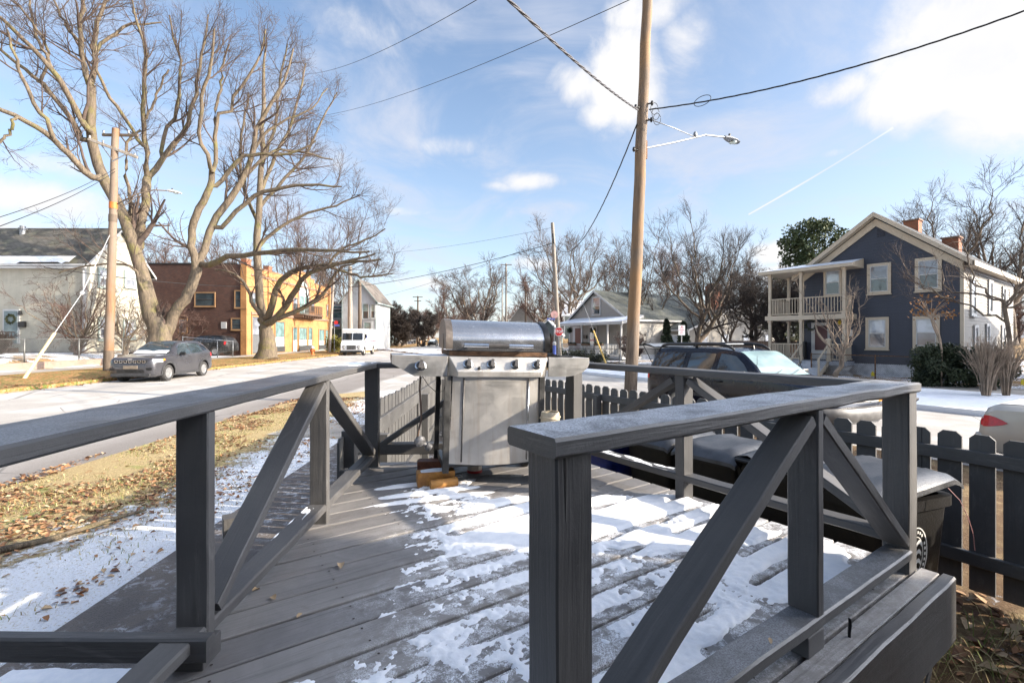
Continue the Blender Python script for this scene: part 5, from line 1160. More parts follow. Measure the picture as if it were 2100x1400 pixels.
for y0, y1, zt in ((FY0-.02, FY0+.75, ZT+.55), (fY(549), fY(556), ZT+.45), (FY1-.8, FY1+.02, ZT+.4)):
    mb = MB()
    for d, n_, L_, p in ((AY_, AX_, y1-y0, Vector((FX+.09, y0, 0))), (AX_, -AY_, .5, Vector((FX-.41, y0-.05, 0))), (-AX_, AY_, .5, Vector((FX+.09, y1, 0)))):
        wquad(mb, p+UP*(BZ-.3), p+d*L_+UP*(BZ-.3), p+d*L_+UP*(zt-.5), p+UP*(zt-.5), 0); wquad(mb, p+UP*(zt-.5), p+d*L_+UP*(zt-.5), p+d*L_+UP*zt, p+UP*zt, 1)
    mb.box((FX-.16, (y0+y1)/2, zt+.05), (.58, y1-y0+.1, .1), None, 1); mb.build('pier', (M_BRICKY, M_BRICKO), b1_)
mb = MB(); mb.bx(FX+.01, FX+.10, FY0+.8, FY1-.85, 7.55, 7.72); mb.bx(FX+.01, FX+.14, FY0+.8, FY1-.85, 3.95, 4.2); mb.build('cornice', M_BRICKO, b1_)
def shop(px0, py0, px1, py1, mats, cm=None, k=.10, nm='shop_window'):
    y0, y1 = fY(px0), fY(px1); yc = (y0+y1)/2; z1 = EYE+(692-py0)/975*yc; z0 = EYE+(692-py1)/975*yc
    return window(b1_, (FX+.02, yc, (z0+z1)/2), AY_, AX_, y1-y0, z1-z0, k, cm or M_BRICKY, simple('dark shop frame', (.05, .05, .05), .5) if 'dark shop frame' not in bpy.data.materials else bpy.data.materials['dark shop frame'], mats, False, name=nm)
for a0, a1, t0 in ((564, 582, 660), (600, 608.5, 672), (612.5, 628, 672), (632, 639, 672), (653.5, 664, 676), (667, 673, 677)): shop(a0, t0, a1, 719 if a1 > 610 else 721, (M_GLASSG, M_FILM))
shop(516.5, 650, 538, 724, (M_GLASSC, simple('grey shop door', (.12, .125, .13), .5)), nm='shop_door')
for a0, a1 in ((564, 582), (612, 639), (653, 673)):
    mb = MB(); y0, y1 = fY(a0), fY(a1); mb.bx(FX+.06, FX+.13, y0, y1, BZ+.1, BZ+.65); mb.build('stall_riser', bpy.data.materials['dark shop frame'], b1_)
for a0, y0, a1, y1 in ((551, 600, 559, 624), (516, 600, 523, 626), (669.5, 626, 674, 648), (601, 612, 609, 634), (637, 616, 643, 638)): shop(a0, y0, a1, y1, (M_GLASSC, M_GLASS), M_BRICKO, .14, 'window')
# arched window over the balcony
yc, zs = cY, EYE+(692-628)/975*cY; r_ = (fY(632)-fY(612))/2; zsp = EYE+(692-607)/975*cY
mb = MB(); n = 14
for i in range(n):
    t0, t1 = math.pi*i/n, math.pi*(i+1)/n
    A = [(FX+.09, yc+rr0*math.cos(t), zsp+rr0*1.3*math.sin(t)) for t, rr0 in ((t0, r_+.28), (t1, r_+.28), (t1, r_), (t0, r_))]; mb.prism(A, (-.1, 0, 0))
for s in (-1, 1): mb.bx(FX-.01, FX+.09, yc+s*r_, yc+s*(r_+.28), zs-1., zsp)
aw = mb.build('arched_window', M_BRICKO, b1_)
mb = MB(); mb.add([(FX+.02, yc+r_*math.cos(math.pi*i/n), zsp+1.3*r_*math.sin(math.pi*i/n)) for i in range(n+1)], [tuple(range(n+1))]); mb.build('fanlight', M_FILM, aw)
mb = MB(); mb.add([(FX+.02, yc-r_, zs-1), (FX+.02, yc+r_, zs-1), (FX+.02, yc+r_, zsp), (FX+.02, yc-r_, zsp)], [(0, 1, 2, 3)]); mb.build('pane', M_GLASSG, aw)
mb = MB(); mb.bx(FX+.03, FX+.07, yc-r_, yc+r_, zsp-.05, zsp+.05); mb.bx(FX+.03, FX+.07, yc-.04, yc+.04, zs-1, zsp+.9); mb.build('mullion', M_TRIMW, aw)
y0, y1, zb_ = fY(600), fY(640), 4.45
mb = MB(); mb.bx(FX+.02, FX+1.35, y0, y1, zb_-.18, zb_); 
for k in range(9): mb.bx(FX+.02, FX+1.2, y0+(y1-y0)*k/8-.06, y0+(y1-y0)*k/8+.06, zb_-.42, zb_-.18)
bal = mb.build('balcony', simple('dark brown balcony', (.10, .06, .04), .7), b1_)
for a_, b_ in (((FX+1.3, y0), (FX+1.3, y1)), ((FX+.05, y0), (FX+1.3, y0)), ((FX+1.3, y1), (FX+.05, y1))): railing(bal, a_, b_, zb_, 1.0, bpy.data.materials['dark brown balcony'], sp=.22, bw=.045)
def bw(px, py): Y = FY0; return (px-1050)/975*Y, EYE+(692-py)/975*Y
for a0, y0, a1, y1, st_ in ((483, 597, 504, 630, True), (476, 654, 497, 675, True), (401, 601, 440, 627, True)):
    x0, z1 = bw(a0, y0); x1, z0 = bw(a1, y1); window(b1_, ((x0+x1)/2, FY0-.0, (z0+z1)/2), AX_, -AY_, x1-x0, z1-z0, .09, M_BRICKY, simple('brown sash', (.06, .045, .035), .6), (M_GLASS, M_GLASS), st_)
x0, z1 = bw(368, 655); x1, z0 = bw(382, 681); wd = window(b1_, ((x0+x1)/2, FY0, (z0+z1)/2), AX_, -AY_, x1-x0, z1-z0, .12, M_BRICKY, M_TRIMW, (M_GLASSC, M_GLASSC))
mb = MB(); mb.tube([Vector(((x0+x1)/2+.43*math.cos(t), FY0-.04, z1+.12+.22*math.sin(t))) for t in np.linspace(0, math.pi, 9)], .09, 6); mb.build('brick_arch', M_BRICKO, wd)
x0, z1 = bw(454, 660); x1, z0 = bw(465, 673.5); mb = MB(); mb.box(((x0+x1)/2, FY0-.03, (z0+z1)/2), (x1-x0, .04, z1-z0)); sg = mb.build('wall_notice', M_TRIMW, b1_)
for k in range(3): mb = MB(); mb.box(((x0+x1)/2, FY0-.055, z0+.18+.12*k), ((x1-x0)*.5, .01, .04)); mb.build('printed_line', simple('grey print', (.35, .36, .40), .7) if k == 0 else bpy.data.materials['grey print'], sg)

# ---------------------------------------------------------------- grey house with the white porch, and the small buildings around it
h3 = thing('house', 'grey gabled cottage with a snowy white porch and hanging baskets behind the tall bare pole', 'house', (9, 43, -.1))
U3 = Vector((.53, -.848, 0)); V3 = Vector((.848, .53, 0)); O3 = Vector((6.4, 46.9, 0))
def w3(px, py, e=0.):
    O = O3-V3*e; t = (px-1050)/975; s = (t*O.y-O.x)/(U3.x-U3.y*t); Y = O.y+U3.y*s; return s, EYE+(692-py)/975*Y
sL, sR = w3(1168, 690)[0], w3(1289, 690)[0]; pk3 = w3(1222, 596)
ze3 = w3(1285, 652)[1]
gable(h3, O3+U3*sL, U3, V3, sR-sL, 13, -.2, ze3, pk3[1]-.05, M_GREYS, M_ROOFG, M_TRIMW, 'b', .3, .16, .5, None, .016, off=pk3[0]-sL, fascia=.2)
a0, z1 = w3(1216, 611); a1, z0 = w3(1231, 644); wd = window(h3, O3+U3*((a0+a1)/2)+UP*((z0+z1)/2)-V3*.02, U3, -V3, a1-a0, z1-z0, .1, M_TRIMW, M_TRIMW, (M_GLASSC, M_GLASS))
mb = MB(); mb.box(O3+U3*((a0+a1)/2)+UP*(z0+.25)-V3*.25, (.5, .5, .36), (U3, V3, UP)); mb.build('window_air_conditioner', M_GALV, wd)
e3 = 2.2; f3 = lambda px, py: (lambda s_z: O3-V3*e3+U3*s_z[0]+UP*s_z[1])(w3(px, py, e3))
sa, sb = w3(1147, 690, e3)[0], w3(1276, 690, e3)[0]; zpr = w3(1147, 664, e3)[1]; zfl = w3(1200, 727, e3)[1]
mb = MB(); A = [O3-V3*(e3+.3)+U3*(sa-.2)+UP*zpr, O3-V3*(e3+.3)+U3*(sb+.3)+UP*zpr, O3+U3*(sb+.3)+UP*(zpr+.55), O3+U3*(sa-.2)+UP*(zpr+.55)]; mb.prism(A, UP*-.22); pr3 = mb.build('porch_roof', M_TRIMW, h3)
mb = MB(); mb.add([p+UP*.02 for p in A], [(0, 1, 2, 3)]); mb.build('snow', M_SNOW, pr3)
mb = MB(); mb.prism([O3-V3*e3+U3*sa+UP*zfl, O3-V3*e3+U3*sb+UP*zfl, O3+U3*sb+UP*zfl, O3+U3*sa+UP*zfl], UP*-.25); mb.build('porch_floor', M_TRIMW, h3)
for px in (1150, 1193, 1218, 1246, 1274): column(h3, O3-V3*e3+U3*w3(px, 690, e3)[0], zfl, zpr-.2, .12 if px != 1218 else .10, M_TRIMW, ax=U3) if px not in (1218,) else None
for pa, pb_ in ((1150, 1193), (1193, 1218), (1218, 1246), (1246, 1274)): railing(h3, O3-V3*e3+U3*w3(pa, 690, e3)[0], O3-V3*e3+U3*w3(pb_, 690, e3)[0], zfl, .95, M_TRIMW, sp=.17, bw=.05)
railing(h3, O3-V3*e3+U3*sb, O3+U3*sb, zfl, .95, M_TRIMW, sp=.17, bw=.05)
def w3box(x0, y0, x1, y1, nm, mat, d=.06, e=.0, par=None):
    a0, z1 = w3(x0, y0, e); a1, z0 = w3(x1, y1, e); mb = MB(); mb.box(O3+U3*((a0+a1)/2)+UP*((z0+z1)/2)-V3*(e+d/2+.02), (a1-a0, d, z1-z0), (U3, V3, UP)); return mb.build(nm, mat, par or h3)
dr = w3box(1176, 670, 1196, 727, 'door', M_TRIMW); w3box(1180, 673, 1193, 727, 'door_leaf', simple('brown red door', (.11, .03, .02), .5), .03, .07, dr)
w3box(1199, 687, 1205, 694, 'mailbox', M_BLK, .15)
a0, z1 = w3(1210, 671); a1, z0 = w3(1224, 706); window(h3, O3+U3*((a0+a1)/2)+UP*((z0+z1)/2)-V3*.02, U3, -V3, a1-a0, z1-z0, .1, M_TRIMW, M_TRIMW, (M_GLASSC, M_GLASS))
M_GREENERY = simple('dark evergreen sprigs', (.025, .045, .018), .8, .5, 20, 0, .4, 50)
def tuft(mb, c, r, n, rg, flat=1.):
    for i in range(n):
        d = Vector((rg.gauss(0, 1), rg.gauss(0, 1), rg.gauss(0, 1)*flat)).normalized(); p = Vector(c)+Vector((d.x*r, d.y*r, d.z*r*flat))*rg.uniform(.2, 1); e = Vector((rg.gauss(0, 1), rg.gauss(0, 1), rg.gauss(0, 1))).normalized()*r*.28; f = e.orthogonal().normalized()*r*.10
        mb.add([p-e-f, p+e-f, p+e+f, p-e+f], [(0, 1, 2, 3)])
rg = random.Random(5)
for i, (px, lab) in enumerate(((1168, 'evergreen hanging basket at the left porch bay of the grey cottage'), (1216, 'evergreen hanging basket beside the right porch window of the grey cottage'))):
    c = f3(px, 677); mb = MB(); tuft(mb, c, .3, 150, rg); t = tag(mb.build('hanging_basket', M_GREENERY), lab, 'hanging basket', 'hanging baskets on the cottage porch')
    mb = MB(); mb.tube([c, Vector((c.x, c.y, zpr-.2))], .008, 5); mb.lathe([(.05, -.2), (.2, -.05), (.2, -.03)], c, n=12); mb.build('wire_basket', M_BLK, t)
for i, px in enumerate((1176, 1203, 1230)):
    c = f3(px, 704)-V3*.12; mb = MB()
    for k in range(-3, 4): tuft(mb, c+U3*k*.14, .14, 40, rg)
    t = tag(mb.build('flower_box', M_GREENERY), ['evergreen flower box on the porch rail below the left basket', 'evergreen flower box in the middle of the cottage porch rail', 'evergreen flower box on the porch rail near the yellow guy guard'][i], 'flower box', 'flower boxes on the cottage porch rail'); mb = MB(); mb.box(c-UP*.1, (1.0, .22, .18), (U3, V3, UP)); mb.build('trough', simple('brown trough', (.12, .07, .04), .7) if i == 0 else bpy.data.materials['brown trough'], t)
# side bay, chimney and rear wing of the cottage
h4 = thing('house', 'low pale clapboard wing with snow-streaked roof behind the open tailgate', 'house', (16, 41, -.1))
O4 = O3+U3*sR+V3*4.5
gable(h4, O4+V3*.02, U3, V3, 2.6, 14.5, -.2, 2.55, 4.9, M_LAP, M_ROOFG, M_TRIMW, 'a', .3, .16, .3, None, .016)
for v_, w in ((2.2, .8), (5.2, .8), (8.5, .7), (12.2, .7)): window(h4, O4+U3*2.62+V3*v_+UP*1.35, V3, U3, w, 1.3, .1, M_TRIMW, M_TRIMW, (M_GLASSB, M_GLASS)); 
for v_, w in ((.55, .7),): pass
for s_ in (1.3,): window(h4, O4+U3*s_-V3*.0+UP*1.4, U3, -V3, .8, 1.2, .1, M_TRIMW, M_TRIMW, (M_GLASSB, M_GLASS))
mb = MB(); cc = O4+U3*.9+V3*6.0
for d, n_ in ((U3, -V3), (V3, U3), (-U3, V3), (-V3, -U3)):
    A = cc+n_*.55-d*.55; wquad(mb, A+UP*2.5, A+d*1.1+UP*2.5, A+d*1.1+UP*6.8, A+UP*6.8)
for k in range(8): a = k*.785; mb.box(cc+Vector((math.cos(a), math.sin(a), 0))*.45+UP*6.88, (.25, .25, .25), (U3, V3, UP))
mb.build('chimney', M_BRICKO, h4)
def small(lab, px0, px1, yb, ye, yr, Y, depth, wm, rm, ang=0., ridge='b', snow=False, wins=(), tm=M_TRIMW, name='house', pitch=.18):
    a = Vector((math.cos(ang), math.sin(ang), 0)); b = Vector((-a.y, a.x, 0)); x0, x1 = (px0-1050)/975*Y, (px1-1050)/975*Y
    L_ = (x1-x0)/max(.3, a.x-(x1/Y)*a.y*.0); z = lambda py: EYE+(692-py)/975*Y
    t = thing(name, lab, 'garage' if name == 'garage' else 'house', (x0, Y, z(yb)))
    gable(t, (x0, Y), a, b, L_, depth, z(yb)-.3, z(ye), z(yr), wm, rm, tm, ridge, .3, pitch, 0, None, .018)
    for (wx, wy, ww, wh, pm) in wins:
        X = (wx-1050)/975*Y; window(t, (X, Y-.02 if ang == 0 else Y+(X-x0)*math.tan(ang)-.02, z(wy)), a, -b, ww, wh, .1, M_TRIMW, M_TRIMW, (pm, pm), sash=.06)
    return t
g1 = small('small grey green garage with a snowy roof beside the stop sign pole', 1100, 1147, 735, 682, 657, 52, 9, M_GREEN, M_SNOW, R(-8), name='garage')
h5 = small('two-storey grey green house rising behind the cottage with a snowy roof edge', 1157, 1222, 690, 646, 612, 62, 9, M_GREEN, M_SNOW, R(-12), 'a', wins=((1180, 660, .9, 1.3, M_GLASS),))
small('dark gabled house with a pale top wall among the trees beyond the crossing', 1047, 1098, 712, 655, 622, 88, 10, M_GREYS, M_ROOFD, R(-5), wins=((1066, 668, 1.2, 1.6, M_GLASS), (1085, 668, 1.2, 1.6, M_GLASSG)))
small('snow-roofed low house behind the bare trees by the slate blue house', 1425, 1560, 735, 688, 640, 58, 10, M_LAP, M_SNOW, R(-14), 'a', wins=((1470, 705, .9, 1.3, M_GLASS), (1520, 705, .9, 1.3, M_GLASS)))
v1 = small('tall pale Victorian house with a brown roof behind the postal van', 684, 741, 722, 632, 590, 72, 14, M_TRIMW, M_ROOFT, 0, 'a', wins=((693, 640, 1.4, 1.9, M_GLASSG), (692, 690, 1.5, 2.4, M_GLASSG), (728, 650, 1.3, 1.9, M_GLASSC)))
O5 = Vector(((741-1050)/975*71, 70.2, 0))
gable(v1, O5-AX_*2.6, AX_, AY_, 5.0, 8, -.1, 7.4, 10.4, M_TRIMW, M_ROOFT, M_TEALT, 'b', .45, .2, 0)
for px, py, w, h_ in ((752, 638, 1.1, 2.2), (763, 638, .8, 2.0), (754, 672, 1.0, 1.6)): window(v1, ((px-1050)/975*70.2, 70.17, EYE+(692-py)/975*70.2), AX_, -AY_, w, h_, .14, M_TRIMW, M_TEALT, (M_GLASSG, M_GLASS))
mb = MB(); mb.box((O5.x-6.2, 70.8, 3.9), (5.6, 1.8, .18), ((1, 0, 0), Vector((0, .9, .3)).normalized(), Vector((0, -.3, .9)).normalized())); mb.build('porch_roof', M_ROOFT, v1)
small('teal grey house with a snowy dormer beyond the crossing', 766, 792, 718, 676, 646, 98, 10, M_TEALT, M_ROOFT, 0, wins=((779, 668, 1.6, 2.2, M_GLASSC),))
small('pale house with a brown chimney roof far along the street', 789, 818, 716, 690, 652, 112, 10, M_GREYS, M_ROOFT, 0, 'a', wins=((800, 700, 1.6, 1.6, M_GLASSC),))
small('dark blue little house with a white window far along the street', 817, 835, 718, 694, 680, 118, 8, M_DARKS, M_ROOFD, 0, wins=((822, 701, 2.2, 2.2, M_TRIMW),))
small('orange brick house far along the street beside the dark pole', 838, 862, 716, 694, 676, 130, 8, M_BRICKY, M_ROOFT, 0, wins=((846, 701, 1.8, 2.2, M_GLASS),))

# ---------------------------------------------------------------- our own house, right of the deck: it keeps the near boards in shade
M_OWN = m_board('charcoal house boards', (.07, .07, .072), .2)
h0 = thing('house', 'charcoal house that the deck belongs to, outside the picture behind and right of it', 'house', (9, -3, 0))
gable(h0, (5.2, -8.0), AX_, AY_, 5.2, 8.40, 0, 6.2, 8.6, M_OWN, M_ROOFD, M_TRIMW, 'b', .02, .16, .4)
gable(h0, (-5.5, -9.0), AX_, AY_, 10.69, 6.9, 0, 3.1, 4.6, M_OWN, M_ROOFD, M_TRIMW, 'a', .02, .16, .4)
for x in (-3., 3.): window(h0, (x, -2.08, 2.1), -AX_, AY_, .9, 1.5, .1, M_TRIMW, M_TRIMW, (M_GLASS, M_GLASSC))

h9 = thing('house', 'pale neighbouring house beside the slate blue one, outside the picture to the right', 'house', (30, 14, 0))
gable(h9, (25.5, 17), HU, HV, 8., 11., -.1, 5.7, 8.7, M_LAP, M_ROOFD, M_TRIMW, 'b', .35, .2, .4)
for s in (1.8, 6.2):
    for z in (1.6, 4.4): window(h9, Vector((25.5, 17, 0))+HU*s-HV*.02+UP*z, HU, -HV, .9, 1.5, .1, M_TRIMW, M_TRIMW, (M_GLASS, M_GLASSC))
# ---------------------------------------------------------------- vehicles
def m_car(name, col, rough=.28, dirt=.25, flake=.3):
    t = NT(name); o = t.coord('Object'); n = t.noise(o, 2.2, 6, .65, .3); s = t.noise(o, 60, 3, .7)
    c = t.mix(t.mth('MULTIPLY', t.ramp(n, .45, .75), dirt), col, (.30, .28, .26)); t.col(c); t.set(Metallic=flake, Roughness=t.ramp(n, .3, .7, rough, rough+.18))
    t.b.inputs['Coat Weight'].default_value = .6 if max(col) > .03 else .25; t.b.inputs['Specular IOR Level'].default_value = .5 if max(col) > .03 else .25; t.b.inputs['Coat Roughness'].default_value = .08; return t.mat
M_CGREY = m_car('slate grey car paint', (.052, .051, .057), .24, .08); M_CNAVY = m_car('dark navy car paint', (.006, .009, .020), .14, .02, 0); M_CTAN = m_car('champagne car paint', (.50, .45, .38), .3, .15); M_CBLK = m_car('black car paint', (.012, .013, .015)); M_CWHITE = m_car('white van paint', (.68, .69, .70), .4, .12, 0)
M_TYRE = simple('dusty tyre rubber', (.045, .043, .042), .85, .3, 14, 0, .2, 40); M_RIM = simple('silver alloy', (.55, .55, .54), .35, .15, 10, .8); M_PLAST = simple('dark grey bumper plastic', (.04, .04, .042), .6, .3, 9)
M_AUTOG = m_glass('car glass', (.025, .035, .04), .03); M_AUTOT = m_glass('tinted car glass', (.012, .014, .016), .03); M_WSCREEN = m_glass('frosted pale windscreen', (.13, .19, .185), .10)
M_LAMP = simple('headlamp lens', (.62, .63, .62), .12, .1, 20, .2, 0, 0, .8); M_AMBER = simple('amber lens', (.75, .25, .03), .2, .1, 20); M_REDL = simple('red lamp lens', (.62, .012, .02), .15, .15, 20); M_SEAT = simple('tan leather', (.40, .36, .29), .6, .2)
def pch(xs, ys, x):
    xs = np.asarray(xs, float); ys = np.asarray(ys, float); h = np.diff(xs); d = np.diff(ys)/h; m = np.zeros(len(xs))
    for i in range(1, len(xs)-1): m[i] = 0 if d[i-1]*d[i] <= 0 else 2*d[i-1]*d[i]/(d[i-1]+d[i])
    m[0], m[-1] = d[0], d[-1]; x = np.clip(np.asarray(x, float), xs[0], xs[-1]); k = np.clip(np.searchsorted(xs, x)-1, 0, len(xs)-2)
    t = (x-xs[k])/h[k]; a = ys[k]; b = ys[k+1]; return (2*t**3-3*t*t+1)*a+(t**3-2*t*t+t)*h[k]*m[k]+(-2*t**3+3*t*t)*b+(t**3-t*t)*h[k]*m[k+1]
class Car:
    k = 1.
    """st rows: x, z_bottom, z_belt, z_top, half width sill, half width belt, half width top"""
    def __init__(s, name, label, cat, F, h, z, st, paint, L, group=None):
        s.h = Vector((*h, 0)).normalized(); s.sd = Vector((-s.h.y, s.h.x, 0)); s.F = Vector((F[0], F[1], z)); s.st = np.array(st, float); s.L = L
        s.t = thing(name, label, cat, s.F-s.h*L/2, group); s.paint = paint
    def w(s, x, y, z): return s.F-s.h*(float(x)*s.k)+s.sd*float(y)+UP*float(z)
    def p(s, k, x): return pch(s.st[:, 0], s.st[:, k], x)
    def section(s, x):
        zb, zm, zt, wb, wm, wt = [float(s.p(k, x)) for k in range(1, 7)]
        return [(0, zb), (wb*.88, zb), (wb*.97, zb+.05), (wb, zb+.16), ((wb+wm)/2+.015, zb+(zm-zb)*.55), (wm+.012, zm-.10), (wm, zm), (wm+(wt-wm)*.5, zm+(zt-zm)*.5+.0), (wt+.01, zm+(zt-zm)*.88), (wt-.035, zm+(zt-zm)*.965), (wt*.8, zt-.006), (wt*.4, zt), (0, zt+.004)]
    def sy(s, x, z):
        c = s.section(x)[3:10]; zs = [q[1] for q in c]; return float(np.interp(z, zs, [q[0] for q in c]))
    def body(s, wheels, r, n=64, cut=True):
        xs = np.linspace(s.st[0, 0], s.st[-1, 0], n); rows = []
        for x in xs:
            c = s.section(x); full = c+[(-a, b) for a, b in c[-2:0:-1]]; rows.append([s.w(x, a, b) for a, b in full])
        mb = MB(); m = len(rows[0]); V = [p for r_ in rows for p in r_]
        F = [(i*m+j, (i+1)*m+j, (i+1)*m+(j+1) % m, i*m+(j+1) % m) for i in range(n-1) for j in range(m)]+[tuple(range(m)), tuple((n-1)*m+j for j in range(m-1, -1, -1))]
        mb.add(V, F); me = mb.mesh('body', (s.paint, M_BLK), True); o = bpy.data.objects.new('body', me); C.objects.link(o)
        if cut:
            k = MB()
            for x in wheels: k.tube([s.w(x, -1.3, r+.01), s.w(x, 1.3, r+.01)], r+.055, 28)
            kb = bpy.data.objects.new('cutter', k.mesh('cutter', M_BLK)); C.objects.link(kb)
            md = o.modifiers.new('arches', 'BOOLEAN'); md.object = kb; md.operation = 'DIFFERENCE'; md.solver = 'EXACT'
            dg = bpy.context.evaluated_depsgraph_get(); m2 = bpy.data.meshes.new_from_object(o.evaluated_get(dg)); o.modifiers.clear(); o.data = m2; bpy.data.objects.remove(kb)
        o.data.set_sharp_from_angle(angle=R(38)); o.parent = s.t; o.matrix_parent_inverse = Matrix.Translation(-Vector(s.t.location)); s.b = o; return o
    def panel(s, name, cols, mat, side=1, off=.006, rows=5, par=None):
        """glass or trim on the flank: cols (x, z0, z1)"""
        P_ = [];
        for x, z0, z1 in cols: P_.append([s.w(x, side*(s.sy(x, z)+off), z) for z in np.linspace(z0, z1, rows)])
        mb = MB(); mb.grid(np.array([[q[:] for q in r_] for r_ in P_])); return mb.build(name, mat, par or s.t, smooth=True)
    def top(s, name, x0, x1, f, mat, off=.008, n=10, par=None, f1=None):
        rows = []
        for i, x in enumerate(np.linspace(x0, x1, n)):
            c = s.section(x)[6:]; ff = f+((f1 if f1 is not None else f)-f)*i/(n-1)
            a = np.array([q[0] for q in c])[::-1]; b = np.array([q[1] for q in c])[::-1]; wt = float(s.p(6, x)); r_ = []
            sl = (float(s.p(3, x+.02))-float(s.p(3, x-.02)))/.04; nx, nz = -sl/math.hypot(1, sl), 1/math.hypot(1, sl)
            for y in np.linspace(-ff, ff, 11)*wt: r_.append(s.w(x+nx*off, y, np.interp(abs(y), a, b)+nz*off))
            rows.append(r_)
        mb = MB(); mb.grid(np.array([[q[:] for q in r_] for r_ in rows])); return mb.build(name, mat, par or s.t, smooth=True)
    def wheels(s, xs, r, yc, w=.21, rim=.62, spokes=5):
        for x in xs:
            for sd in (-1, 1):
                ax = s.sd*sd; c = s.w(x, sd*yc, r); mb = MB(); R0 = r*rim
                mb.lathe([(R0, -w/2), (r*.93, -w/2), (r, -w*.36), (r, w*.36), (r*.94, w/2), (R0, w/2-.006), (R0, -w/2)], c, ax, 30); wh = mb.build('wheel', M_TYRE, s.t, smooth=True, angle=45)
                mb = MB(); mb.lathe([(R0, w/2-.02), (R0, w/2-.005), (R0*.90, w/2-.012), (R0*.88, w/2-.06), (.03, w/2-.075)], c, ax, 26); mb.lathe([(.05, w/2-.07), (.055, w/2-.02), (.01, w/2-.012)], c, ax, 14)
                u = s.h; 
                for k in range(spokes):
                    for da in (-.13, .13):
                        a = 2*math.pi*k/spokes+da; d = u*math.cos(a)+UP*math.sin(a); e = ax.cross(d); mb.box(c+d*(R0*.5)+ax*(w/2-.035), (R0*.92, .035*r/.34, .025), (d, e, ax))
                mb.build('rim', M_RIM, wh, smooth=True, angle=40)
    def box(s, name, x0, x1, y0, y1, z0, z1, mat, par=None, bev=.008):
        mb = MB(); mb.box(s.w((x0+x1)/2, (y0+y1)/2, (z0+z1)/2), (x1-x0, y1-y0, z1-z0), (-s.h, s.sd, UP)); return mb.build(name, mat, par or s.t, bevel=bev)
    def mirror(s, x, z, y, mat):
        for sd in (-1, 1):
            mb = MB(); c = s.w(x, sd*(y+.12), z); n = 5
            mb.tube([s.w(x+.02, sd*(y-.02), z-.05), s.w(x, sd*(y+.05), z-.03)], .025, 6); mb.box(c, (.10, .20, .14), (-s.h, s.sd, UP)); mb.build('wing_mirror', mat, s.t, bevel=.03)

# grey compact SUV at the far kerb
J = Car('parked_car', 'slate grey compact SUV with snow on its windscreen parked at the far kerb', 'car', (-14.89, 18.55), (.10, -.995), .04,
        [(0, .36, .72, .80, .60, .62, .60), (.06, .26, .80, .93, .78, .76, .70), (.25, .22, .90, 1.0, .87, .85, .76), (.8, .22, .98, 1.07, .91, .90, .78), (1.22, .22, 1.02, 1.12, .91, .91, .78), (1.6, .22, 1.03, 1.38, .91, .90, .68), (2.05, .22, 1.04, 1.60, .91, .90, .62), (2.7, .22, 1.07, 1.645, .91, .90, .62), (3.5, .22, 1.11, 1.62, .91, .90, .61), (3.95, .24, 1.14, 1.54, .90, .88, .58), (4.22, .28, 1.12, 1.28, .88, .84, .60), (4.36, .36, .98, 1.05, .82, .78, .62), (4.40, .44, .85, .92, .74, .72, .60)], M_CGREY, 4.4)
J.body((.87, 3.51), .34)
for sd in (1, -1):
    J.panel('side_window', [(1.55, 1.06, 1.14), (1.75, 1.06, 1.33), (2.0, 1.07, 1.50), (2.3, 1.08, 1.53), (2.46, 1.08, 1.53)], M_AUTOG, sd); J.panel('side_window', [(2.52, 1.09, 1.53), (3.0, 1.11, 1.525), (3.3, 1.13, 1.50), (3.42, 1.13, 1.46)], M_AUTOG, sd); J.panel('side_window', [(3.50, 1.18, 1.46), (3.7, 1.2, 1.44), (3.92, 1.24, 1.36)], M_AUTOT, sd)
    J.panel('chrome_strip', [(1.7, 1.335, 1.36), (2.0, 1.51, 1.535), (2.7, 1.56, 1.58), (3.4, 1.52, 1.545), (3.9, 1.40, 1.42)], M_CHROME, sd, .009, 2)
    J.panel('sill_trim', [(1.26, .23, .36), (2.2, .23, .34), (3.12, .23, .36)], M_PLAST, sd, .012)
    for x in (1.46, 2.49): J.panel('door_seam', [(x, .36, 1.05), (x+.012, .36, 1.05)], M_BLK, sd, .002, 4)
    for x in (2.28, 3.25): mb = MB(); mb.tube([J.w(x, sd*(J.sy(x, .98)+.02), .985), J.w(x+.18, sd*(J.sy(x+.18, .98)+.02), .99)], .018, 6); mb.build('door_handle', M_CGREY, J.t, smooth=True)
    for cx_ in (.87, 3.51):
        mb = MB(); a = np.linspace(-.12, math.pi+.12, 18); ro, ri = .46, .395
        P_ = [[J.w(cx_+rr0*math.cos(t), sd*(J.sy(cx_+rr0*math.cos(t), max(.3, .35+rr0*math.sin(t)))+.016), max(.23, .35+rr0*math.sin(t))) for rr0 in (ri, ro)] for t in a]; mb.grid(np.array([[q[:] for q in r_] for r_ in P_])); mb.build('arch_trim', M_PLAST, J.t, smooth=True)
J.top('windscreen', 1.25, 2.02, .88, M_AUTOG, .010, 12, f1=.86); J.top('rear_window', 4.0, 4.25, .8, M_AUTOT)
mb = MB(); rows = []
for i, x in enumerate(np.linspace(1.20, 1.42, 6)): rows.append([J.w(x-.012, y, float(J.p(3, x))+.016+.012*math.sin(i)) for y in np.linspace(-.66, .62, 20)])
mb.grid(np.array([[q[:] for q in r_] for r_ in rows])); stuff(mb.build('snow', M_SNOW, None, smooth=True), 'strip of snow along the windscreen base of the grey compact SUV', 'snow')
J.wheels((.87, 3.51), .34, .80); J.mirror(1.66, 1.10, .90, M_BLK)
gl = J.box('grille', -.012, .10, -.60, .60, .78, .90, M_BLK)
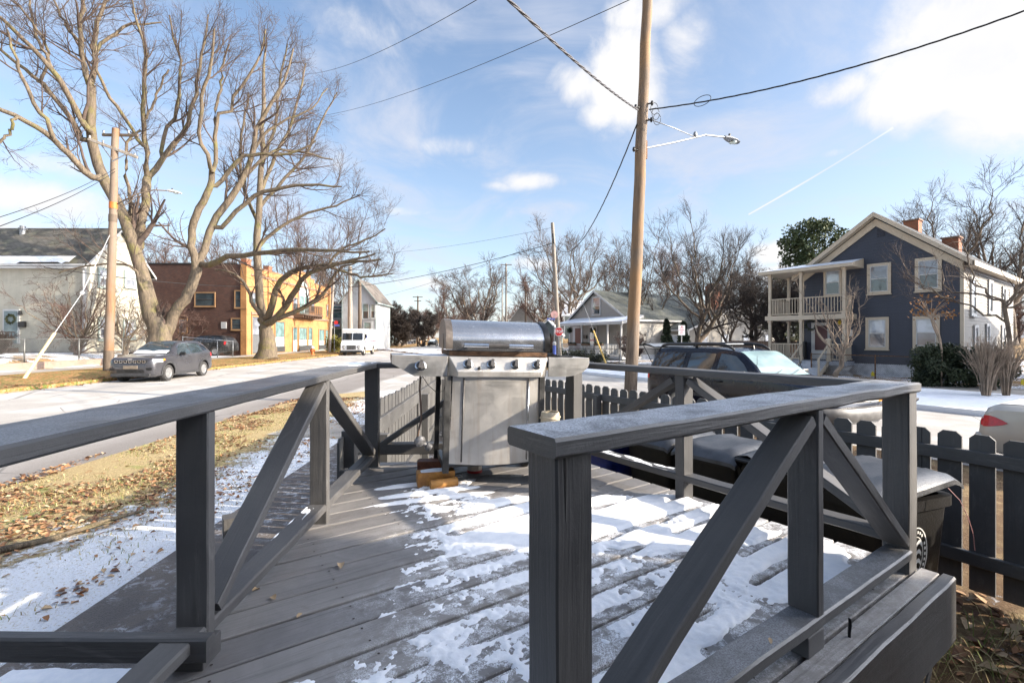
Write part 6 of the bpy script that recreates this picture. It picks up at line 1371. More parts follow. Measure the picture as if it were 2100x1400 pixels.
for k in range(7):
    y = -.50+k*1.0/6; o = J.box('grille_frame', -.03, -.012, y-.058, y+.058, .79, .895, M_CHROME, gl, .004); J.box('slot', -.036, -.028, y-.042, y+.042, .805, .885, M_BLK, gl, .003)
for sd in (-1, 1):
    mb = MB(); mb.grid(np.array([[J.w(x, sd*(J.sy(x, z)+.012), z)[:] for z in (.80, .86, .92)] for x in (.09, .2, .35, .5)])); mb.build('headlight', M_LAMP, J.t, smooth=True)
    mb = MB(); mb.grid(np.array([[J.w(x, sd*(J.sy(x, z)+.013), z)[:] for z in (.86, .93)] for x in (.5, .56, .62)])); mb.build('indicator', M_AMBER, J.t)
    J.box('fog_lamp', .0, .10, sd*.66-.10, sd*.66+.10, .50, .60, M_BLK); 
    J.panel('tail_light', [(4.10, .92, 1.08), (4.24, .92, 1.08)], M_REDL, sd, .012)
J.box('air_intake', -.01, .10, -.50, .50, .40, .52, M_BLK); J.box('bumper_lip', -.03, .2, -.72, .72, .25, .37, M_PLAST, bev=.03); J.box('number_plate', -.02, .02, -.26, .26, .55, .68, simple('brown plate frame', (.20, .16, .12), .6))
lettering('lettering', 'Jeep', .10, J.w(-.02, 0, .945), J.sd, UP, M_CHROME, J.t)

# big navy SUV on the side street, tailgate up
T = Car('parked_car', 'large dark navy SUV with raised tailgate and roof rack on the side street', 'car', (7.03, 9.64), (.40, -.916), -.31,
        [(0, .42, .84, .90, .72, .72, .70), (.05, .36, .92, 1.00, .90, .88, .80), (.25, .34, 1.05, 1.13, .96, .94, .82), (.9, .34, 1.13, 1.20, .98, .97, .84), (1.42, .34, 1.17, 1.24, .98, .97, .84), (1.75, .34, 1.18, 1.50, .98, .96, .74), (2.2, .34, 1.19, 1.80, .98, .95, .70), (2.9, .34, 1.20, 1.875, .98, .95, .70), (4.2, .34, 1.21, 1.87, .98, .95, .70), (4.85, .36, 1.21, 1.82, .97, .94, .69), (5.0, .40, 1.18, 1.52, .95, .92, .72), (5.05, .46, 1.1, 1.24, .92, .90, .76)], M_CNAVY, 5.05)
T.k = 1.06; T.body((.95, 3.9), .39)
for sd in (1, -1):
    T.panel('side_window', [(1.72, 1.22, 1.26), (1.95, 1.22, 1.50), (2.2, 1.23, 1.68), (2.45, 1.23, 1.72), (2.62, 1.23, 1.73)], M_WSCREEN if False else m_glass('clear side glass', (.16, .22, .20), .06) if sd == 1 else M_AUTOG, sd); T.panel('side_window', [(2.76, 1.24, 1.72), (3.1, 1.24, 1.74), (3.42, 1.25, 1.73), (3.55, 1.26, 1.70)], M_AUTOG, sd); T.panel('side_window', [(3.72, 1.26, 1.71), (4.2, 1.26, 1.73), (4.62, 1.26, 1.70), (4.80, 1.28, 1.60)], M_AUTOT, sd)
    for x in (1.66, 2.70, 3.62): T.panel('door_seam', [(x, .42, 1.70), (x+.014, .42, 1.70)], M_BLK, sd, .002, 8)
    for x in (2.42, 3.36): mb = MB(); mb.tube([T.w(x, sd*(T.sy(x, 1.05)+.025), 1.06), T.w(x+.2, sd*(T.sy(x+.2, 1.05)+.025), 1.065)], .022, 6); mb.build('door_handle', M_BLK, T.t, smooth=True)
    T.panel('side_moulding', [(1.2, .62, .72), (2.2, .62, .72), (3.4, .62, .72)], M_PLAST, sd, .014, 3)
    mb = MB(); zz = lambda x: float(T.p(3, x)); mb.tube([T.w(2.35, sd*.62, zz(2.35)+.0), T.w(2.55, sd*.62, zz(2.55)+.075), T.w(2.9, sd*.62, zz(2.9)+.085), T.w(4.5, sd*.62, zz(4.5)+.085), T.w(4.72, sd*.62, zz(4.72)+.07), T.w(4.86, sd*.62, zz(4.86)-.01)], [.02, .04, .045, .045, .04, .02], 8); mb.tube([T.w(3.5, sd*.62, 1.86), T.w(3.5, sd*.62, 1.95)], .05, 8); mb.build('roof_rail', M_BLK, T.t, smooth=True)
    T.panel('tail_light', [(4.93, .95, 1.30), (5.03, .95, 1.30)], M_REDL, sd, .012)
    T.box('headlight', -.015, .1, sd*.68-.20, sd*.68+.20, .90, 1.0, M_LAMP); T.box('indicator', -.012, .12, sd*.66-.22, sd*.66+.22, .80, .885, M_AMBER); T.box('sidelight', -.02, .1, sd*.48-.16, sd*.48+.16, .80, .885, M_LAMP)
for x in (3.05, 4.25): mb = MB(); mb.tube([T.w(x, -.62, 1.955), T.w(x, .62, 1.955)], .016, 6); mb.build('cross_bar', M_GALV, T.t)
T.top('windscreen', 1.46, 2.17, .92, M_WSCREEN, .010, 12, f1=.90); T.box('grille', -.02, .1, -.42, .42, .80, 1.0, M_CHROME); 
for k in range(4): T.box('grille_slot', -.032, -.015, -.38, .38, .815+.045*k, .84+.045*k, M_BLK)
mb = MB(); ys = np.linspace(-1.0, 1.0, 15)
rows = []
for z in (.46, .52, .60, .68, .72): rows.append([T.w(-.17+.20*(y/1.0)**4+(.03 if z in (.46, .72) else 0)+.03*y*y, y*(1 if abs(y) < .99 else 1), z) for y in ys])
mb.grid(np.array([[q[:] for q in r_] for r_ in rows])); mb.add([T.w(-.14+.20*(y)**4+.03*y*y, y, .72) for y in ys]+[T.w(.15, y, .74) for y in ys], [(i, i+1, 15+i+1, 15+i) for i in range(14)]); mb.build('front_bumper', simple('silver grey bumper', (.13, .125, .12), .5, .2, 8, .3), T.t, smooth=True)
T.wheels((.95, 3.9), .39, .84, .25); T.mirror(1.80, 1.28, .97, M_BLK)
mb = MB(); xs = [0, .15, .4, .7, .95]; zs = [0, .05, .09, .06, -.02]; rows = [[T.w(4.90+x, y, 1.86+z+.012*(1-(y/.8)**2)) for y in np.linspace(-.80, .80, 9)] for x, z in zip(xs, zs)]+[[T.w(4.90+x, y*.97, 1.86+z-.05) for y in np.linspace(-.80, .80, 9)] for x, z in list(zip(xs, zs))[::-1]]
mb.grid(np.array([[q[:] for q in r_] for r_ in rows])); tg = mb.build('tailgate', m_car('pale frosted tailgate', (.20, .22, .24), .35, .4), T.t, smooth=True, angle=50)
for sd in (-1, 1): mb = MB(); mb.tube([T.w(5.45, sd*.72, 1.88), T.w(4.98, sd*.80, 1.35)], .012, 6); mb.build('gas_strut', M_BLK, tg)
for sd in (-1, 1):
    mb = MB(); mb.box(T.w(2.45, sd*.40, 1.22), (.14, .50, .62), (-T.h, T.sd, UP)); mb.box(T.w(2.47, sd*.40, 1.60), (.10, .26, .17), (-T.h, T.sd, UP)); mb.build('seat', M_SEAT, T.t, bevel=.04)
mb = MB(); mb.tube([T.w(1.1, .80, 1.18), T.w(1.12, .80, 2.0)], .004, 5); mb.build('aerial', M_BLK, T.t); mb = MB(); mb.lathe([(.05, 0), (.035, .03), (.01, .05)], T.w(2.5, 0.2, 1.85), n=10); mb.prism([T.w(2.3, 0, 1.85), T.w(2.45, 0, 1.85), T.w(2.32, 0, 1.93)], T.sd*.02); mb.build('roof_fin', M_BLK, T.t)
for y0 in (-.55, .05):
    mb = MB(); mb.tube([T.w(1.40, y0, 1.27), T.w(1.58, y0+.55, 1.38)], .008, 5); mb.build('wiper', M_BLK, T.t)

# champagne saloon nose-in at the right edge of the picture
Sd = Car('parked_car', 'champagne saloon with snow on its boot lid and a pointed red tail light', 'car', (10.73, 4.18), (.5, -.866), -.31,
        [(0, .34, .60, .66, .60, .58, .56), (.10, .22, .70, .76, .80, .78, .66), (.8, .2, .84, .92, .88, .86, .70), (1.35, .2, .90, .98, .88, .87, .70), (1.9, .2, .93, 1.28, .88, .86, .60), (2.3, .2, .94, 1.42, .88, .86, .56), (3.0, .2, .96, 1.42, .88, .86, .56), (3.5, .2, .98, 1.28, .88, .85, .58), (3.95, .22, .98, 1.07, .87, .83, .62), (4.45, .26, .96, 1.05, .84, .78, .62), (4.62, .32, .88, .98, .80, .74, .60), (4.70, .42, .74, .82, .74, .70, .58)], M_CTAN, 4.7)
Sd.body((.92, 3.6), .32)
for sd in (1, -1):
    Sd.panel('side_window', [(1.8, .97, 1.10), (2.1, .97, 1.30), (2.6, .98, 1.34), (2.7, .98, 1.34)], M_AUTOG, sd); Sd.panel('side_window', [(2.8, .99, 1.34), (3.3, 1.0, 1.28), (3.5, 1.01, 1.16)], M_AUTOG, sd)
    for x in (4.02, 2.75): Sd.panel('seam', [(x, .42, .94), (x+.010, .42, .94)], M_BLK, sd, .002, 6)
    Sd.panel('tail_light', [(4.34, .765, .775), (4.40, .735, .81), (4.48, .71, .845), (4.56, .69, .865), (4.63, .68, .86), (4.68, .70, .81)], M_REDL, sd, .012, 5)
Sd.top('rear_window', 3.42, 3.90, .86, M_GLASSG, .01); Sd.top('windscreen', 1.4, 2.2, .88, M_AUTOG, .01)
mb = MB(); rows = [[Sd.w(x, y, float(Sd.p(3, x))+.004+.016*fbm(np.array(x*5), np.array(y*5), 2)*min(1, (.60-abs(y))/.08)-.0) for y in np.linspace(-.60, .60, 18)] for x in np.linspace(3.93, 4.58, 18)]; mb.grid(np.array([[q[:] for q in r_] for r_ in rows])); stuff(mb.build('snow', M_SNOW, None, smooth=True), 'sheet of snow on the boot lid of the champagne saloon', 'snow')
Sd.wheels((.92, 3.6), .32, .78); Sd.box('rear_bumper', 4.52, 4.76, -.78, .78, .36, .58, M_CTAN, bev=.06); Sd.box('number_plate', 4.69, 4.72, -.26, .26, .66, .78, M_TRIMW)

# black SUV behind the chain-link fence by the brick wall
K = Car('parked_car', 'black SUV parked behind the chain-link fence against the brick wall', 'car', (-28.4, 40.6), (-1, .02), .28,
        [(0, .4, .78, .84, .66, .66, .62), (.1, .3, .9, .98, .86, .84, .74), (.9, .26, 1.05, 1.12, .93, .92, .78), (1.35, .26, 1.08, 1.18, .93, .92, .78), (2.1, .26, 1.1, 1.68, .93, .91, .64), (3.0, .26, 1.12, 1.74, .93, .91, .64), (4.1, .28, 1.14, 1.68, .92, .90, .62), (4.55, .34, 1.1, 1.3, .88, .85, .66), (4.65, .42, .95, 1.02, .82, .8, .66)], M_CBLK, 4.65)
K.body((.9, 3.65), .37); K.wheels((.9, 3.65), .37, .82)
for sd in (1, -1):
    K.panel('side_window', [(1.7, 1.12, 1.24), (2.1, 1.13, 1.58), (2.6, 1.14, 1.62)], M_AUTOT, sd); K.panel('side_window', [(2.7, 1.14, 1.62), (3.5, 1.16, 1.60)], M_AUTOT, sd); K.panel('side_window', [(3.6, 1.18, 1.58), (4.2, 1.2, 1.45)], M_AUTOT, sd)
    K.panel('tail_light', [(4.40, .95, 1.2), (4.55, .95, 1.2)], M_REDL, sd, .012); K.panel('badge', [(3.0, .95, 1.03), (3.15, .95, 1.03)], M_CHROME, sd, .012, 2)
# far car waiting up the street
Q = Car('parked_car', 'small dark car parked far up the long street', 'car', (-15.9, 94), (.05, -1), .1,
        [(0, .3, .68, .76, .62, .6, .6), (.15, .22, .8, .88, .84, .82, .7), (1.2, .2, .92, 1.0, .88, .87, .7), (2.0, .2, .95, 1.42, .88, .86, .58), (3.3, .2, .98, 1.44, .88, .86, .58), (4.2, .26, .98, 1.05, .85, .8, .62), (4.4, .4, .8, .9, .76, .72, .6)], M_CBLK, 4.4)
Q.body((.9, 3.5), .32, cut=False); Q.wheels((.9, 3.5), .32, .80); Q.top('windscreen', 1.25, 1.95, .86, m_glass('bright windscreen', (.4, .45, .48), .1), .01)
for sd in (-1, 1): Q.box('headlight', -.01, .1, sd*.55-.14, sd*.55+.14, .68, .78, M_LAMP)

# postal van
VL = 5.6; vF = Vector((-15.75, 46.6, .05)); vh = Vector((.035, -1, 0)).normalized(); vs = Vector((-vh.y, vh.x, 0))
def vw(x, y, z): return vF-vh*x+vs*y+UP*z
van = thing('postal_van', 'white box delivery van with red stripe and blue eagle emblem in the long street', 'van', vw(2.8, 0, 0))
prof = [(.0, .45), (-.02, .62), (.0, 1.10), (.34, 1.48), (.52, 2.26), (.48, 2.56), (.62, 2.64), (VL-.1, 2.66), (VL, 2.56), (VL, .45)]
mb = MB(); n = len(prof); hwd = 1.06
V = [vw(x, y, z) for y in (-hwd, hwd) for x, z in prof]; F = [(i, (i+1) % n, n+(i+1) % n, n+i) for i in range(n)]+[tuple(range(n-1, -1, -1)), tuple(n+i for i in range(n))]; mb.add(V, F)
me = mb.mesh('body', M_CWHITE); ob = bpy.data.objects.new('body', me); C.objects.link(ob)
k = MB()
for x in (.95, 4.3): k.tube([vw(x, -1.3, .42), vw(x, 1.3, .42)], .52, 26)
kb = bpy.data.objects.new('cutter', k.mesh('cutter', M_BLK)); C.objects.link(kb); md = ob.modifiers.new('a', 'BOOLEAN'); md.object = kb; md.operation = 'DIFFERENCE'
dg = bpy.context.evaluated_depsgraph_get(); m2 = bpy.data.meshes.new_from_object(ob.evaluated_get(dg)); ob.modifiers.clear(); ob.data = m2; bpy.data.objects.remove(kb)
ob.parent = van; ob.matrix_parent_inverse = Matrix.Translation(-Vector(van.location)); bv = ob.modifiers.new('bevel', 'BEVEL'); bv.width = .05; bv.segments = 2; bv.limit_method = 'ANGLE'
e_ = (vw(.52, 0, 2.26)-vw(.34, 0, 1.48)).normalized(); nn = e_.cross(vs); nn = nn if nn.dot(vh) > 0 else -nn
for y0, y1 in ((-.98, -.04), (.04, .98)):
    mb = MB(); A = [vw(.34, y, 1.48)+e_*q+nn*.014 for y, q in ((y0, .04), (y1, .04), (y1, .74), (y0, .74))]; mb.prism(A, nn*-.01); mb.build('windscreen', M_AUTOT, van, bevel=.004)
    mb = MB(); mb.tube([vw(.52, (y0+y1)/2-.1, 2.26)+nn*.03, vw(.44, y0+.2, 2.0)+nn*.05], .012, 5); mb.build('wiper', M_BLK, van)
def vbox(name, x0, x1, y0, y1, z0, z1, mat, par=None, bev=.01):
    mb = MB(); mb.box(vw((x0+x1)/2, (y0+y1)/2, (z0+z1)/2), (x1-x0, y1-y0, z1-z0), (-vh, vs, UP)); return mb.build(name, mat, par or van, bevel=bev)
vg = vbox('grille', -.045, .02, -.44, .44, .60, 1.0, M_BLK)
for k in range(9): vbox('grille_bar', -.055, -.04, -.42+.093*k, -.39+.093*k, .62, .98, M_GALV, vg, 0)
for y in (-.72, .72):
    mb = MB(); mb.lathe([(.125, -.02), (.13, .015), (.10, .02)], vw(-.02, y, .86), vh, 20); hl = mb.build('headlight', M_BLK, van, smooth=True, angle=40); mb = MB(); mb.lathe([(.095, 0), (.07, .03), (.01, .045)], vw(-.02, y, .86), vh, 18); mb.build('lens', M_LAMP, hl, smooth=True)
    vbox('indicator', -.035, .0, y-.1, y+.1, .60, .66, M_BLK)
vbox('bumper', -.16, .15, -1.08, 1.08, .28, .48, M_BLK, None, .03)
for sd in (-1, 1):
    y = sd*(hwd+.004)
    mb = MB(); mb.prism([vw(.62, y, 1.50), vw(1.12, y, 1.50), vw(1.12, y, 2.20), vw(.74, y, 2.20)], vs*(sd*.012)); mb.build('side_window', M_AUTOT, van)
    mb = MB(); mb.prism([vw(.40, y, 1.20), vw(1.2, y, 1.30), vw(VL-.05, y, 1.36), vw(VL-.05, y, 1.48), vw(1.2, y, 1.42), vw(.55, y, 1.32)], vs*(sd*.006)); mb.build('stripe', simple('dull red stripe', (.48, .10, .14), .5) if sd < 0 else bpy.data.materials['dull red stripe'], van)
    for x in (1.25, 2.3): vbox('door_seam', x, x+.02, y-.004, y+.006, .55, 2.3, simple('grey seam', (.3, .31, .32), .6) if 'grey seam' not in bpy.data.materials else bpy.data.materials['grey seam'], None, 0)
    # eagle head emblem: blue field with a pale swept wing shape
    def em(x, z): return vw(x, y+sd*.008, z)
    mb = MB(); mb.prism([em(1.55, 1.68), em(2.12, 1.68), em(2.12, 2.18), em(1.55, 2.18)], vs*(sd*.004)); eb = mb.build('emblem', simple('postal blue', (.03, .07, .36), .5) if sd < 0 else bpy.data.materials['postal blue'], van)
    y += sd*.006; mb = MB(); mb.prism([em(1.60, 2.12), em(1.80, 2.12), em(1.95, 2.0), em(2.0, 1.80), em(1.85, 1.76), em(1.78, 1.92), em(1.62, 2.0)], vs*(sd*.004)); mb.build('eagle_shape', M_CWHITE, eb)
    mb = MB(); mb.prism([em(1.64, 1.72), em(1.95, 1.72), em(1.85, 1.78), em(1.70, 1.84)], vs*(sd*.004)); mb.build('eagle_shape', M_CWHITE, eb)
    for x in (.95, 4.3):
        c = vw(x, sd*.92, .40); ax = vs*sd; mb = MB(); mb.lathe([(.22, -.12), (.38, -.12), (.40, -.08), (.40, .08), (.38, .12), (.22, .11), (.22, -.12)], c, ax, 26); wh = mb.build('wheel', M_TYRE, van, smooth=True, angle=45)
        mb = MB(); mb.lathe([(.22, .10), (.20, .06), (.12, .05), (.10, .10), (.02, .11)], c, ax, 22); mb.build('rim', simple('cream rim', (.5, .45, .36), .5) if (sd < 0 and x < 1) else bpy.data.materials['cream rim'], wh, smooth=True, angle=40)
    mb = MB(); mb.tube([vw(.55, sd*1.06, 2.2), vw(.35, sd*1.32, 2.1)], .015, 5); mb.box(vw(.33, sd*1.32, 1.9), (.06, .18, .36), (-vh, vs, UP)); mb.build('wing_mirror', M_BLK, van)
# ---------------------------------------------------------------- utility poles, wires, signs, small street furniture
def m_pole(name, a, b, c3=None):
    t = NT(name); o = t.coord('Object', (9, 9, .55)); n = t.noise(o, 1.6, 6, .7, .6); g = t.noise(t.coord('Object', (40, 40, 1.2)), 1.5, 4, .6); v = t.coord('Object'); big = t.noise(t.coord('Object', (.6, .6, .35)), 1., 4, .6)
    c = t.mix(t.ramp(n, .35, .68), a, b); c = t.mix(t.mth('MULTIPLY', t.ramp(g, .52, .72), .5), c, tuple(x*.4 for x in a))
    if c3: c = t.mix(t.ramp(big, .42, .62), c, c3)
    t.col(c); t.set(Roughness=.85); t.bump(t.mth('ADD', g, n), .5, .01); return t.mat
M_POLE = m_pole('weathered pole timber', (.115, .088, .066), (.245, .19, .145), (.27, .165, .085)); M_POLEG = m_pole('grey pole timber', (.20, .175, .145), (.33, .29, .245)); M_POLED = m_pole('dark pole timber', (.10, .075, .055), (.17, .13, .095)); M_POLEO = m_pole('orange-brown pole timber', (.19, .095, .045), (.29, .165, .085), (.20, .15, .11))
M_WIRE = simple('black cable', (.012, .012, .013), .6); M_WIREG = simple('grey twisted cable', (.09, .085, .09), .5, .3, 60)
def pole(label, base, top, r0, r1, mat, name='utility_pole', group=None):
    t = thing(name, label, 'pole', base, group); base, top = Vector(base), Vector(top); rg = random.Random(int(base.x*10)); k = 14
    pts = [base+(top-base)*(i/k)+Vector((rg.uniform(-.012, .012), rg.uniform(-.012, .012), 0)) for i in range(k+1)]
    mb = MB(); mb.tube(pts, [r0+(r1-r0)*i/k for i in range(k+1)], 16); mb.build('pole_shaft', mat, t, smooth=True, angle=60); return t
def bar(root, name, a, b, w, h, mat, up=UP): mb = MB(); mb.beam(a, b, w, h, up=up, ch=.01); return mb.build(name, mat, root)
def lamp_head(root, c, d, s=1., mat=None):
    """cobra-head lamp, d outward direction"""
    c = Vector(c); d = Vector(d).normalized(); a = d.cross(UP).normalized(); mb = MB()
    st = [(0, .05, .05, 0), (.06, .08, .075, 0), (.22, .13, .085, 0), (.45, .155, .07, -.005), (.62, .12, .05, -.015), (.68, .05, .02, -.02)]
    V = []; n = 12
    for x, w, h, o in st:
        for k in range(n):
            t_ = 2*math.pi*k/n; V.append(c+d*x*s+a*(w*math.cos(t_))*s+UP*((h*math.sin(t_)*(1 if math.sin(t_) > 0 else .55))+o)*s)
    F = [(i*n+k, i*n+(k+1) % n, (i+1)*n+(k+1) % n, (i+1)*n+k) for i in range(len(st)-1) for k in range(n)]+[tuple(range(n-1, -1, -1)), tuple((len(st)-1)*n+k for k in range(n))]; mb.add(V, F)
    o = mb.build('lamp_head', mat or M_GALV, root, smooth=True, angle=50)
    mb = MB(); mb.lathe([(.12*s, 0), (.10*s, -.03*s), (.02*s, -.045*s)], c+d*.42*s-UP*.045*s, n=14); mb.build('lens', M_FILM, o, smooth=True)
    mb = MB(); mb.tube([c+d*.25*s+UP*.07*s, c+d*.25*s+UP*.17*s], .035*s, 10); mb.build('photocell', M_PLAST, o); return o
Nn = Vector((.866, .5, 0))
p1 = pole('tall weathered timber utility pole with a street lamp arm behind the picket fence', (3.22, 13, -.3), (3.76, 13, 12.6), .178, .128, M_POLE)
def P1(z): return Vector((3.22+.54*(z+.3)/12.9, 13, z))
c = P1(7.02); aL = [c+Nn*.15, c+Nn*1.2+UP*.36, c+Nn*2.4+UP*.80, c+Nn*2.65+UP*.90, c+Nn*3.55+UP*1.02]; mb = MB(); mb.tube(aL, .025, 10); mb.build('lamp_arm', M_GALV, p1, smooth=True, angle=60)
mb = MB(); mb.box(c+Nn*.16-UP*.05, (.05, .12, .5), (Nn, SV, UP)); mb.build('arm_bracket', M_RUSTY, p1)
lamp_head(p1, aL[-1], (Nn+UP*-.06), 1.0)
mb = MB(); mb.tube([P1(7.85)+Nn*.16, P1(7.85)+Nn*1.2-UP*.03, c+Nn*2.2+UP*.74], .014, 6); mb.lathe([(.03, 0), (.06, .05), (.05, .14), (.02, .18)], c+Nn*2.2+UP*.72, n=10); mb.build('stay_rod', M_GALV, p1, smooth=True)
for z, d in ((8.05, -1), (8.15, 1), (7.7, 1), (6.9, -1)):
    mb = MB(); mb.tube([P1(z)+Vector((d*.1, -.1, 0)), P1(z)+Vector((d*.24, -.12, .02))], .02, 6); mb.lathe([(.02, -.05), (.045, 0), (.03, .07)], P1(z)+Vector((d*.22, -.12, 0)), n=10); mb.build('insulator', M_BLK, p1, smooth=True)
mb = MB(); rg = random.Random(2); cc = P1(8.0)+Vector((.28, -.15, 0))
for k in range(3): mb.tube([cc+Vector((.10*math.cos(t)+.03*k, -.02*k, .16*math.sin(t)-.25*k*.6)) for t in np.linspace(.3, 5.6+.4*k, 14)], .008, 5)
mb.build('drip_loops', M_WIRE, p1, smooth=True)
def wire(label, a, b, sag, r, mat=None, tw=0., n=28, ext=0.):
    a, b = Vector(a), Vector(b); d = b-a; pts = []; sd = d.cross(UP).normalized()
    for i in range(n+1):
        t = -ext+(1+ext)*i/n; p = a+d*t+UP*(-4*sag*t*(1-t)); pts.append(p)
    mb = MB()
    if tw:
        k = n*5; L_ = d.length*(1+ext)
        for ph in (0, 2.1, 4.2):
            q = []
            for i in range(k+1):
                t = i/k; f = t*n; j = min(int(f), n-1); p = pts[j]+(pts[j+1]-pts[j])*(f-j); an = t*L_*tw+ph; q.append(p+sd*(r*1.1*math.cos(an))+UP*(r*1.1*math.sin(an)))
            mb.tube(q, r, 5)
    else: mb.tube(pts, r, 5)
    return tag(mb.build('overhead_wire', mat or M_WIRE, None, smooth=True), label, 'wire', 'overhead wires')
wire('thick twisted service cable from the tall pole up to the top edge above the grill', P1(7.98)+Vector((-.15, -.12, 0)), D(1035, -8, 6.2), .10, .0125, M_WIREG, 6., ext=0)
w2 = wire('twisted cable with a coil sweeping from the tall pole to the upper right corner', P1(8.0)+Vector((.15, -.1, 0)), D(2130, 12, 9), .28, .0095, M_WIRE, 6.)
mb = MB(); c = P1(8.0).lerp(D(2130, 12, 9), .205)+UP*-.14; e = (D(2130, 12, 9)-P1(8.0)).normalized(); mb.tube([c+e*.20*math.cos(t)+UP*.125*math.sin(t)+e*.04*math.sin(t) for t in np.linspace(0, 2*math.pi, 25)], .009, 5); mb.build('slack_loop', M_WIRE, w2, smooth=True)
wire('black cable dropping from the tall pole towards the thin bare pole by the cottage', P1(7.6)+Vector((-.16, -.1, 0)), D(1136, 497, 38), 1.9, .010, M_WIRE, 3.)
wire('thin line from the top edge beside the tall pole down to the big tree', D(1300, -4, 11), D(640, 240, 34), .5, .009)
wire('higher thin line crossing the sky from the top edge into the big tree', D(985, -4, 12), D(620, 152, 34), .5, .009)
wire('dark cable from the thin bare pole leftwards over the street to the trees', D(1136, 498, 38), D(700, 590, 62), .55, .028)
wire('faint upper line from the thin bare pole leftwards across the pale sky', D(1136, 466, 38), D(760, 520, 62), .4, .012)
wire('faint lower line passing behind the thin pole towards the far poles', D(1075, 512, 52), D(760, 612, 88), .5, .02)
wire('lower of two cables from the left picture edge to the pole by the big tree', D(-6, 466, 12), D(236, 352, 22.6), .15, .011)
wire('upper of two cables from the left picture edge to the pole by the big tree', D(-6, 447, 12), D(236, 346, 22.6), .15, .010)
wire('cable crossing in front of the cream house and the forked trunk', D(90, 548, 25), D(560, 588, 39), .3, .022)
# pole by the parked compact SUV
b0 = Vector(((222-1050)/975*22.7, 22.7, .08)); t0_ = D(237, 264, 22.7)
p2 = pole('timber pole with two crossarms and a lamp arm standing by the grey compact SUV', b0, t0_, .20, .14, M_POLEO)
def P2(z): return b0+(t0_-b0)*((z-b0.z)/(t0_.z-b0.z))
z1, z2 = D(237, 274, 22.7).z, D(240, 306, 22.7).z
bar(p2, 'crossarm', P2(z1)+Vector((-.75, .16, 0)), P2(z1)+Vector((.95, .16, -.02)), .10, .12, M_POLED); bar(p2, 'crossarm', P2(z2)+Vector((-1.0, -.3, .36)), P2(z2)+Vector((1.0, .1, -.36)), .10, .13, M_POLEG)
bar(p2, 'arm_brace', P2(z2-.55)+Vector((0, -.15, 0)), P2(z2)+Vector((-.5, -.18, .14)), .03, .05, M_GALV); bar(p2, 'arm_brace', P2(z2-.65)+Vector((0, -.15, 0)), P2(z2)+Vector((.55, -.02, -.24)), .03, .05, M_GALV)
for dx, zz, yy in ((-.7, z1, .16), (.5, z1, .16), (-.95, z2+.30, -.3), (-.4, z2+.12, -.2), (.9, z2-.38, .08)):
    mb = MB(); mb.lathe([(.02, 0), (.05, .06), (.035, .10), (.055, .14), (.02, .18)], P2(zz)+Vector((dx, yy, .05)), n=10); mb.build('insulator', M_GALV, p2, smooth=True)
for z0, dz, m_ in ((D(237, 428, 22.7).z, .30, simple('orange band', (.55, .16, .03), .6)), (D(237, 455, 22.7).z, .34, M_POLED), (D(222, 740, 22.7).z-.45, .95, M_POLED)):
    mb = MB(); q = P2(z0); mb.tube([q, P2(z0+dz)], [.205-.06*(z0/12)+.006]*2, 16); mb.build('pole_band', m_, p2, smooth=True, angle=50)
mb = MB(); q = P2(D(242, 420, 22.7).z); e1 = D(342, 391, 23.4); mb.tube([q+Vector((.12, 0, 0)), q.lerp(e1, .4)+UP*.22, q.lerp(e1, .75)+UP*.20, e1], .03, 8); mb.build('lamp_arm', M_POLED, p2, smooth=True)
mb = MB(); mb.tube([q+Vector((.12, 0, -.35)), q.lerp(e1, .45)+UP*.12], .018, 6); mb.build('arm_stay', M_POLED, p2); lamp_head(p2, e1, Vector((1, .25, -.12)), .95, simple('white lamp shell', (.62, .62, .60), .4))
gy_ = thing('guy_wire', 'steel guy wire with a long cream-yellow guard leaning in front of the cream house', 'guy wire', G(45, 783, .12))
A, B, E = G(45, 783, .1), D(112, 683, 20.0), D(168, 601, 21.2)
mb = MB(); mb.tube([A, B], .058, 12); mb.build('guard', simple('cream yellow guard', (.72, .56, .28), .5, .15), gy_, smooth=True, angle=60); mb = MB(); mb.tube([B, E, P2(D(237, 470, 22.7).z)], .013, 6); mb.build('cable', M_GALV, gy_); mb = MB(); mb.lathe([(.02, -.1), (.07, -.05), (.07, .07), (.02, .1)], E, (E-B), 10); mb.build('strain_insulator', M_TRIMW, gy_, smooth=True)
# thin bare pole with the stop sign
Y3 = 38.; p3 = pole('thin bare leaning pole carrying the cables, beside the stop sign', D(1147.5, 742, Y3), D(1133, 457, Y3), .20, .13, M_POLEG)
mb = MB(); mb.tube([D(1133.5, 480, Y3)+Vector((0, -.16, 0)), D(1135, 500, Y3)+Vector((0, -.17, 0))], .06, 8); mb.build('insulator', M_BLK, p3)
sp = D(1146, 680, 37.2); ssn = thing('stop_sign', 'red octagonal STOP sign on the corner beside the thin bare pole', 'stop sign', Vector((sp.x, sp.y, -.2)))
mb = MB(); mb.tube([Vector((sp.x, sp.y+.04, -.3)), Vector((sp.x, sp.y+.04, sp.z+.3))], .035, 8); mb.build('post', M_GALV, ssn)
def octo(r, y): return [Vector((sp.x+r*math.cos(math.pi/8+k*math.pi/4), y, sp.z+r*math.sin(math.pi/8+k*math.pi/4))) for k in range(8)]
mb = MB(); mb.prism(octo(.37, sp.y), (0, -.012, 0)); pl = mb.build('sign_plate', M_WHITE, ssn); mb = MB(); mb.prism(octo(.335, sp.y-.014), (0, -.004, 0)); mb.build('red_face', simple('stop sign red', (.62, .03, .03), .45, .1), pl)
lettering('lettering', 'STOP', .30, (sp.x, sp.y-.022, sp.z), (1, 0, 0), UP, M_WHITE, pl, .003, .85, .008)
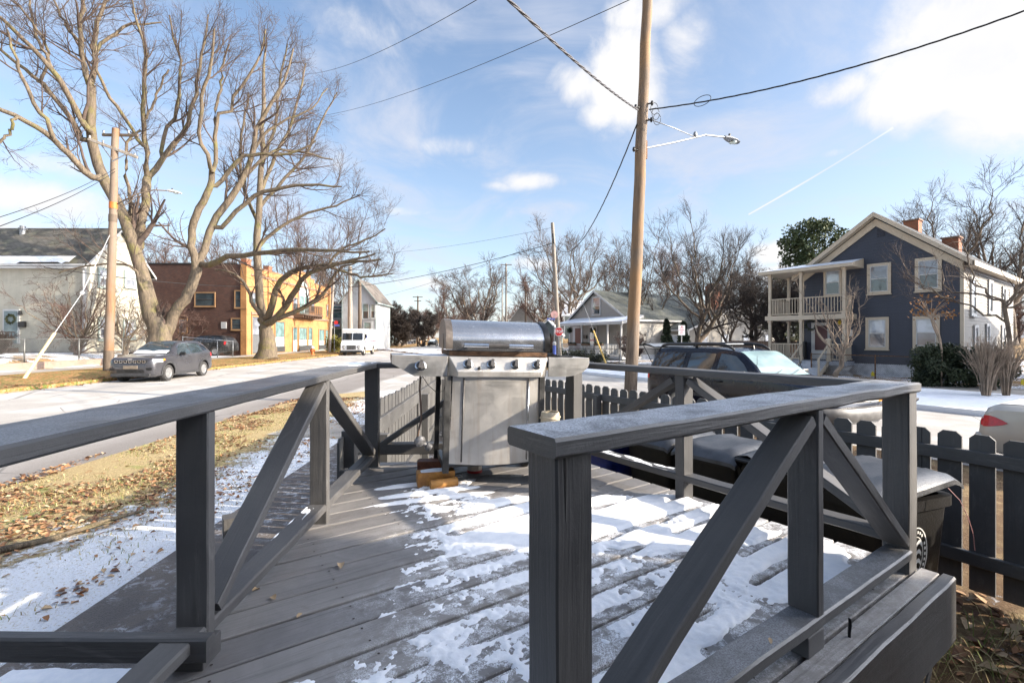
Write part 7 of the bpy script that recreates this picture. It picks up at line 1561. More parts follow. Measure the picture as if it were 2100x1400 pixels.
p_ = D(1130, 654, 37.6); sn = thing('street_name_sign', 'blue street name sign above a round red-backed disc left of the stop sign', 'street sign', (p_.x, p_.y, -.2))
mb = MB(); mb.tube([(p_.x+.25, p_.y+.03, -.3), (p_.x+.25, p_.y+.03, p_.z+.3)], .03, 8); mb.build('post', M_GALV, sn); mb = MB(); mb.box(p_, (.62, .02, .15)); nb = mb.build('name_plate', simple('street sign blue', (.08, .12, .42), .5), sn); lettering('lettering', 'HALL ST', .10, (p_.x, p_.y-.013, p_.z), (1, 0, 0), UP, M_WHITE, nb, .002)
mb = MB(); mb.lathe([(.30, -.01), (.30, .01)], D(1137, 645, 37.8), (0, 1, 0), 18); mb.build('round_disc', simple('pale red disc', (.62, .36, .33), .6), sn, smooth=True, angle=40)
tp = D(1137, 728, 36); t = thing('marker_post', 'short blue marker post with a white cap below the stop sign', 'marker post', tp); mb = MB(); mb.tube([tp-UP*.1, tp+UP*.75], .13, 10); mb.build('shaft', simple('blue marker plastic', (.08, .13, .45), .5), t, smooth=True, angle=40); mb = MB(); mb.lathe([(.14, 0), (.14, .18), (.08, .28)], tp+UP*.75, n=12); mb.build('cap', M_TRIMW, t, smooth=True)
g2 = thing('guy_wire', 'yellow guy guard leaning across the porch of the grey cottage', 'guy wire', D(1243, 745, 30)); mb = MB(); mb.tube([D(1243, 746, 30), D(1217, 678, 31)], .05, 10); mb.build('guard', simple('yellow guard', (.62, .40, .10), .5, .15), g2, smooth=True, angle=60); mb = MB(); mb.tube([D(1217, 678, 31), D(1200, 632, 31.6), D(1136, 500, 37.8)], .014, 5); mb.build('cable', M_GALV, g2)
s_ = D(1398, 677, 22.5); ps = thing('parking_sign', 'white parking notice with pale red lines standing behind the raised tailgate', 'sign', (s_.x, s_.y, -.1)); mb = MB(); mb.tube([(s_.x, s_.y+.03, -.3), (s_.x, s_.y+.03, s_.z+.25)], .025, 8); mb.build('post', M_GALV, ps); mb = MB(); mb.box(s_, (.31, .012, .47)); pl = mb.build('sign_plate', M_WHITE, ps)
for k, (w, h_) in enumerate(((.07, .07), (.2, .03), (.24, .03), (.12, .03), (.2, .03))): mb = MB(); mb.box(Vector((s_.x, s_.y-.009, s_.z+.17-.08*k)), (w, .004, h_)); mb.build('printed_line', simple('pale red print', (.62, .20, .25), .6) if k == 0 else bpy.data.materials['pale red print'], pl)
# far poles
def far_pole(label, px, pyb, pyt, Y, r, mat, arms=(), pxt=None, tr=False):
    t = pole(label, D(px, pyb, Y), D(pxt or px, pyt, Y), r, r*.7, mat)
    for dy, w in arms: a = D(pxt or px, pyt+dy, Y); bar(t, 'crossarm', a-Vector((w/2, .12, 0)), a+Vector((w/2, -.12, 0)), .12, .14, M_POLED)
    if tr: mb = MB(); a = D((pxt or px)+6, pyt+18, Y); mb.lathe([(.28, -.4), (.3, -.38), (.3, .4), (.2, .5), (.04, .52)], a, n=12); mb.build('transformer', M_GALV, t, smooth=True, angle=40)
    return t
far_pole('pale far pole with a tilted short crossarm above the grill lid', 1038, 700, 540, 80, .18, M_POLEG, ((3, 1.9),)); far_pole('short pale mast left of the pale far pole above the grill lid', 1030, 700, 580, 78, .12, M_POLEG)
far_pole('grey far pole with a crossarm and transformer above the grill lid', 1078, 705, 577, 85, .2, M_POLED, ((2, 1.6),), tr=True); far_pole('dark far pole with two crossarms at the end of the long street', 857, 712, 607, 95, .22, M_POLED, ((2, 2.0), (10, 1.4)))
far_pole('thick pale pole rising behind the postal van', 718, 715, 546, 62, .33, M_POLEG, ((18, 1.4),)); far_pole('brown pole behind the postal van, right of the pale one', 738, 715, 578, 64, .28, M_POLED); far_pole('thin weathered pole at the end of the ochre brick front', 675, 726, 575, 52, .17, M_POLEG, pxt=684)
p_ = D(691, 667, 52); sn = thing('street_name_sign', 'blue street name plate under a round red sign beside the brick front', 'street sign', (p_.x, p_.y, .2)); mb = MB(); mb.tube([(p_.x-.3, p_.y+.03, 0), (p_.x-.3, p_.y+.03, p_.z+.5)], .04, 8); mb.build('post', M_GALV, sn); mb = MB(); mb.box(p_, (.55, .02, .22)); mb.build('name_plate', bpy.data.materials['street sign blue'], sn); mb = MB(); mb.lathe([(.22, -.01), (.22, .01)], p_+UP*.30+Vector((-.1, 0, 0)), (0, 1, 0), 16); mb.build('round_disc', bpy.data.materials['stop sign red'], sn)
p_ = D(770, 692, 96); sn = thing('stop_sign', 'distant sign seen from its grey back by the far fence', 'stop sign', D(770, 716, 96)); mb = MB(); mb.tube([D(770, 718, 96), p_], .06, 6); mb.build('post', M_GALV, sn); mb = MB(); mb.lathe([(.42, -.02), (.42, .02)], D(775, 690, 96), (0, 1, 0), 8); mb.build('sign_plate', M_GALV, sn)
# hydrant
hb = G(641, 727.5, .2); hy = thing('fire_hydrant', 'orange fire hydrant with a silver cap on the far verge', 'hydrant', hb); M_HYD = simple('orange hydrant paint', (.55, .14, .03), .5, .2)
mb = MB(); mb.lathe([(.20, 0), (.20, .05), (.13, .06), (.13, .55), (.17, .56), (.17, .62)], hb, n=18); mb.lathe([(.06, -.24), (.09, -.22), (.09, .22), (.06, .24)], hb+UP*.42, (1, 0, 0), 12); mb.lathe([(.08, 0), (.10, .16), (.07, .19)], hb+UP*.40, (0, -1, 0), 12); mb.build('barrel', M_HYD, hy, smooth=True, angle=40); mb = MB(); mb.lathe([(.165, .62), (.15, .72), (.09, .79), (.04, .81), (.04, .86), (.01, .87)], hb, n=18); mb.build('cap', simple('silver cap', (.55, .54, .52), .5), hy, smooth=True, angle=40)
# retaining wall of the cream house and chain-link fences
rw = thing('retaining_wall', 'low pink-grey stone retaining wall in front of the cream house', 'wall', (-23, 24, .2)); M_RW = m_brick('old block wall', (.36, .24, .18), (.27, .20, .16), (.20, .17, .14))
ys = np.linspace(13, 33.5, 24); mb = MB()
for y0, y1 in zip(ys[:-1], ys[1:]):
    for o_, z0 in ((6.82, 0),):
        a, b = Vector((kx(y0)-o_, y0, .08)), Vector((kx(y1)-o_, y1, .08)); wquad(mb, a, b, b+UP*.55, a+UP*.55); wquad(mb, a+UP*.55, b+UP*.55, b+UP*.55-Vector((.3, 0, 0)), a+UP*.55-Vector((.3, 0, 0)))
mb.build('wall_face', M_RW, rw)
for y in (17.5, 28.7): mb = MB(); mb.bx(kx(y)-7.2, kx(y)-6.76, y-.2, y+.2, .0, .80); mb.build('wall_pier', M_RW, rw)
M_CHAIN = simple('chain link wire', (.20, .20, .19), .5, .2, 5, .6)
def chain(label, pts, h, mat, post_sp=2.6, zf=lambda x, y: 0., pitch=.075, pm=None, wr=.0035):
    """chain-link fence along a polyline: posts, top rail and a woven wire panel"""
    t = thing('chain_link_fence', label, 'fence', (*pts[0], zf(*pts[0])))
    for (x0, y0), (x1, y1) in zip(pts[:-1], pts[1:]):
        L_ = math.dist((x0, y0), (x1, y1)); n = max(1, round(L_/post_sp)); d = Vector((x1-x0, y1-y0, 0))/L_
        for i in range(n+1):
            p = Vector((x0, y0, 0))+d*(L_*i/n); z = zf(p.x, p.y); mb = MB(); mb.tube([p+UP*(z-.1), p+UP*(z+h+.05)], .03, 8); mb.build('fence_post', pm or mat, t, smooth=True)
        za, zb_ = zf(x0, y0), zf(x1, y1); A = Vector((x0, y0, za)); B = Vector((x1, y1, zb_)); mb = MB(); mb.tube([A+UP*h, B+UP*h], .02, 6); mb.build('top_rail', pm or mat, t)
        mb = MB(); k = int(L_/pitch)
        for i in range(-int(h/pitch), k):
            for s in (0, 1):
                q0, q1 = i*pitch, i*pitch+h
                if s: u0, u1 = (q1, 0.), (q0, h)
                else: u0, u1 = (q0, 0.), (q1, h)
                lo, hi = (u0, u1) if u0[0] < u1[0] else (u1, u0)
                if hi[0] <= 0 or lo[0] >= L_: continue
                def cl(a, b, x): f = (x-a[0])/(b[0]-a[0]); return (x, a[1]+(b[1]-a[1])*f)
                if lo[0] < 0: lo = cl(lo, hi, 0)
                if hi[0] > L_: hi = cl(lo, hi, L_)
                w_ = lambda q: A+(B-A)*(q[0]/L_)+UP*q[1]
                mb.tube([w_(lo), w_(hi)], wr, 3, caps=False)
        mb.build('wire_mesh', mat, t)
    return t
zl = lambda x, y: float(gz_left(x, y)); zr_ = lambda x, y: float(gz_right(x, y))
chain('grey chain-link fence on the retaining wall before the cream house', [(kx(14)-7.3, 14), (kx(32)-7.3, 32)], 1.05, M_CHAIN, 3.0, zl, .10, wr=.004)
chain('chain-link fence with pale posts beside the black SUV at the brick wall', [(kx(33.5)-7.3, 34.5), (-22.6, 38.5)], 1.25, M_CHAIN, 1.6, zl, .10, M_GALV, .004)
chain('rusty chain-link fence in front of the slate blue house', [tuple(S(25.6, -12)[:2]), tuple(S(25.6, 13.5)[:2])], 1.05, simple('rusty chain wire', (.10, .085, .075), .7, .3, 8, .3), 2.8, zr_, .085, M_RUSTY)
chain('dark chain-link fence in front of the grey cottage', [(3.3, 37.5), (12.6, 33.0)], 1.1, simple('dark chain wire', (.04, .04, .04), .6), 2.4, zr_, .11)
wf = thing('board_fence', 'brown board fence behind the bare trees left of the slate blue porch', 'fence', (15.5, 33, 0)); mb = MB(); a, b = D(1496, 716, 34), D(1660, 735, 29.5); d = (b-a); n = int(d.length/.17)
for i in range(n): p = a+d*(i/n); mb.box(Vector((p.x, p.y, .72)), (.155, .03, 1.75), (d.normalized(), UP.cross(d).normalized(), UP))
mb.build('fence_boards', m_board('brown fence boards', (.17, .105, .07), .5), wf)
wf = thing('board_fence', 'low weathered board fence far along the street behind the grey sign back', 'fence', D(800, 716, 100)); mb = MB(); a, b = D(768, 718, 99), D(832, 716, 104); d = b-a; n = 40
for i in range(n): p = a+d*(i/n); mb.box(p+UP*.6, (d.length/n*.9, .05, 1.4), (d.normalized(), UP.cross(d).normalized(), UP))
mb.build('fence_boards', m_board('weathered fence boards', (.24, .17, .12), .4), wf)
# utility flags
for lab, px, py, z in (('small yellow marker flag at the rusty fence post', 1790, 772, -.05), ('yellow marker at the right edge of the far pavement', 2098, 790, -.05)):
    q = G(px, py, z); t = thing('marker_flag', lab, 'marker flag', q); mb = MB(); mb.box(q+UP*.09, (.16, .02, .14)); mb.prism([q+UP*.16+Vector((-.08, 0, 0)), q+UP*.16+Vector((.08, 0, 0)), q+UP*.26], Vector((0, .02, 0))); mb.build('flag', simple('signal yellow', (.75, .60, .02), .6) if 'signal yellow' not in bpy.data.materials else bpy.data.materials['signal yellow'], t); mb = MB(); mb.tube([q-UP*.1, q+UP*.1], .006, 5); mb.build('wire_stem', M_GALV, t)
# ---------------------------------------------------------------- trees: limbs as tapered tubes, crowns grown level by level
def m_bark(name, a, b, moss=0., mc=(.16, .15, .035)):
    t = NT(name); v = t.coord('Object', (6, 6, 1.1)); n = t.noise(v, 1.5, 6, .7, .5); o = t.coord('Object'); f = t.noise(t.coord('Object', (26, 26, 4)), 1., 4, .65)
    c = t.mix(t.ramp(n, .33, .68), a, b); c = t.mix(t.mth('MULTIPLY', t.ramp(f, .5, .7), .6), c, tuple(x*.35 for x in a))
    if moss: c = t.mix(t.mth('MULTIPLY', t.ramp(t.noise(o, 1.1, 5, .65), .5, .68), moss), c, mc)
    t.col(c); t.set(Roughness=.92); t.bump(t.mth('ADD', f, n), .8, .03); return t.mat
M_BARK = m_bark('furrowed tan bark', (.09, .07, .05), (.19, .147, .10), .6); M_TWIG = simple('grey-brown twigs', (.092, .064, .05), .9, .3, 2.); M_TWIGR = simple('reddish twigs', (.115, .066, .052), .9, .3, 2.); M_TWIGD = simple('dark twigs', (.055, .042, .036), .9, .3, 2.); M_TWIGP = simple('pale twigs', (.30, .23, .17), .85, .3, 2.)
M_BARK2 = m_bark('grey brown bark', (.105, .078, .058), (.18, .14, .105), .2); M_BARK3 = m_bark('dark bark', (.045, .034, .028), (.085, .066, .052))
def mesh_np(name, V, F, mat, smooth=True):
    me = bpy.data.meshes.new(name); V = np.asarray(V, np.float32); F = np.asarray(F, np.int32); k = F.shape[1]
    me.vertices.add(len(V)); me.vertices.foreach_set('co', V.ravel()); me.loops.add(F.size); me.loops.foreach_set('vertex_index', F.ravel())
    me.polygons.add(len(F)); me.polygons.foreach_set('loop_start', np.arange(0, F.size, k, dtype=np.int32)); me.polygons.foreach_set('loop_total', np.full(len(F), k, np.int32))
    if smooth: me.polygons.foreach_set('use_smooth', np.ones(len(F), bool))
    me.materials.append(mat); me.update(calc_edges=True); me.validate(); return me
def tubes_np(P_, Rr, sides):
    """P_ (N,k,3), Rr (N,k) -> verts, quads"""
    N, k, _ = P_.shape; T = np.gradient(P_, axis=1); T /= np.linalg.norm(T, axis=2, keepdims=True)+1e-9
    ref = np.where(np.abs(T[:, :1, 2:3]) > .9, np.array([1., 0, 0]), np.array([0, 0, 1.])); a = np.cross(T, np.broadcast_to(ref, T.shape)); a /= np.linalg.norm(a, axis=2, keepdims=True)+1e-9; b = np.cross(T, a)
    th = np.arange(sides)*2*np.pi/sides; V = P_[:, :, None, :]+Rr[:, :, None, None]*(a[:, :, None, :]*np.cos(th)[None, None, :, None]+b[:, :, None, :]*np.sin(th)[None, None, :, None])
    idx = np.arange(N*k*sides).reshape(N, k, sides); i0 = idx[:, :-1]; i1 = idx[:, 1:]
    F = np.stack([i0, np.roll(i0, -1, 2), np.roll(i1, -1, 2), i1], -1).reshape(-1, 4); return V.reshape(-1, 3), F
def grow(P_, Rr, per, L0, L1, ang, rg, k=6, wander=.16, up=.10, rs=.55, rmin=.006, tmin=.2, taper=.25, droop=0., gath=1.):
    """children of every parent: per = mean number each (array or number)"""
    N = len(P_); per = np.broadcast_to(np.asarray(per, float), (N,)); cnt = np.floor(per+rg.random(N)).astype(int); pi = np.repeat(np.arange(N), cnt); M = len(pi)
    kk = P_.shape[1]; t = tmin+(1-tmin)*rg.random(M)**gath; f = t*(kk-1); j = np.minimum(f.astype(int), kk-2); w = (f-j)[:, None]
    p = P_[pi, j]*(1-w)+P_[pi, j+1]*w; d = P_[pi, j+1]-P_[pi, j]; plen = np.linalg.norm(d, axis=1, keepdims=True)+1e-9; d = d/plen
    r = (Rr[pi, j]*(1-w[:, 0])+Rr[pi, j+1]*w[:, 0])
    q = rg.normal(size=(M, 3)); q -= d*(q*d).sum(1, keepdims=True); q /= np.linalg.norm(q, axis=1, keepdims=True)+1e-9
    a = np.radians(rg.uniform(ang[0], ang[1], M))[:, None]; d = d*np.cos(a)+q*np.sin(a)
    L = (L0+(L1-L0)*rg.random(M))*(1.15-.55*t); pts = [p]; st = (L/(k-1))[:, None]
    for i in range(k-1):
        d = d+rg.normal(size=(M, 3))*wander; d[:, 2] += up-droop*i/(k-1); d /= np.linalg.norm(d, axis=1, keepdims=True); p = p+d*st; pts.append(p)
    r0 = np.maximum(r*rs*(.7+.5*rg.random(M)), rmin); tp = np.linspace(1, taper, k); return np.stack(pts, 1), np.maximum(r0[:, None]*tp[None, :], rmin*.7)
def resample(pts, rad, k):
    pts = np.array(pts, float); s = np.concatenate([[0], np.cumsum(np.linalg.norm(np.diff(pts, axis=0), axis=1))]); u = np.linspace(0, s[-1], k)
    return np.stack([pch(s, pts[:, i], u) for i in range(3)], 1), np.interp(u, s, rad)
def finish(t, trunk, crown, bark, twig):
    V, F = trunk; o = bpy.data.objects.new('trunk', mesh_np('trunk', V, F, bark)); C.objects.link(o); o.parent = t; o.matrix_parent_inverse = Matrix.Translation(-Vector(t.location))
    V, F = crown; o = bpy.data.objects.new('crown', mesh_np('crown', V, F, twig)); C.objects.link(o); o.parent = t; o.matrix_parent_inverse = Matrix.Translation(-Vector(t.location))
def join(parts):
    V = []; F = []; b = 0
    for v, f in parts: V.append(v); F.append(f+b); b += len(v)
    return np.concatenate(V), np.concatenate(F)
def traced_tree(label, Y, limbs, seed, bark, twig, dens=1., base=None, l1=(1.6, 3.6), ztop=1.):
    """limbs: list of (depth offset end, [(px,py,r_px)...]) measured on the tree itself at distance Y"""
    rg = np.random.default_rng(seed); L = []; Rd = []; ln = []
    known = []
    for dy, pts in limbs:
        n = len(pts); d0 = 0.
        if known:                                  # a limb springs from the nearest limb already there
            q = min(known, key=lambda k_: (k_[0]-pts[0][0])**2+(k_[1]-pts[0][1])**2); d0 = q[2]
            if L: pts = [(q[0], q[1], min(pts[0][2], q[3]))]+list(pts); n += 1
        dys = [d0+(dy-d0)*(i/(n-1)) for i in range(n)]
        for i in range(n-1):
            for f in np.linspace(0, 1, 9): known.append(tuple(pts[i][j]*(1-f)+pts[i+1][j]*f for j in (0, 1))+(dys[i]*(1-f)+dys[i+1]*f, pts[i][2]*(1-f)+pts[i+1][2]*f))
        P_ = [D(px, py, Y+dys[i])[:] for i, (px, py, r) in enumerate(pts)]; rr_ = [r*Y/975*(.80 if r > 18 else .66) for _, _, r in pts]
        a, b = resample(P_, rr_, 14); jit = rg.normal(size=(14, 3))*.04; jit[0] = 0; L.append(a+jit); Rd.append(b); ln.append(np.linalg.norm(np.diff(a, axis=0), axis=1).sum())
    L = np.array(L); Rd = np.array(Rd); ln = np.array(ln); t = thing('bare_tree', label, 'tree', tuple(L[0][0]))
    tr = tubes_np(L, Rd, 10)
    thin = np.clip((.22-Rd.mean(1))/.16, .10, 1)
    a1 = grow(L, Rd, dens*ln*1.5*thin, l1[0], l1[1], (22, 60), rg, 8, .13, .08, .50, .013, .14, .30)
    a2 = grow(*a1, dens*8.5, .8, 2.2, (20, 56), rg, 6, .14, .07, .52, .0085, .12, .4)
    a3 = grow(*a2, dens*6.5, .4, 1.15, (18, 55), rg, 4, .15, .06, .55, .0058, .1, .5)
    a4 = grow(*a3, dens*1.6, .2, .55, (20, 55), rg, 3, .15, .04, .7, .0052, .2, .6)
    finish(t, tr, join([tubes_np(*a1, 6), tubes_np(*a2, 4), tubes_np(*a3, 3), tubes_np(*a4, 3)]), bark, twig); return t
def bare_tree(label, base, H, spread, seed, bark=None, twig=None, stems=1, fork=.25, r0=.22, dens=1., lead=6, flare=.35, name='bare_tree', lv=3, rmin=.012, up=.09, group=None, ang=(20, 50), leanx=0.):
    rg = np.random.default_rng(seed); base = np.array(base, float); t = thing(name, label, 'shrub' if 'shrub' in name else 'tree', tuple(base), group); L = []; Rd = []
    for s in range(stems):
        az = rg.uniform(0, 6.28); ln_ = (.12 if stems > 1 else .03)*H*rg.uniform(.6, 1.2); top = base+np.array([math.cos(az)*ln_+leanx*H*fork, math.sin(az)*ln_, H*fork*rg.uniform(.85, 1.15)]); b0 = base+np.array([math.cos(az), math.sin(az), 0])*(r0*.7 if stems > 1 else 0)
        rs = r0/math.sqrt(stems); mid = (b0+top)/2+rg.normal(size=3)*.03*H; mid[2] = (b0[2]+top[2])/2
        a, b = resample([b0-np.array([0, 0, .3]), b0+np.array([0, 0, .15]), mid, top], [rs*1.7, rs*1.25, rs, rs*.85], 14); L.append(a); Rd.append(b)
        for k in range(lead):
            az2 = 6.28*k/lead+rg.uniform(-.5, .5)+az; sp = spread*rg.uniform(.35, 1.0); tip = base+np.array([math.cos(az2)*sp+leanx*H, math.sin(az2)*sp, H*rg.uniform(.72, 1.0)*(1-.22*(sp/spread)**2)])
            j = rg.integers(9, 14); p0 = a[min(j, 13)]; m1 = p0*.6+tip*.4; m1[2] += -.02*H+flare*.0; m1[:2] += (tip[:2]-p0[:2])*.12; m2 = p0*.25+tip*.75+rg.normal(size=3)*.03*H
            aa, bb = resample([p0, m1, m2, tip], [rs*.55, rs*.40, rs*.22, rs*.05], 14); aa[1:-1] += rg.normal(size=(12, 3))*.008*H; L.append(aa); Rd.append(np.maximum(bb, rmin))
    L = np.array(L); Rd = np.array(Rd); ln = np.linalg.norm(np.diff(L, axis=1), axis=2).sum(1); isl = np.array([1.]*len(L)); isl[::lead+1] = .25
    tr = tubes_np(L, Rd, 8); h = H/12
    a1 = grow(L, Rd, dens*15*isl, 1.2*h, 3.2*h, ang, rg, 7, .12, up, .5, rmin*1.1, .15, .35); a2 = grow(*a1, dens*7, .6*h, 1.6*h, ang, rg, 5, .14, up*.8, .55, rmin*.75, .1, .5); parts = [tubes_np(*a1, 5), tubes_np(*a2, 3)]
    if lv > 2: a3 = grow(*a2, dens*5.2, .3*h, .9*h, ang, rg, 4, .14, up*.6, .6, rmin*.55, .1, .6); parts.append(tubes_np(*a3, 3))
    finish(t, tr, join(parts), bark or M_BARK2, twig or M_TWIG); return t
# the two big street trees, their limbs measured one by one
T1 = [(0, [(333, 768, 40), (331, 735, 31), (328, 700, 27), (325, 672, 26)]),
      (-.6, [(326, 676, 22), (306, 622, 20), (290, 560, 18), (276, 510, 17), (258, 455, 16), (234, 405, 15.5), (210, 365, 15), (196, 322, 14), (185, 270, 13), (187, 220, 12), (187, 176, 11)]),
      (-1.5, [(187, 178, 8.5), (170, 134, 7.5), (166, 67, 6), (170, 5, 5), (176, -60, 3)]), (1., [(187, 178, 8.5), (193, 134, 7.5), (196, 77, 6.5), (205, 30, 5.5), (228, -10, 4.5), (246, -70, 2.5)]),
      (-3, [(184, 272, 9), (158, 228, 8), (138, 191, 7.5), (117, 154, 7), (70, 104, 6), (27, 60, 5), (-20, 22, 4)]), (-1.2, [(176, 290, 8), (144, 242, 7), (124, 211, 6.5), (81, 168, 5.5), (34, 128, 4.5), (-20, 88, 3.5)]),
      (-4, [(190, 365, 9.5), (151, 326, 8), (117, 292, 7.5), (81, 265, 7), (34, 238, 6), (-20, 216, 5)]), (-3.2, [(117, 290, 6), (97, 252, 5.5), (64, 201, 5), (44, 158, 4.2), (30, 117, 3.5), (12, 60, 2.5)]), (-3.5, [(34, 238, 4), (14, 276, 3.5), (-10, 300, 3)]),
      (2, [(188, 170, 6), (201, 94, 5), (235, 70, 4.5), (265, 52, 4), (302, 50, 3), (330, 44, 2)]), (-2, [(117, 154, 4.5), (93, 112, 4), (72, 62, 3.5), (62, 20, 3), (50, -30, 2)]), (-2.4, [(81, 168, 4), (100, 100, 3.4), (68, 50, 3), (30, 2, 2.5)]), (-.5, [(166, 90, 4), (140, 60, 3.5), (118, 15, 3), (102, -30, 2)]),
      (1.6, [(280, 512, 13), (290, 465, 13), (296, 425, 13), (301, 385, 12.5), (303, 362, 12)]), (.6, [(303, 366, 8.5), (304, 336, 8), (296, 288, 7.5), (294, 242, 7), (295, 188, 6.5), (297, 134, 5.5), (296, 84, 4.5), (282, 48, 3.5), (270, -5, 2.2)]), (2.2, [(303, 365, 9), (320, 344, 9), (338, 320, 8), (366, 282, 7.5), (388, 242, 6.5), (402, 188, 5.5), (410, 128, 4.5), (420, 80, 3.2), (428, 30, 2)]),
      (3, [(333, 326, 6), (334, 300, 6), (340, 270, 5.5), (356, 246, 5.5), (366, 195, 5), (369, 134, 4), (356, 84, 3.2), (349, 34, 2.4)]), (-1, [(293, 300, 5.5), (268, 262, 5), (242, 224, 5), (216, 180, 4.4), (198, 141, 3.8), (186, 90, 2.6)]), (1., [(294, 250, 4), (316, 210, 3.6), (330, 176, 3.2), (345, 140, 2.6)]), (.4, [(280, 480, 7), (266, 400, 5), (258, 330, 4.5), (262, 290, 4), (284, 268, 3)]),
      (.8, [(338, 680, 19), (350, 655, 16), (374, 620, 15.5), (397, 578, 15), (404, 548, 15)]), (1.0, [(404, 552, 12), (394, 500, 11.5), (393, 470, 11.5), (404, 440, 11.5), (420, 405, 11), (433, 380, 10), (436, 352, 9)]), (-.6, [(436, 354, 6), (429, 330, 6.5), (409, 279, 6), (413, 218, 5.5), (420, 175, 5), (433, 124, 4), (440, 60, 2.6)]), (1.6, [(436, 354, 6.5), (440, 330, 6.5), (443, 262, 6), (446, 236, 5.5), (470, 232, 5), (482, 198, 4.8), (516, 151, 4), (536, 107, 3), (545, 60, 2)]),
      (1.2, [(443, 264, 4.5), (441, 228, 4.5), (452, 190, 4), (455, 140, 3.5), (470, 90, 2.6)]), (3, [(406, 545, 11.5), (424, 500, 11.5), (434, 460, 11.5), (468, 413, 11), (496, 369, 9.5), (514, 322, 8.5), (527, 262, 7), (560, 206, 5.5), (588, 150, 4), (602, 100, 2.5)]), (4.5, [(498, 366, 5.5), (540, 325, 5), (572, 306, 4.5), (620, 312, 3.6), (680, 330, 2.4)]), (4, [(514, 322, 5), (548, 270, 4.4), (590, 245, 3.6), (640, 220, 2.6), (672, 180, 1.8)]),
      (-2.5, [(424, 546, 9.5), (459, 528, 8.5), (514, 522, 7.5), (556, 515, 7), (602, 512, 6), (640, 511, 5.5), (690, 514, 4), (757, 517, 2.6)]), (1.5, [(452, 468, 7.5), (484, 434, 7), (514, 406, 6.8), (560, 388, 6), (600, 380, 5), (650, 380, 4), (700, 384, 2.4)]), (2.2, [(438, 384, 7), (480, 340, 6.5), (503, 318, 6), (545, 318, 5), (590, 316, 4), (650, 290, 2.6)]), (-1.4, [(300, 610, 5), (262, 540, 3.6), (232, 542, 3), (170, 545, 2.6), (122, 560, 2)])]
traced_tree('huge forked bare street tree behind the parked grey compact SUV', 27, T1, 11, M_BARK, M_TWIG, .74)
T2 = [(0, [(546, 742, 34), (547, 728, 25), (549, 700, 19.5), (545, 672, 18), (540, 650, 17)]), (1, [(538, 655, 12), (533, 625, 12), (531, 590, 12), (528, 500, 11), (530, 440, 9.5), (534, 370, 8.5), (538, 300, 7.5), (541, 220, 6), (540, 150, 4.5), (548, 90, 2.6)]), (2, [(530, 460, 6), (506, 400, 5), (492, 330, 4.4), (498, 260, 3.6), (510, 190, 2.4)]), (2.5, [(534, 390, 6), (560, 330, 5.4), (590, 270, 4.6), (612, 200, 3.6), (628, 130, 2.2)]), (3, [(536, 330, 5), (566, 250, 4.4), (575, 170, 3.6), (590, 90, 2.2)]), (3.4, [(532, 430, 5.5), (580, 370, 4.8), (625, 320, 4), (660, 250, 3), (690, 190, 2)]),
      (-2.5, [(546, 652, 11), (566, 597, 9), (582, 566, 8.2), (604, 554, 7.5), (640, 547, 6.5), (676, 542, 5.5), (730, 536, 4), (782, 532, 2.4)]), (-3.5, [(554, 662, 11), (586, 624, 9), (607, 592, 8), (622, 568, 7), (664, 549, 5.5), (712, 536, 4), (770, 520, 2.4)]), (-1.5, [(562, 656, 8), (601, 640, 6.8), (638, 622, 6), (662, 604, 5.2), (682, 574, 4.4), (700, 548, 3), (740, 536, 2)]), (-1, [(538, 650, 6.5), (517, 618, 5.5), (505, 586, 4.6), (478, 560, 3.4), (440, 552, 2.2)]), (-3, [(674, 543, 4), (712, 560, 3.4), (756, 568, 2.6), (806, 560, 1.8)]), (-3, [(664, 549, 4), (700, 510, 3.2), (752, 490, 2.4), (790, 470, 1.6)]), (1.5, [(528, 510, 6), (570, 470, 5), (620, 440, 4), (690, 420, 3), (740, 400, 2)])]
traced_tree('spreading bare street tree with low arching limbs in front of the ochre brick shop', 36, T2, 23, M_BARK, M_TWIG, .85, l1=(1.6, 3.8))
bx_ = lambda px, py, Y: tuple(D(px, py, Y))
bare_tree('round-crowned bare tree beyond the crossing above the grill', bx_(985, 712, 76), 14.2, 7.0, 31, M_BARK2, M_TWIG, 1, .24, .34, 1.0, 8, rmin=.024, ang=(25, 60))
bare_tree('tall wide bare tree behind the grey cottage', bx_(1172, 700, 64), 17.2, 8.4, 32, M_BARK2, M_TWIG, 3, .26, .36, .85, 4, rmin=.022)
bare_tree('slender bare tree rising directly behind the tall utility pole', bx_(1326, 712, 46), 13.6, 3.8, 33, M_BARK2, M_TWIGD, 2, .2, .16, .75, 4, rmin=.016)
bare_tree('vase-shaped bare tree between the tall pole and the slate blue porch', bx_(1426, 712, 36), 11.3, 4.6, 34, M_BARK2, M_TWIGD, 2, .22, .24, .85, 5, rmin=.012, ang=(16, 40))
bare_tree('thin dark bare tree right of the vase-shaped tree', bx_(1494, 712, 40), 9.6, 3.0, 35, M_BARK3, M_TWIGD, 2, .2, .14, .8, 4, rmin=.013)
bare_tree('gnarled dark bare tree behind the slate blue porch', bx_(1545, 712, 33), 5.6, 3.6, 36, M_BARK3, M_TWIGD, 2, .3, .2, 1.1, 6, rmin=.012, up=.0, ang=(30, 75)); bare_tree('second gnarled dark bare tree half hidden by the slate blue porch columns', bx_(1600, 715, 31), 5.2, 3.2, 37, M_BARK3, M_TWIGD, 2, .3, .18, 1.1, 6, rmin=.012, up=.0, ang=(30, 75))
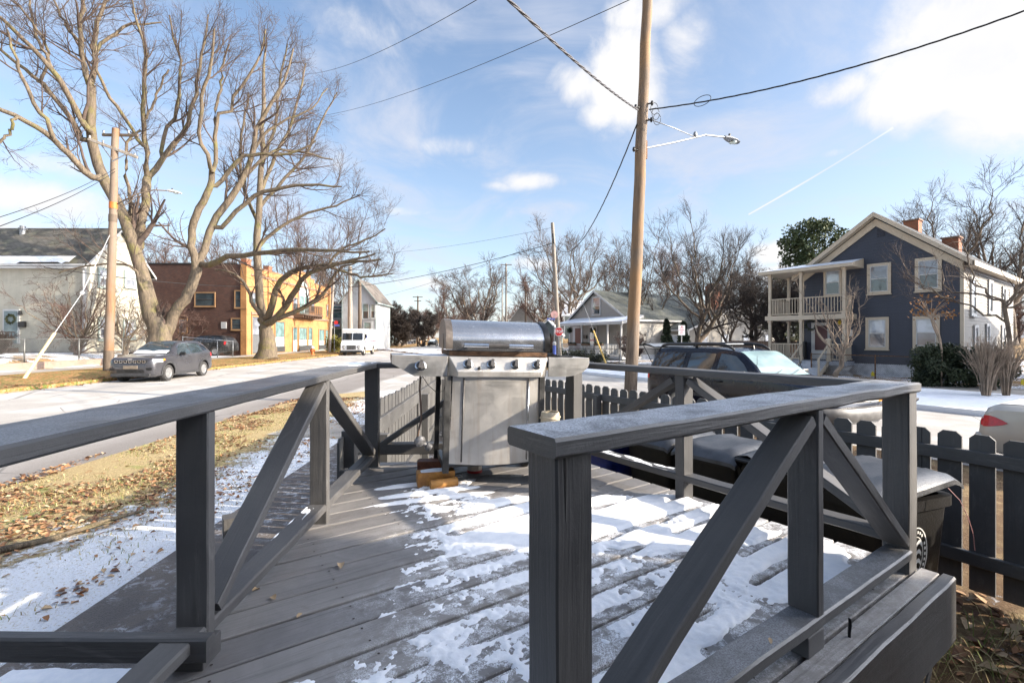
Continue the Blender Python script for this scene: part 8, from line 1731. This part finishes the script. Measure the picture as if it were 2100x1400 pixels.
bare_tree('tall bare tree behind the chimneys of the slate blue house', bx_(1930, 700, 44), 14.6, 6.8, 38, M_BARK2, M_TWIGD, 1, .3, .3, .9, 7, rmin=.018); bare_tree('tall bare tree behind the right end of the slate blue roof', bx_(2075, 700, 40), 13.2, 6.0, 39, M_BARK2, M_TWIGD, 1, .3, .28, .9, 7, rmin=.017)
bare_tree('bare leaning tree in front of the sunlit flank of the slate blue house', (17.6, 17.4, -.1), 7.6, 3.2, 40, M_BARK2, M_TWIG, 1, .38, .07, .7, 6, rmin=.005, leanx=.06)
bare_tree('young pale-twigged tree before the steps of the slate blue porch', tuple(G(1713, 776, -.06)), 5.2, 2.0, 41, M_TWIGP, M_TWIGP, 1, .30, .085, .42, 7, rmin=.007, ang=(20, 50))
bare_tree('reddish bare tree behind the brown brick wall', bx_(352, 690, 66), 14.5, 5.5, 42, M_BARK2, M_TWIGR, 1, .3, .26, .9, 7, rmin=.022); bare_tree('bare tree behind the roof of the brick shop', bx_(640, 690, 78), 22.5, 8, 43, M_BARK2, M_TWIGR, 2, .3, .34, .8, 6, rmin=.024); bare_tree('bare tree between brick shop and Victorian house', bx_(700, 690, 95), 17, 7, 44, M_BARK2, M_TWIG, 1, .3, .34, .8, 7, rmin=.03); bare_tree('reddish bare tree left of the brick shop roof corner', bx_(455, 690, 72), 15.5, 6, 54, M_BARK2, M_TWIGR, 1, .3, .28, .85, 7, rmin=.024)
bare_tree('dense dark brown tree of upright twigs far along the street', bx_(818, 714, 100), 9.4, 3.6, 45, M_BARK3, M_TWIGD, 2, .1, .24, 1.5, 8, rmin=.035, ang=(25, 60)); bare_tree('round dark bushy tree beside the far dark pole', bx_(866, 712, 92), 7.6, 3.6, 46, M_BARK3, M_TWIGD, 1, .25, .22, 1.5, 8, rmin=.032, ang=(25, 65)); bare_tree('pale bare tree at the far end of the street', bx_(892, 710, 125), 11, 5, 47, M_BARK2, M_TWIGR, 1, .3, .26, 1., 7, rmin=.035)
bare_tree('brown bare tree behind the snowy garage roof', bx_(1112, 704, 84), 13.5, 6.4, 48, M_BARK2, M_TWIGR, 2, .25, .3, .95, 5, rmin=.027); bare_tree('brown bare tree left of the pale far pole', bx_(930, 708, 105), 13, 6.5, 49, M_BARK2, M_TWIGR, 1, .25, .3, 1., 8, rmin=.032); bare_tree('bare tree far behind the cottage chimney', bx_(1375, 704, 70), 15, 5.6, 50, M_BARK2, M_TWIGR, 2, .25, .26, .85, 5, rmin=.024); bare_tree('bare tree far behind the snow-roofed low house', bx_(1525, 700, 66), 11, 5., 51, M_BARK2, M_TWIG, 2, .25, .26, .85, 5, rmin=.022); bare_tree('bare tree between the cottage roof and the tall pole', bx_(1278, 700, 72), 15.5, 5., 52, M_BARK2, M_TWIG, 2, .25, .26, .8, 5, rmin=.024)
# shrubs
bare_tree('many-stemmed bare shrub at the corner of the cream house', (-25.2, 27.4, .8), 4.9, 3.2, 60, M_BARK2, M_TWIGR, 4, .18, .16, .62, 5, name='bare_shrub', rmin=.008, up=.03, ang=(20, 60)); bare_tree('bare shrub against the sunlit gable of the cream house', (-24.4, 30.0, .8), 4.1, 2.2, 61, M_BARK2, M_TWIG, 3, .2, .13, .55, 5, name='bare_shrub', rmin=.008, up=.03, ang=(20, 55)); bare_tree('bare shrub between forked trunk and cream gable', (-24.2, 32.4, .8), 3.6, 2., 62, M_BARK2, M_TWIGR, 3, .2, .12, .6, 5, name='bare_shrub', rmin=.009, up=.03)
bare_tree('bare reddish bush against the brown brick wall', (-29.5, 41.5, .3), 4.6, 3., 63, M_BARK3, M_TWIGR, 4, .18, .14, .8, 5, name='bare_shrub', rmin=.011, up=.02, ang=(25, 60)); bare_tree('small bare bush by the stop sign', bx_(1108, 738, 40), 2.6, 1.4, 64, M_BARK2, M_TWIGR, 3, .15, .07, .8, 5, name='bare_shrub', rmin=.010); bare_tree('bare brown bush at the right end of the cottage porch', bx_(1298, 748, 33), 2.3, 1.6, 65, M_BARK2, M_TWIGR, 4, .15, .08, .8, 5, name='bare_shrub', rmin=.009); bare_tree('low brown bush by the left stoop', (-24.6, 22.6, .7), 1.5, .8, 68, M_BARK3, M_TWIGD, 4, .2, .07, .9, 5, name='bare_shrub', rmin=.008)
def fan_shrub(label, base, H, n, seed, sp=.5):
    rg = np.random.default_rng(seed); t = thing('bare_shrub', label, 'shrub', tuple(base), 'clipped bare shrubs on the far verge'); L = []; Rd = []
    for i in range(n):
        a = rg.uniform(0, 6.28); r = rg.random()**.6*sp; b0 = np.array(base)+np.array([math.cos(a), math.sin(a), 0])*.10*rg.random(); tip = np.array(base)+np.array([math.cos(a)*r*1.6, math.sin(a)*r*1.6, H*rg.uniform(.75, 1)]); m = b0*.5+tip*.5; m[:2] -= (tip[:2]-b0[:2])*.18
        x, y = resample([b0-np.array([0, 0, .1]), m, tip], [.016, .012, .005], 8); L.append(x); Rd.append(y)
    L = np.array(L); Rd = np.array(Rd); a1 = grow(L, Rd, 5, .25, .7, (12, 38), rg, 5, .1, .08, .7, .005, .3, .6); a2 = grow(*a1, 3, .12, .35, (12, 40), rg, 3, .1, .06, .8, .004, .3, .6); finish(t, tubes_np(L, Rd, 5), join([tubes_np(*a1, 4), tubes_np(*a2, 3)]), M_TWIGP, M_TWIGP)
for px, lab in ((2022, 'left of two clipped fan-shaped bare shrubs on the far snowy verge'), (2063, 'right of two clipped fan-shaped bare shrubs on the far snowy verge')):
    q = G(px, 806, -.06); fan_shrub(lab, (q.x, q.y, q.z), 1.75, 60, px, .42)
# evergreens
def m_leafy(name, a, b):
    t = NT(name); o = t.coord('Object'); n = t.noise(o, 1.1, 4, .6); f = t.noise(o, 9, 3, .6); c = t.mix(t.ramp(t.mth('ADD', t.mth('MULTIPLY', n, .6), t.mth('MULTIPLY', f, .4)), .35, .65), a, b); t.col(c); t.set(Roughness=.7); return t.mat
M_PINE = m_leafy('pine needles', (.028, .048, .020), (.10, .125, .045)); M_YEW = m_leafy('dark bush leaves', (.014, .024, .011), (.05, .065, .026)); M_THUJA = m_leafy('arborvitae sprays', (.03, .045, .018), (.075, .075, .03))
def leaf_cloud(centres, radii, per, size, rg, asp=.35, up=0.):
    V = []; F = []; C_ = np.repeat(centres, per, 0); R_ = np.repeat(radii, per); n = len(C_); d = rg.normal(size=(n, 3)); d /= np.linalg.norm(d, axis=1, keepdims=True); p = C_+d*(R_*rg.random(n)**.45)[:, None]
    e = rg.normal(size=(n, 3))+d*.8; e[:, 2] += up; e /= np.linalg.norm(e, axis=1, keepdims=True); f = np.cross(e, rg.normal(size=(n, 3))); f /= np.linalg.norm(f, axis=1, keepdims=True)+1e-9; s = size*(.6+.8*rg.random(n))[:, None]
    V = np.stack([p-f*s*asp*.5, p+e*s*.5-f*s*asp, p+e*s, p+e*s*.5+f*s*asp], 1).reshape(-1, 3); return V, np.arange(n*4).reshape(n, 4)
def evergreen(label, base, H, rad, seed, mat, name='pine_tree', size=.35, n=90, per=45, shape='pine', cat='tree', group=None):
    rg = np.random.default_rng(seed); base = np.array(base, float); t = thing(name, label, cat, tuple(base), group); z = rg.random(n)**.8
    if shape == 'pine': zz = .3+.7*z; r = rad*np.sqrt(np.clip(1.12-zz, .02, 1))*rg.uniform(.25, 1., n); rr_ = rad*.145*rg.uniform(.7, 1.3, n)
    elif shape == 'cone': zz = z; r = rad*(1-zz)*rg.uniform(.2, 1., n); rr_ = rad*.35*(1.1-zz)
    else: zz = z; r = rad*np.sqrt(np.clip(1-(zz*1.1-.35)**2*1.2, .1, 1))*rg.uniform(.3, 1, n); rr_ = rad*.30*np.ones(n)
    a = rg.uniform(0, 6.28, n); c = np.stack([base[0]+r*np.cos(a), base[1]+r*np.sin(a), base[2]+H*zz*.97], 1); L = [resample([base-np.array([0, 0, .2]), base+np.array([0, 0, H*.5]), base+np.array([0, 0, H*.96])], [rad*.055+.02, rad*.04, .02], 10)]
    for i in range(0, n, 2): p0 = np.array([base[0], base[1], base[2]+H*max(.03, zz[i]*.93-.05)]); L.append(resample([p0, p0*.5+c[i]*.5-np.array([0, 0, .02*H]), c[i]], [rad*.016+.008, .012, .006], 10))
    V, F = tubes_np(np.array([x[0] for x in L]), np.array([x[1] for x in L]), 5); finish(t, (V, F), leaf_cloud(c, rr_, per, size, rg), M_BARK3, mat); return t
evergreen('dark green pine behind the left gable slope of the slate blue house', bx_(1668, 705, 47), 12.2, 5.2, 70, M_PINE, size=.27, n=85, per=150)
evergreen('small evergreen mound between the porch columns of the slate blue house', bx_(1618, 700, 40), 4.2, 2.0, 71, M_THUJA, size=.3, n=40, per=60, shape='round', name='evergreen_bush', cat='bush')
for i, (px, py, Y, h_, r_, lab) in enumerate(((1367, 704, 33, 1.75, .55, 'left of two arborvitae cones by the parking notice'), (1402, 706, 31, 1.5, .6, 'right of two arborvitae cones by the parking notice'), (1127, 732, 43, 2.3, .75, 'brownish arborvitae cone right of the grill lid'))): evergreen(lab, bx_(px, py+14, Y), h_+.4, r_, 80+i, M_THUJA if i == 2 else M_YEW, name='arborvitae', size=.16, n=50, per=60, shape='cone', cat='bush')
evergreen('dark evergreen bush against the foundation of the slate blue house', (17.2, 19.1, -.1), 1.5, 1.0, 90, M_YEW, name='evergreen_bush', size=.085, n=60, per=240, shape='round', cat='bush'); evergreen('lower dark evergreen bush beside the corner of the slate blue house', (18.3, 18.3, -.1), 1.35, .85, 91, M_YEW, name='evergreen_bush', size=.08, n=50, per=220, shape='round', cat='bush')
rg_ = np.random.default_rng(5); a_, b_ = np.array(bx_(1150, 746, 40)), np.array(bx_(1243, 748, 38)); n = 60; cs = a_+(b_-a_)*rg_.random((n, 1))+np.stack([rg_.normal(size=n)*.1, rg_.normal(size=n)*.25, rg_.uniform(.1, .95, n)], 1); V, F = leaf_cloud(cs, np.full(n, .33), 130, .11, rg_); o = bpy.data.objects.new('clipped_hedge', mesh_np('clipped_hedge', V, F, M_YEW)); C.objects.link(o); tag(o, 'low clipped dark green hedge below the cottage porch rail', 'hedge')
rg_ = np.random.default_rng(6); a_, b_ = np.array(bx_(1158, 732, 62)), np.array(bx_(700, 726, 70)); cs = np.array(bx_(672, 722, 53))+np.stack([rg_.uniform(0, 1.3, 24), rg_.normal(size=24)*.3, rg_.uniform(.1, 1.6, 24)], 1); V, F = leaf_cloud(cs, np.full(24, .35), 90, .16, rg_); o = bpy.data.objects.new('clipped_hedge', mesh_np('clipped_hedge', V, F, m_leafy('yellow green leaves', (.10, .10, .015), (.20, .18, .03)))); C.objects.link(o); tag(o, 'yellow-green clipped hedge block left of the postal van', 'hedge')
# the few brown leaves still hanging by the right front window
rg_ = np.random.default_rng(9); cs = np.array([D(1895+rg_.uniform(-25, 60), 618+rg_.uniform(-8, 30), 18.5)[:] for _ in range(26)]); V, F = leaf_cloud(cs, np.full(26, .22), 8, .10, rg_)
t = thing('leafy_branch_tree', 'small tree with a few orange leaves before the lower right window of the slate house', 'tree', (16.6, 18.9, -.1)); L = [resample([(16.9, 18.7, -.2), (16.8, 18.6, 1.4), (16.3, 18.5, 2.6), tuple(cs[i])], [.035, .03, .02, .006], 10) for i in range(0, 26)]; V0, F0 = tubes_np(np.array([x[0] for x in L]), np.array([x[1] for x in L]), 5); finish(t, (V0, F0), (V, F), M_TWIGP, simple('orange brown leaves', (.34, .16, .05), .8, .3, 30))
# far wood behind everything, read as one mass
def far_wood():
    rg = np.random.default_rng(77); parts = []
    for i in range(120):
        az = R(rg.uniform(-62, 62)); dist = rg.uniform(150, 230); x, y = math.sin(az)*dist, math.cos(az)*dist; z = gzf(x, y)-.5; H = rg.uniform(8, 14); sp = H*.42
        L = []; 
        for k in range(7): a = rg.uniform(0, 6.28); r = sp*rg.random(); L.append(resample([(x, y, z), (x+r*.2*math.cos(a), y+r*.2*math.sin(a), z+H*.4), (x+r*math.cos(a), y+r*math.sin(a), z+H*rg.uniform(.75, 1))], [.22, .15, .05], 6))
        P_ = np.array([q[0] for q in L]); Q_ = np.array([q[1] for q in L]); a1 = grow(P_, Q_, 12, H*.12, H*.3, (20, 55), rg, 4, .15, .08, .5, .06, .15, .5); a2 = grow(*a1, 5, H*.06, H*.14, (20, 55), rg, 3, .15, .05, .7, .045, .1, .6); parts += [tubes_np(P_, Q_, 4), tubes_np(*a1, 3), tubes_np(*a2, 3)]
    V, F = join(parts); o = bpy.data.objects.new('far_wood', mesh_np('far_wood', V, F, M_TWIGR)); C.objects.link(o); stuff(o, 'bare winter wood closing the horizon', 'wood')
far_wood()
# ---------------------------------------------------------------- fallen leaves, grass, small litter
def m_island(name, cols, rough=.8):
    t = NT(name); gnode = t.nd('ShaderNodeNewGeometry'); r = t.nd('ShaderNodeValToRGB'); r.color_ramp.interpolation = 'CONSTANT'
    e = r.color_ramp.elements; e[0].position = 0; e[0].color = (*cols[0], 1); e[1].position = 1/len(cols); e[1].color = (*cols[1], 1)
    for i, c in enumerate(cols[2:], 2): x = e.new(i/len(cols)); x.color = (*c, 1)
    t.lk(gnode.outputs['Random Per Island'], r.inputs[0]); t.col(r.outputs[0]); t.set(Roughness=rough); return t.mat
M_LEAF = m_island('dry fallen leaves', [(.26, .125, .055), (.37, .22, .11), (.17, .08, .04), (.42, .30, .18), (.12, .06, .035), (.30, .16, .075)])
M_BLADE = m_island('winter grass blades', [(.38, .30, .14), (.20, .22, .06), (.46, .38, .20), (.13, .17, .04), (.30, .23, .10)])
def leaves_np(xy, z, size, rg, lift=.012):
    n = len(xy); a = rg.uniform(0, 6.28, n); s = size*rg.uniform(.4, 1.45, n); u = np.stack([np.cos(a), np.sin(a), rg.normal(size=n)*.25], 1); v = np.stack([-np.sin(a), np.cos(a), rg.normal(size=n)*.25], 1); c = np.stack([xy[:, 0], xy[:, 1], z+lift*rg.random(n)+.004], 1); up = np.array([0, 0, 1.])
    k = (s*rg.uniform(.05, .35, n))[:, None]; s = s[:, None]; pts = [c-u*s*.5, c-u*s*.15+v*s*.34+up*k, c+u*s*.25+v*s*.28+up*k*.8, c+u*s*.55, c+u*s*.25-v*s*.28+up*k*.8, c-u*s*.15-v*s*.34+up*k]; V = np.stack(pts, 1).reshape(-1, 3); b = (np.arange(n)*6)[:, None]
    return V, np.concatenate([b+np.array([[0, 3, 2, 1]]), b+np.array([[0, 5, 4, 3]])], 1).reshape(-1, 4)
def stuffmesh(name, lab, V, F, mat): o = bpy.data.objects.new(name, mesh_np(name, V, F, mat, False)); C.objects.link(o); return stuff(o, lab, name.replace('_', ' '))
rg = np.random.default_rng(42)
def scatter(n, x0, x1, y0, y1, f):
    xy = np.stack([rg.uniform(x0, x1, n), rg.uniform(y0, y1, n)], 1); return xy[rg.random(n) < f(xy[:, 0], xy[:, 1])]
def zone(x, y): xl = x+.035*y; return ss(-2.78, -2.9, xl)*(x > -6.25)
A = scatter(40000, -6.3, -2.7, 2.4, 14.5, lambda x, y: zone(x, y)*ss(.36, .72, fbm(x*1.1, y*1.1, 3, 4))*(.20+.60*ss(-3.2, -4.6, x+.035*y)))
B_ = scatter(1500, 1.5, 4.6, .2, 3.4, lambda x, y: ss(.3, .6, fbm(x*2, y*2, 5, 3))*(.866*x+.5*y < 5.5)*(RV.x*x+RV.y*y > 2.5))
Gt = scatter(2600, -6.75, -6.05, 4, 14.8, lambda x, y: ss(.45, .6, fbm(x*2, y*.8, 8, 3))); E_ = scatter(2500, -17.5, -15.6, 10, 46, lambda x, y: np.exp(-((x-kx(y)+.05)/.35)**2))
V, F = join([leaves_np(A, np.zeros(len(A)), .044, rg), leaves_np(B_, np.zeros(len(B_)), .07, rg), leaves_np(Gt, gz(Gt[:, 0], Gt[:, 1])+.01+.1*(Gt[:, 0] > -6.25), .06, rg), leaves_np(E_, gz(E_[:, 0], E_[:, 1])+.01+.14*(E_[:, 0] < kx(E_[:, 1])), .09, rg)])
stuffmesh('fallen_leaves', 'brown leaves strewn over the lawn, gutter and fence foot', V, F, M_LEAF)
def blades(xy, h, rg, w=.006):
    n = len(xy); a = rg.uniform(0, 6.28, n); l = rg.uniform(.3, 1.1, n)*h; d = np.stack([np.cos(a), np.sin(a)], 1); p = np.concatenate([xy, np.zeros((n, 1))], 1); s = np.stack([-d[:, 1], d[:, 0], np.zeros(n)], 1)*w; m = p+np.concatenate([d*(l*.35)[:, None], (l*.65)[:, None]], 1); e = p+np.concatenate([d*(l*.9)[:, None], (l*.8)[:, None]], 1)
    V = np.stack([p-s, p+s, m+s*.7, e, m-s*.7], 1).reshape(-1, 3); b = (np.arange(n)*5)[:, None]; return V, np.concatenate([b+np.array([[0, 1, 2, 4]]), b+np.array([[4, 2, 3, 3]])], 1).reshape(-1, 4)[::1]
A = scatter(90000, -6.3, -2.7, 2.2, 12, lambda x, y: zone(x, y)*(.16+.84*ss(-3.5, -4.6, x+.035*y))*ss(.36, .6, fbm(x*1.7, y*1.7, 13, 3))*np.clip(9/y/y+.12, 0, 1)); B_ = scatter(4200, 1.6, 4.4, .3, 3.0, lambda x, y: ss(.4, .6, fbm(x*2.3, y*2.3, 15, 3))*(.866*x+.5*y < 5.3)*(RV.x*x+RV.y*y > 2.5))
V1, F1 = blades(A, .046, rg, .0034); V2, F2 = blades(B_, .16, rg, .003); V, F = join([(V1, F1), (V2, F2)])
F = F[:, :]; me = bpy.data.meshes.new('grass'); me.from_pydata(V.tolist(), [], [tuple(dict.fromkeys(f)) for f in F.tolist()]); me.materials.append(M_BLADE); o = bpy.data.objects.new('grass', me); C.objects.link(o); stuff(o, 'straw and green grass blades standing in the lawn', 'grass')
for i, (px, py, lab) in enumerate(((879-180, 1163, 'single curled orange leaf lying on the bare deck boards'), (614, 1264, 'pale wood chip beside a gap on the near deck boards'), (525, 1213, 'small brown leaf by the left bottom rail'), (560, 1228, 'tiny red-brown leaf in a deck gap near the left bottom rail'), (1580, 1318, 'pale wood splinter lying on the right bottom rail'))):
    z = DZ if i < 4 else DZ+.10; q = G(px, py, z); V, F = leaves_np(np.array([[q.x, q.y]]), np.array([z]), .034 if i < 4 else .028, rg, .004); me = mesh_np('leaf', V, F, M_LEAF, False); o = bpy.data.objects.new('leaf' if i not in (1, 4) else 'wood_chip', me); C.objects.link(o); tag(o, lab, 'leaf' if i not in (1, 4) else 'wood chip')
lw = MB(); q = [D(1944, 1000, 2.72), D(1968, 1025, 2.70), D(1985, 1060, 2.69), D(1996, 1095, 2.69), D(1999, 1128, 2.70)]; lw.tube([Vector(p) for p in q], .0022, 5); tag(lw.build('loose_wire', simple('pink wire', (.55, .28, .27), .4)), 'thin pink wire hanging out of the ajar bin before the fence', 'wire')
lw = MB(); X = np.linspace(-2.72, -1.15, 60); Yv = np.linspace(2.18, 2.66, 22); lw.grid(np.array([[(x, y, .012+.030*(fbm(x*5, y*9, 4)-.36)*min(1, (2.66-y)/.05, 1)-.02*max(0, (y-2.58)/.08)) for x in X] for y in Yv])); stuff(lw.build('snow', M_SNOW, None, smooth=True), 'strip of snow lying across the path below the step rail', 'snow')
br = MB(); q = [G(0, 1135), G(110, 1110), G(230, 1070), G(300, 1050)]; br.tube([p+UP*.03 for p in q], [.03, .026, .02, .012], 7); br.tube([q[1]+UP*.03, q[1]+Vector((.25, .35, .05))], [.012, .006], 5); tag(br.build('fallen_branch', M_BARK, None, smooth=True), 'fallen bare branch lying between grass and snow at the left edge', 'branch')
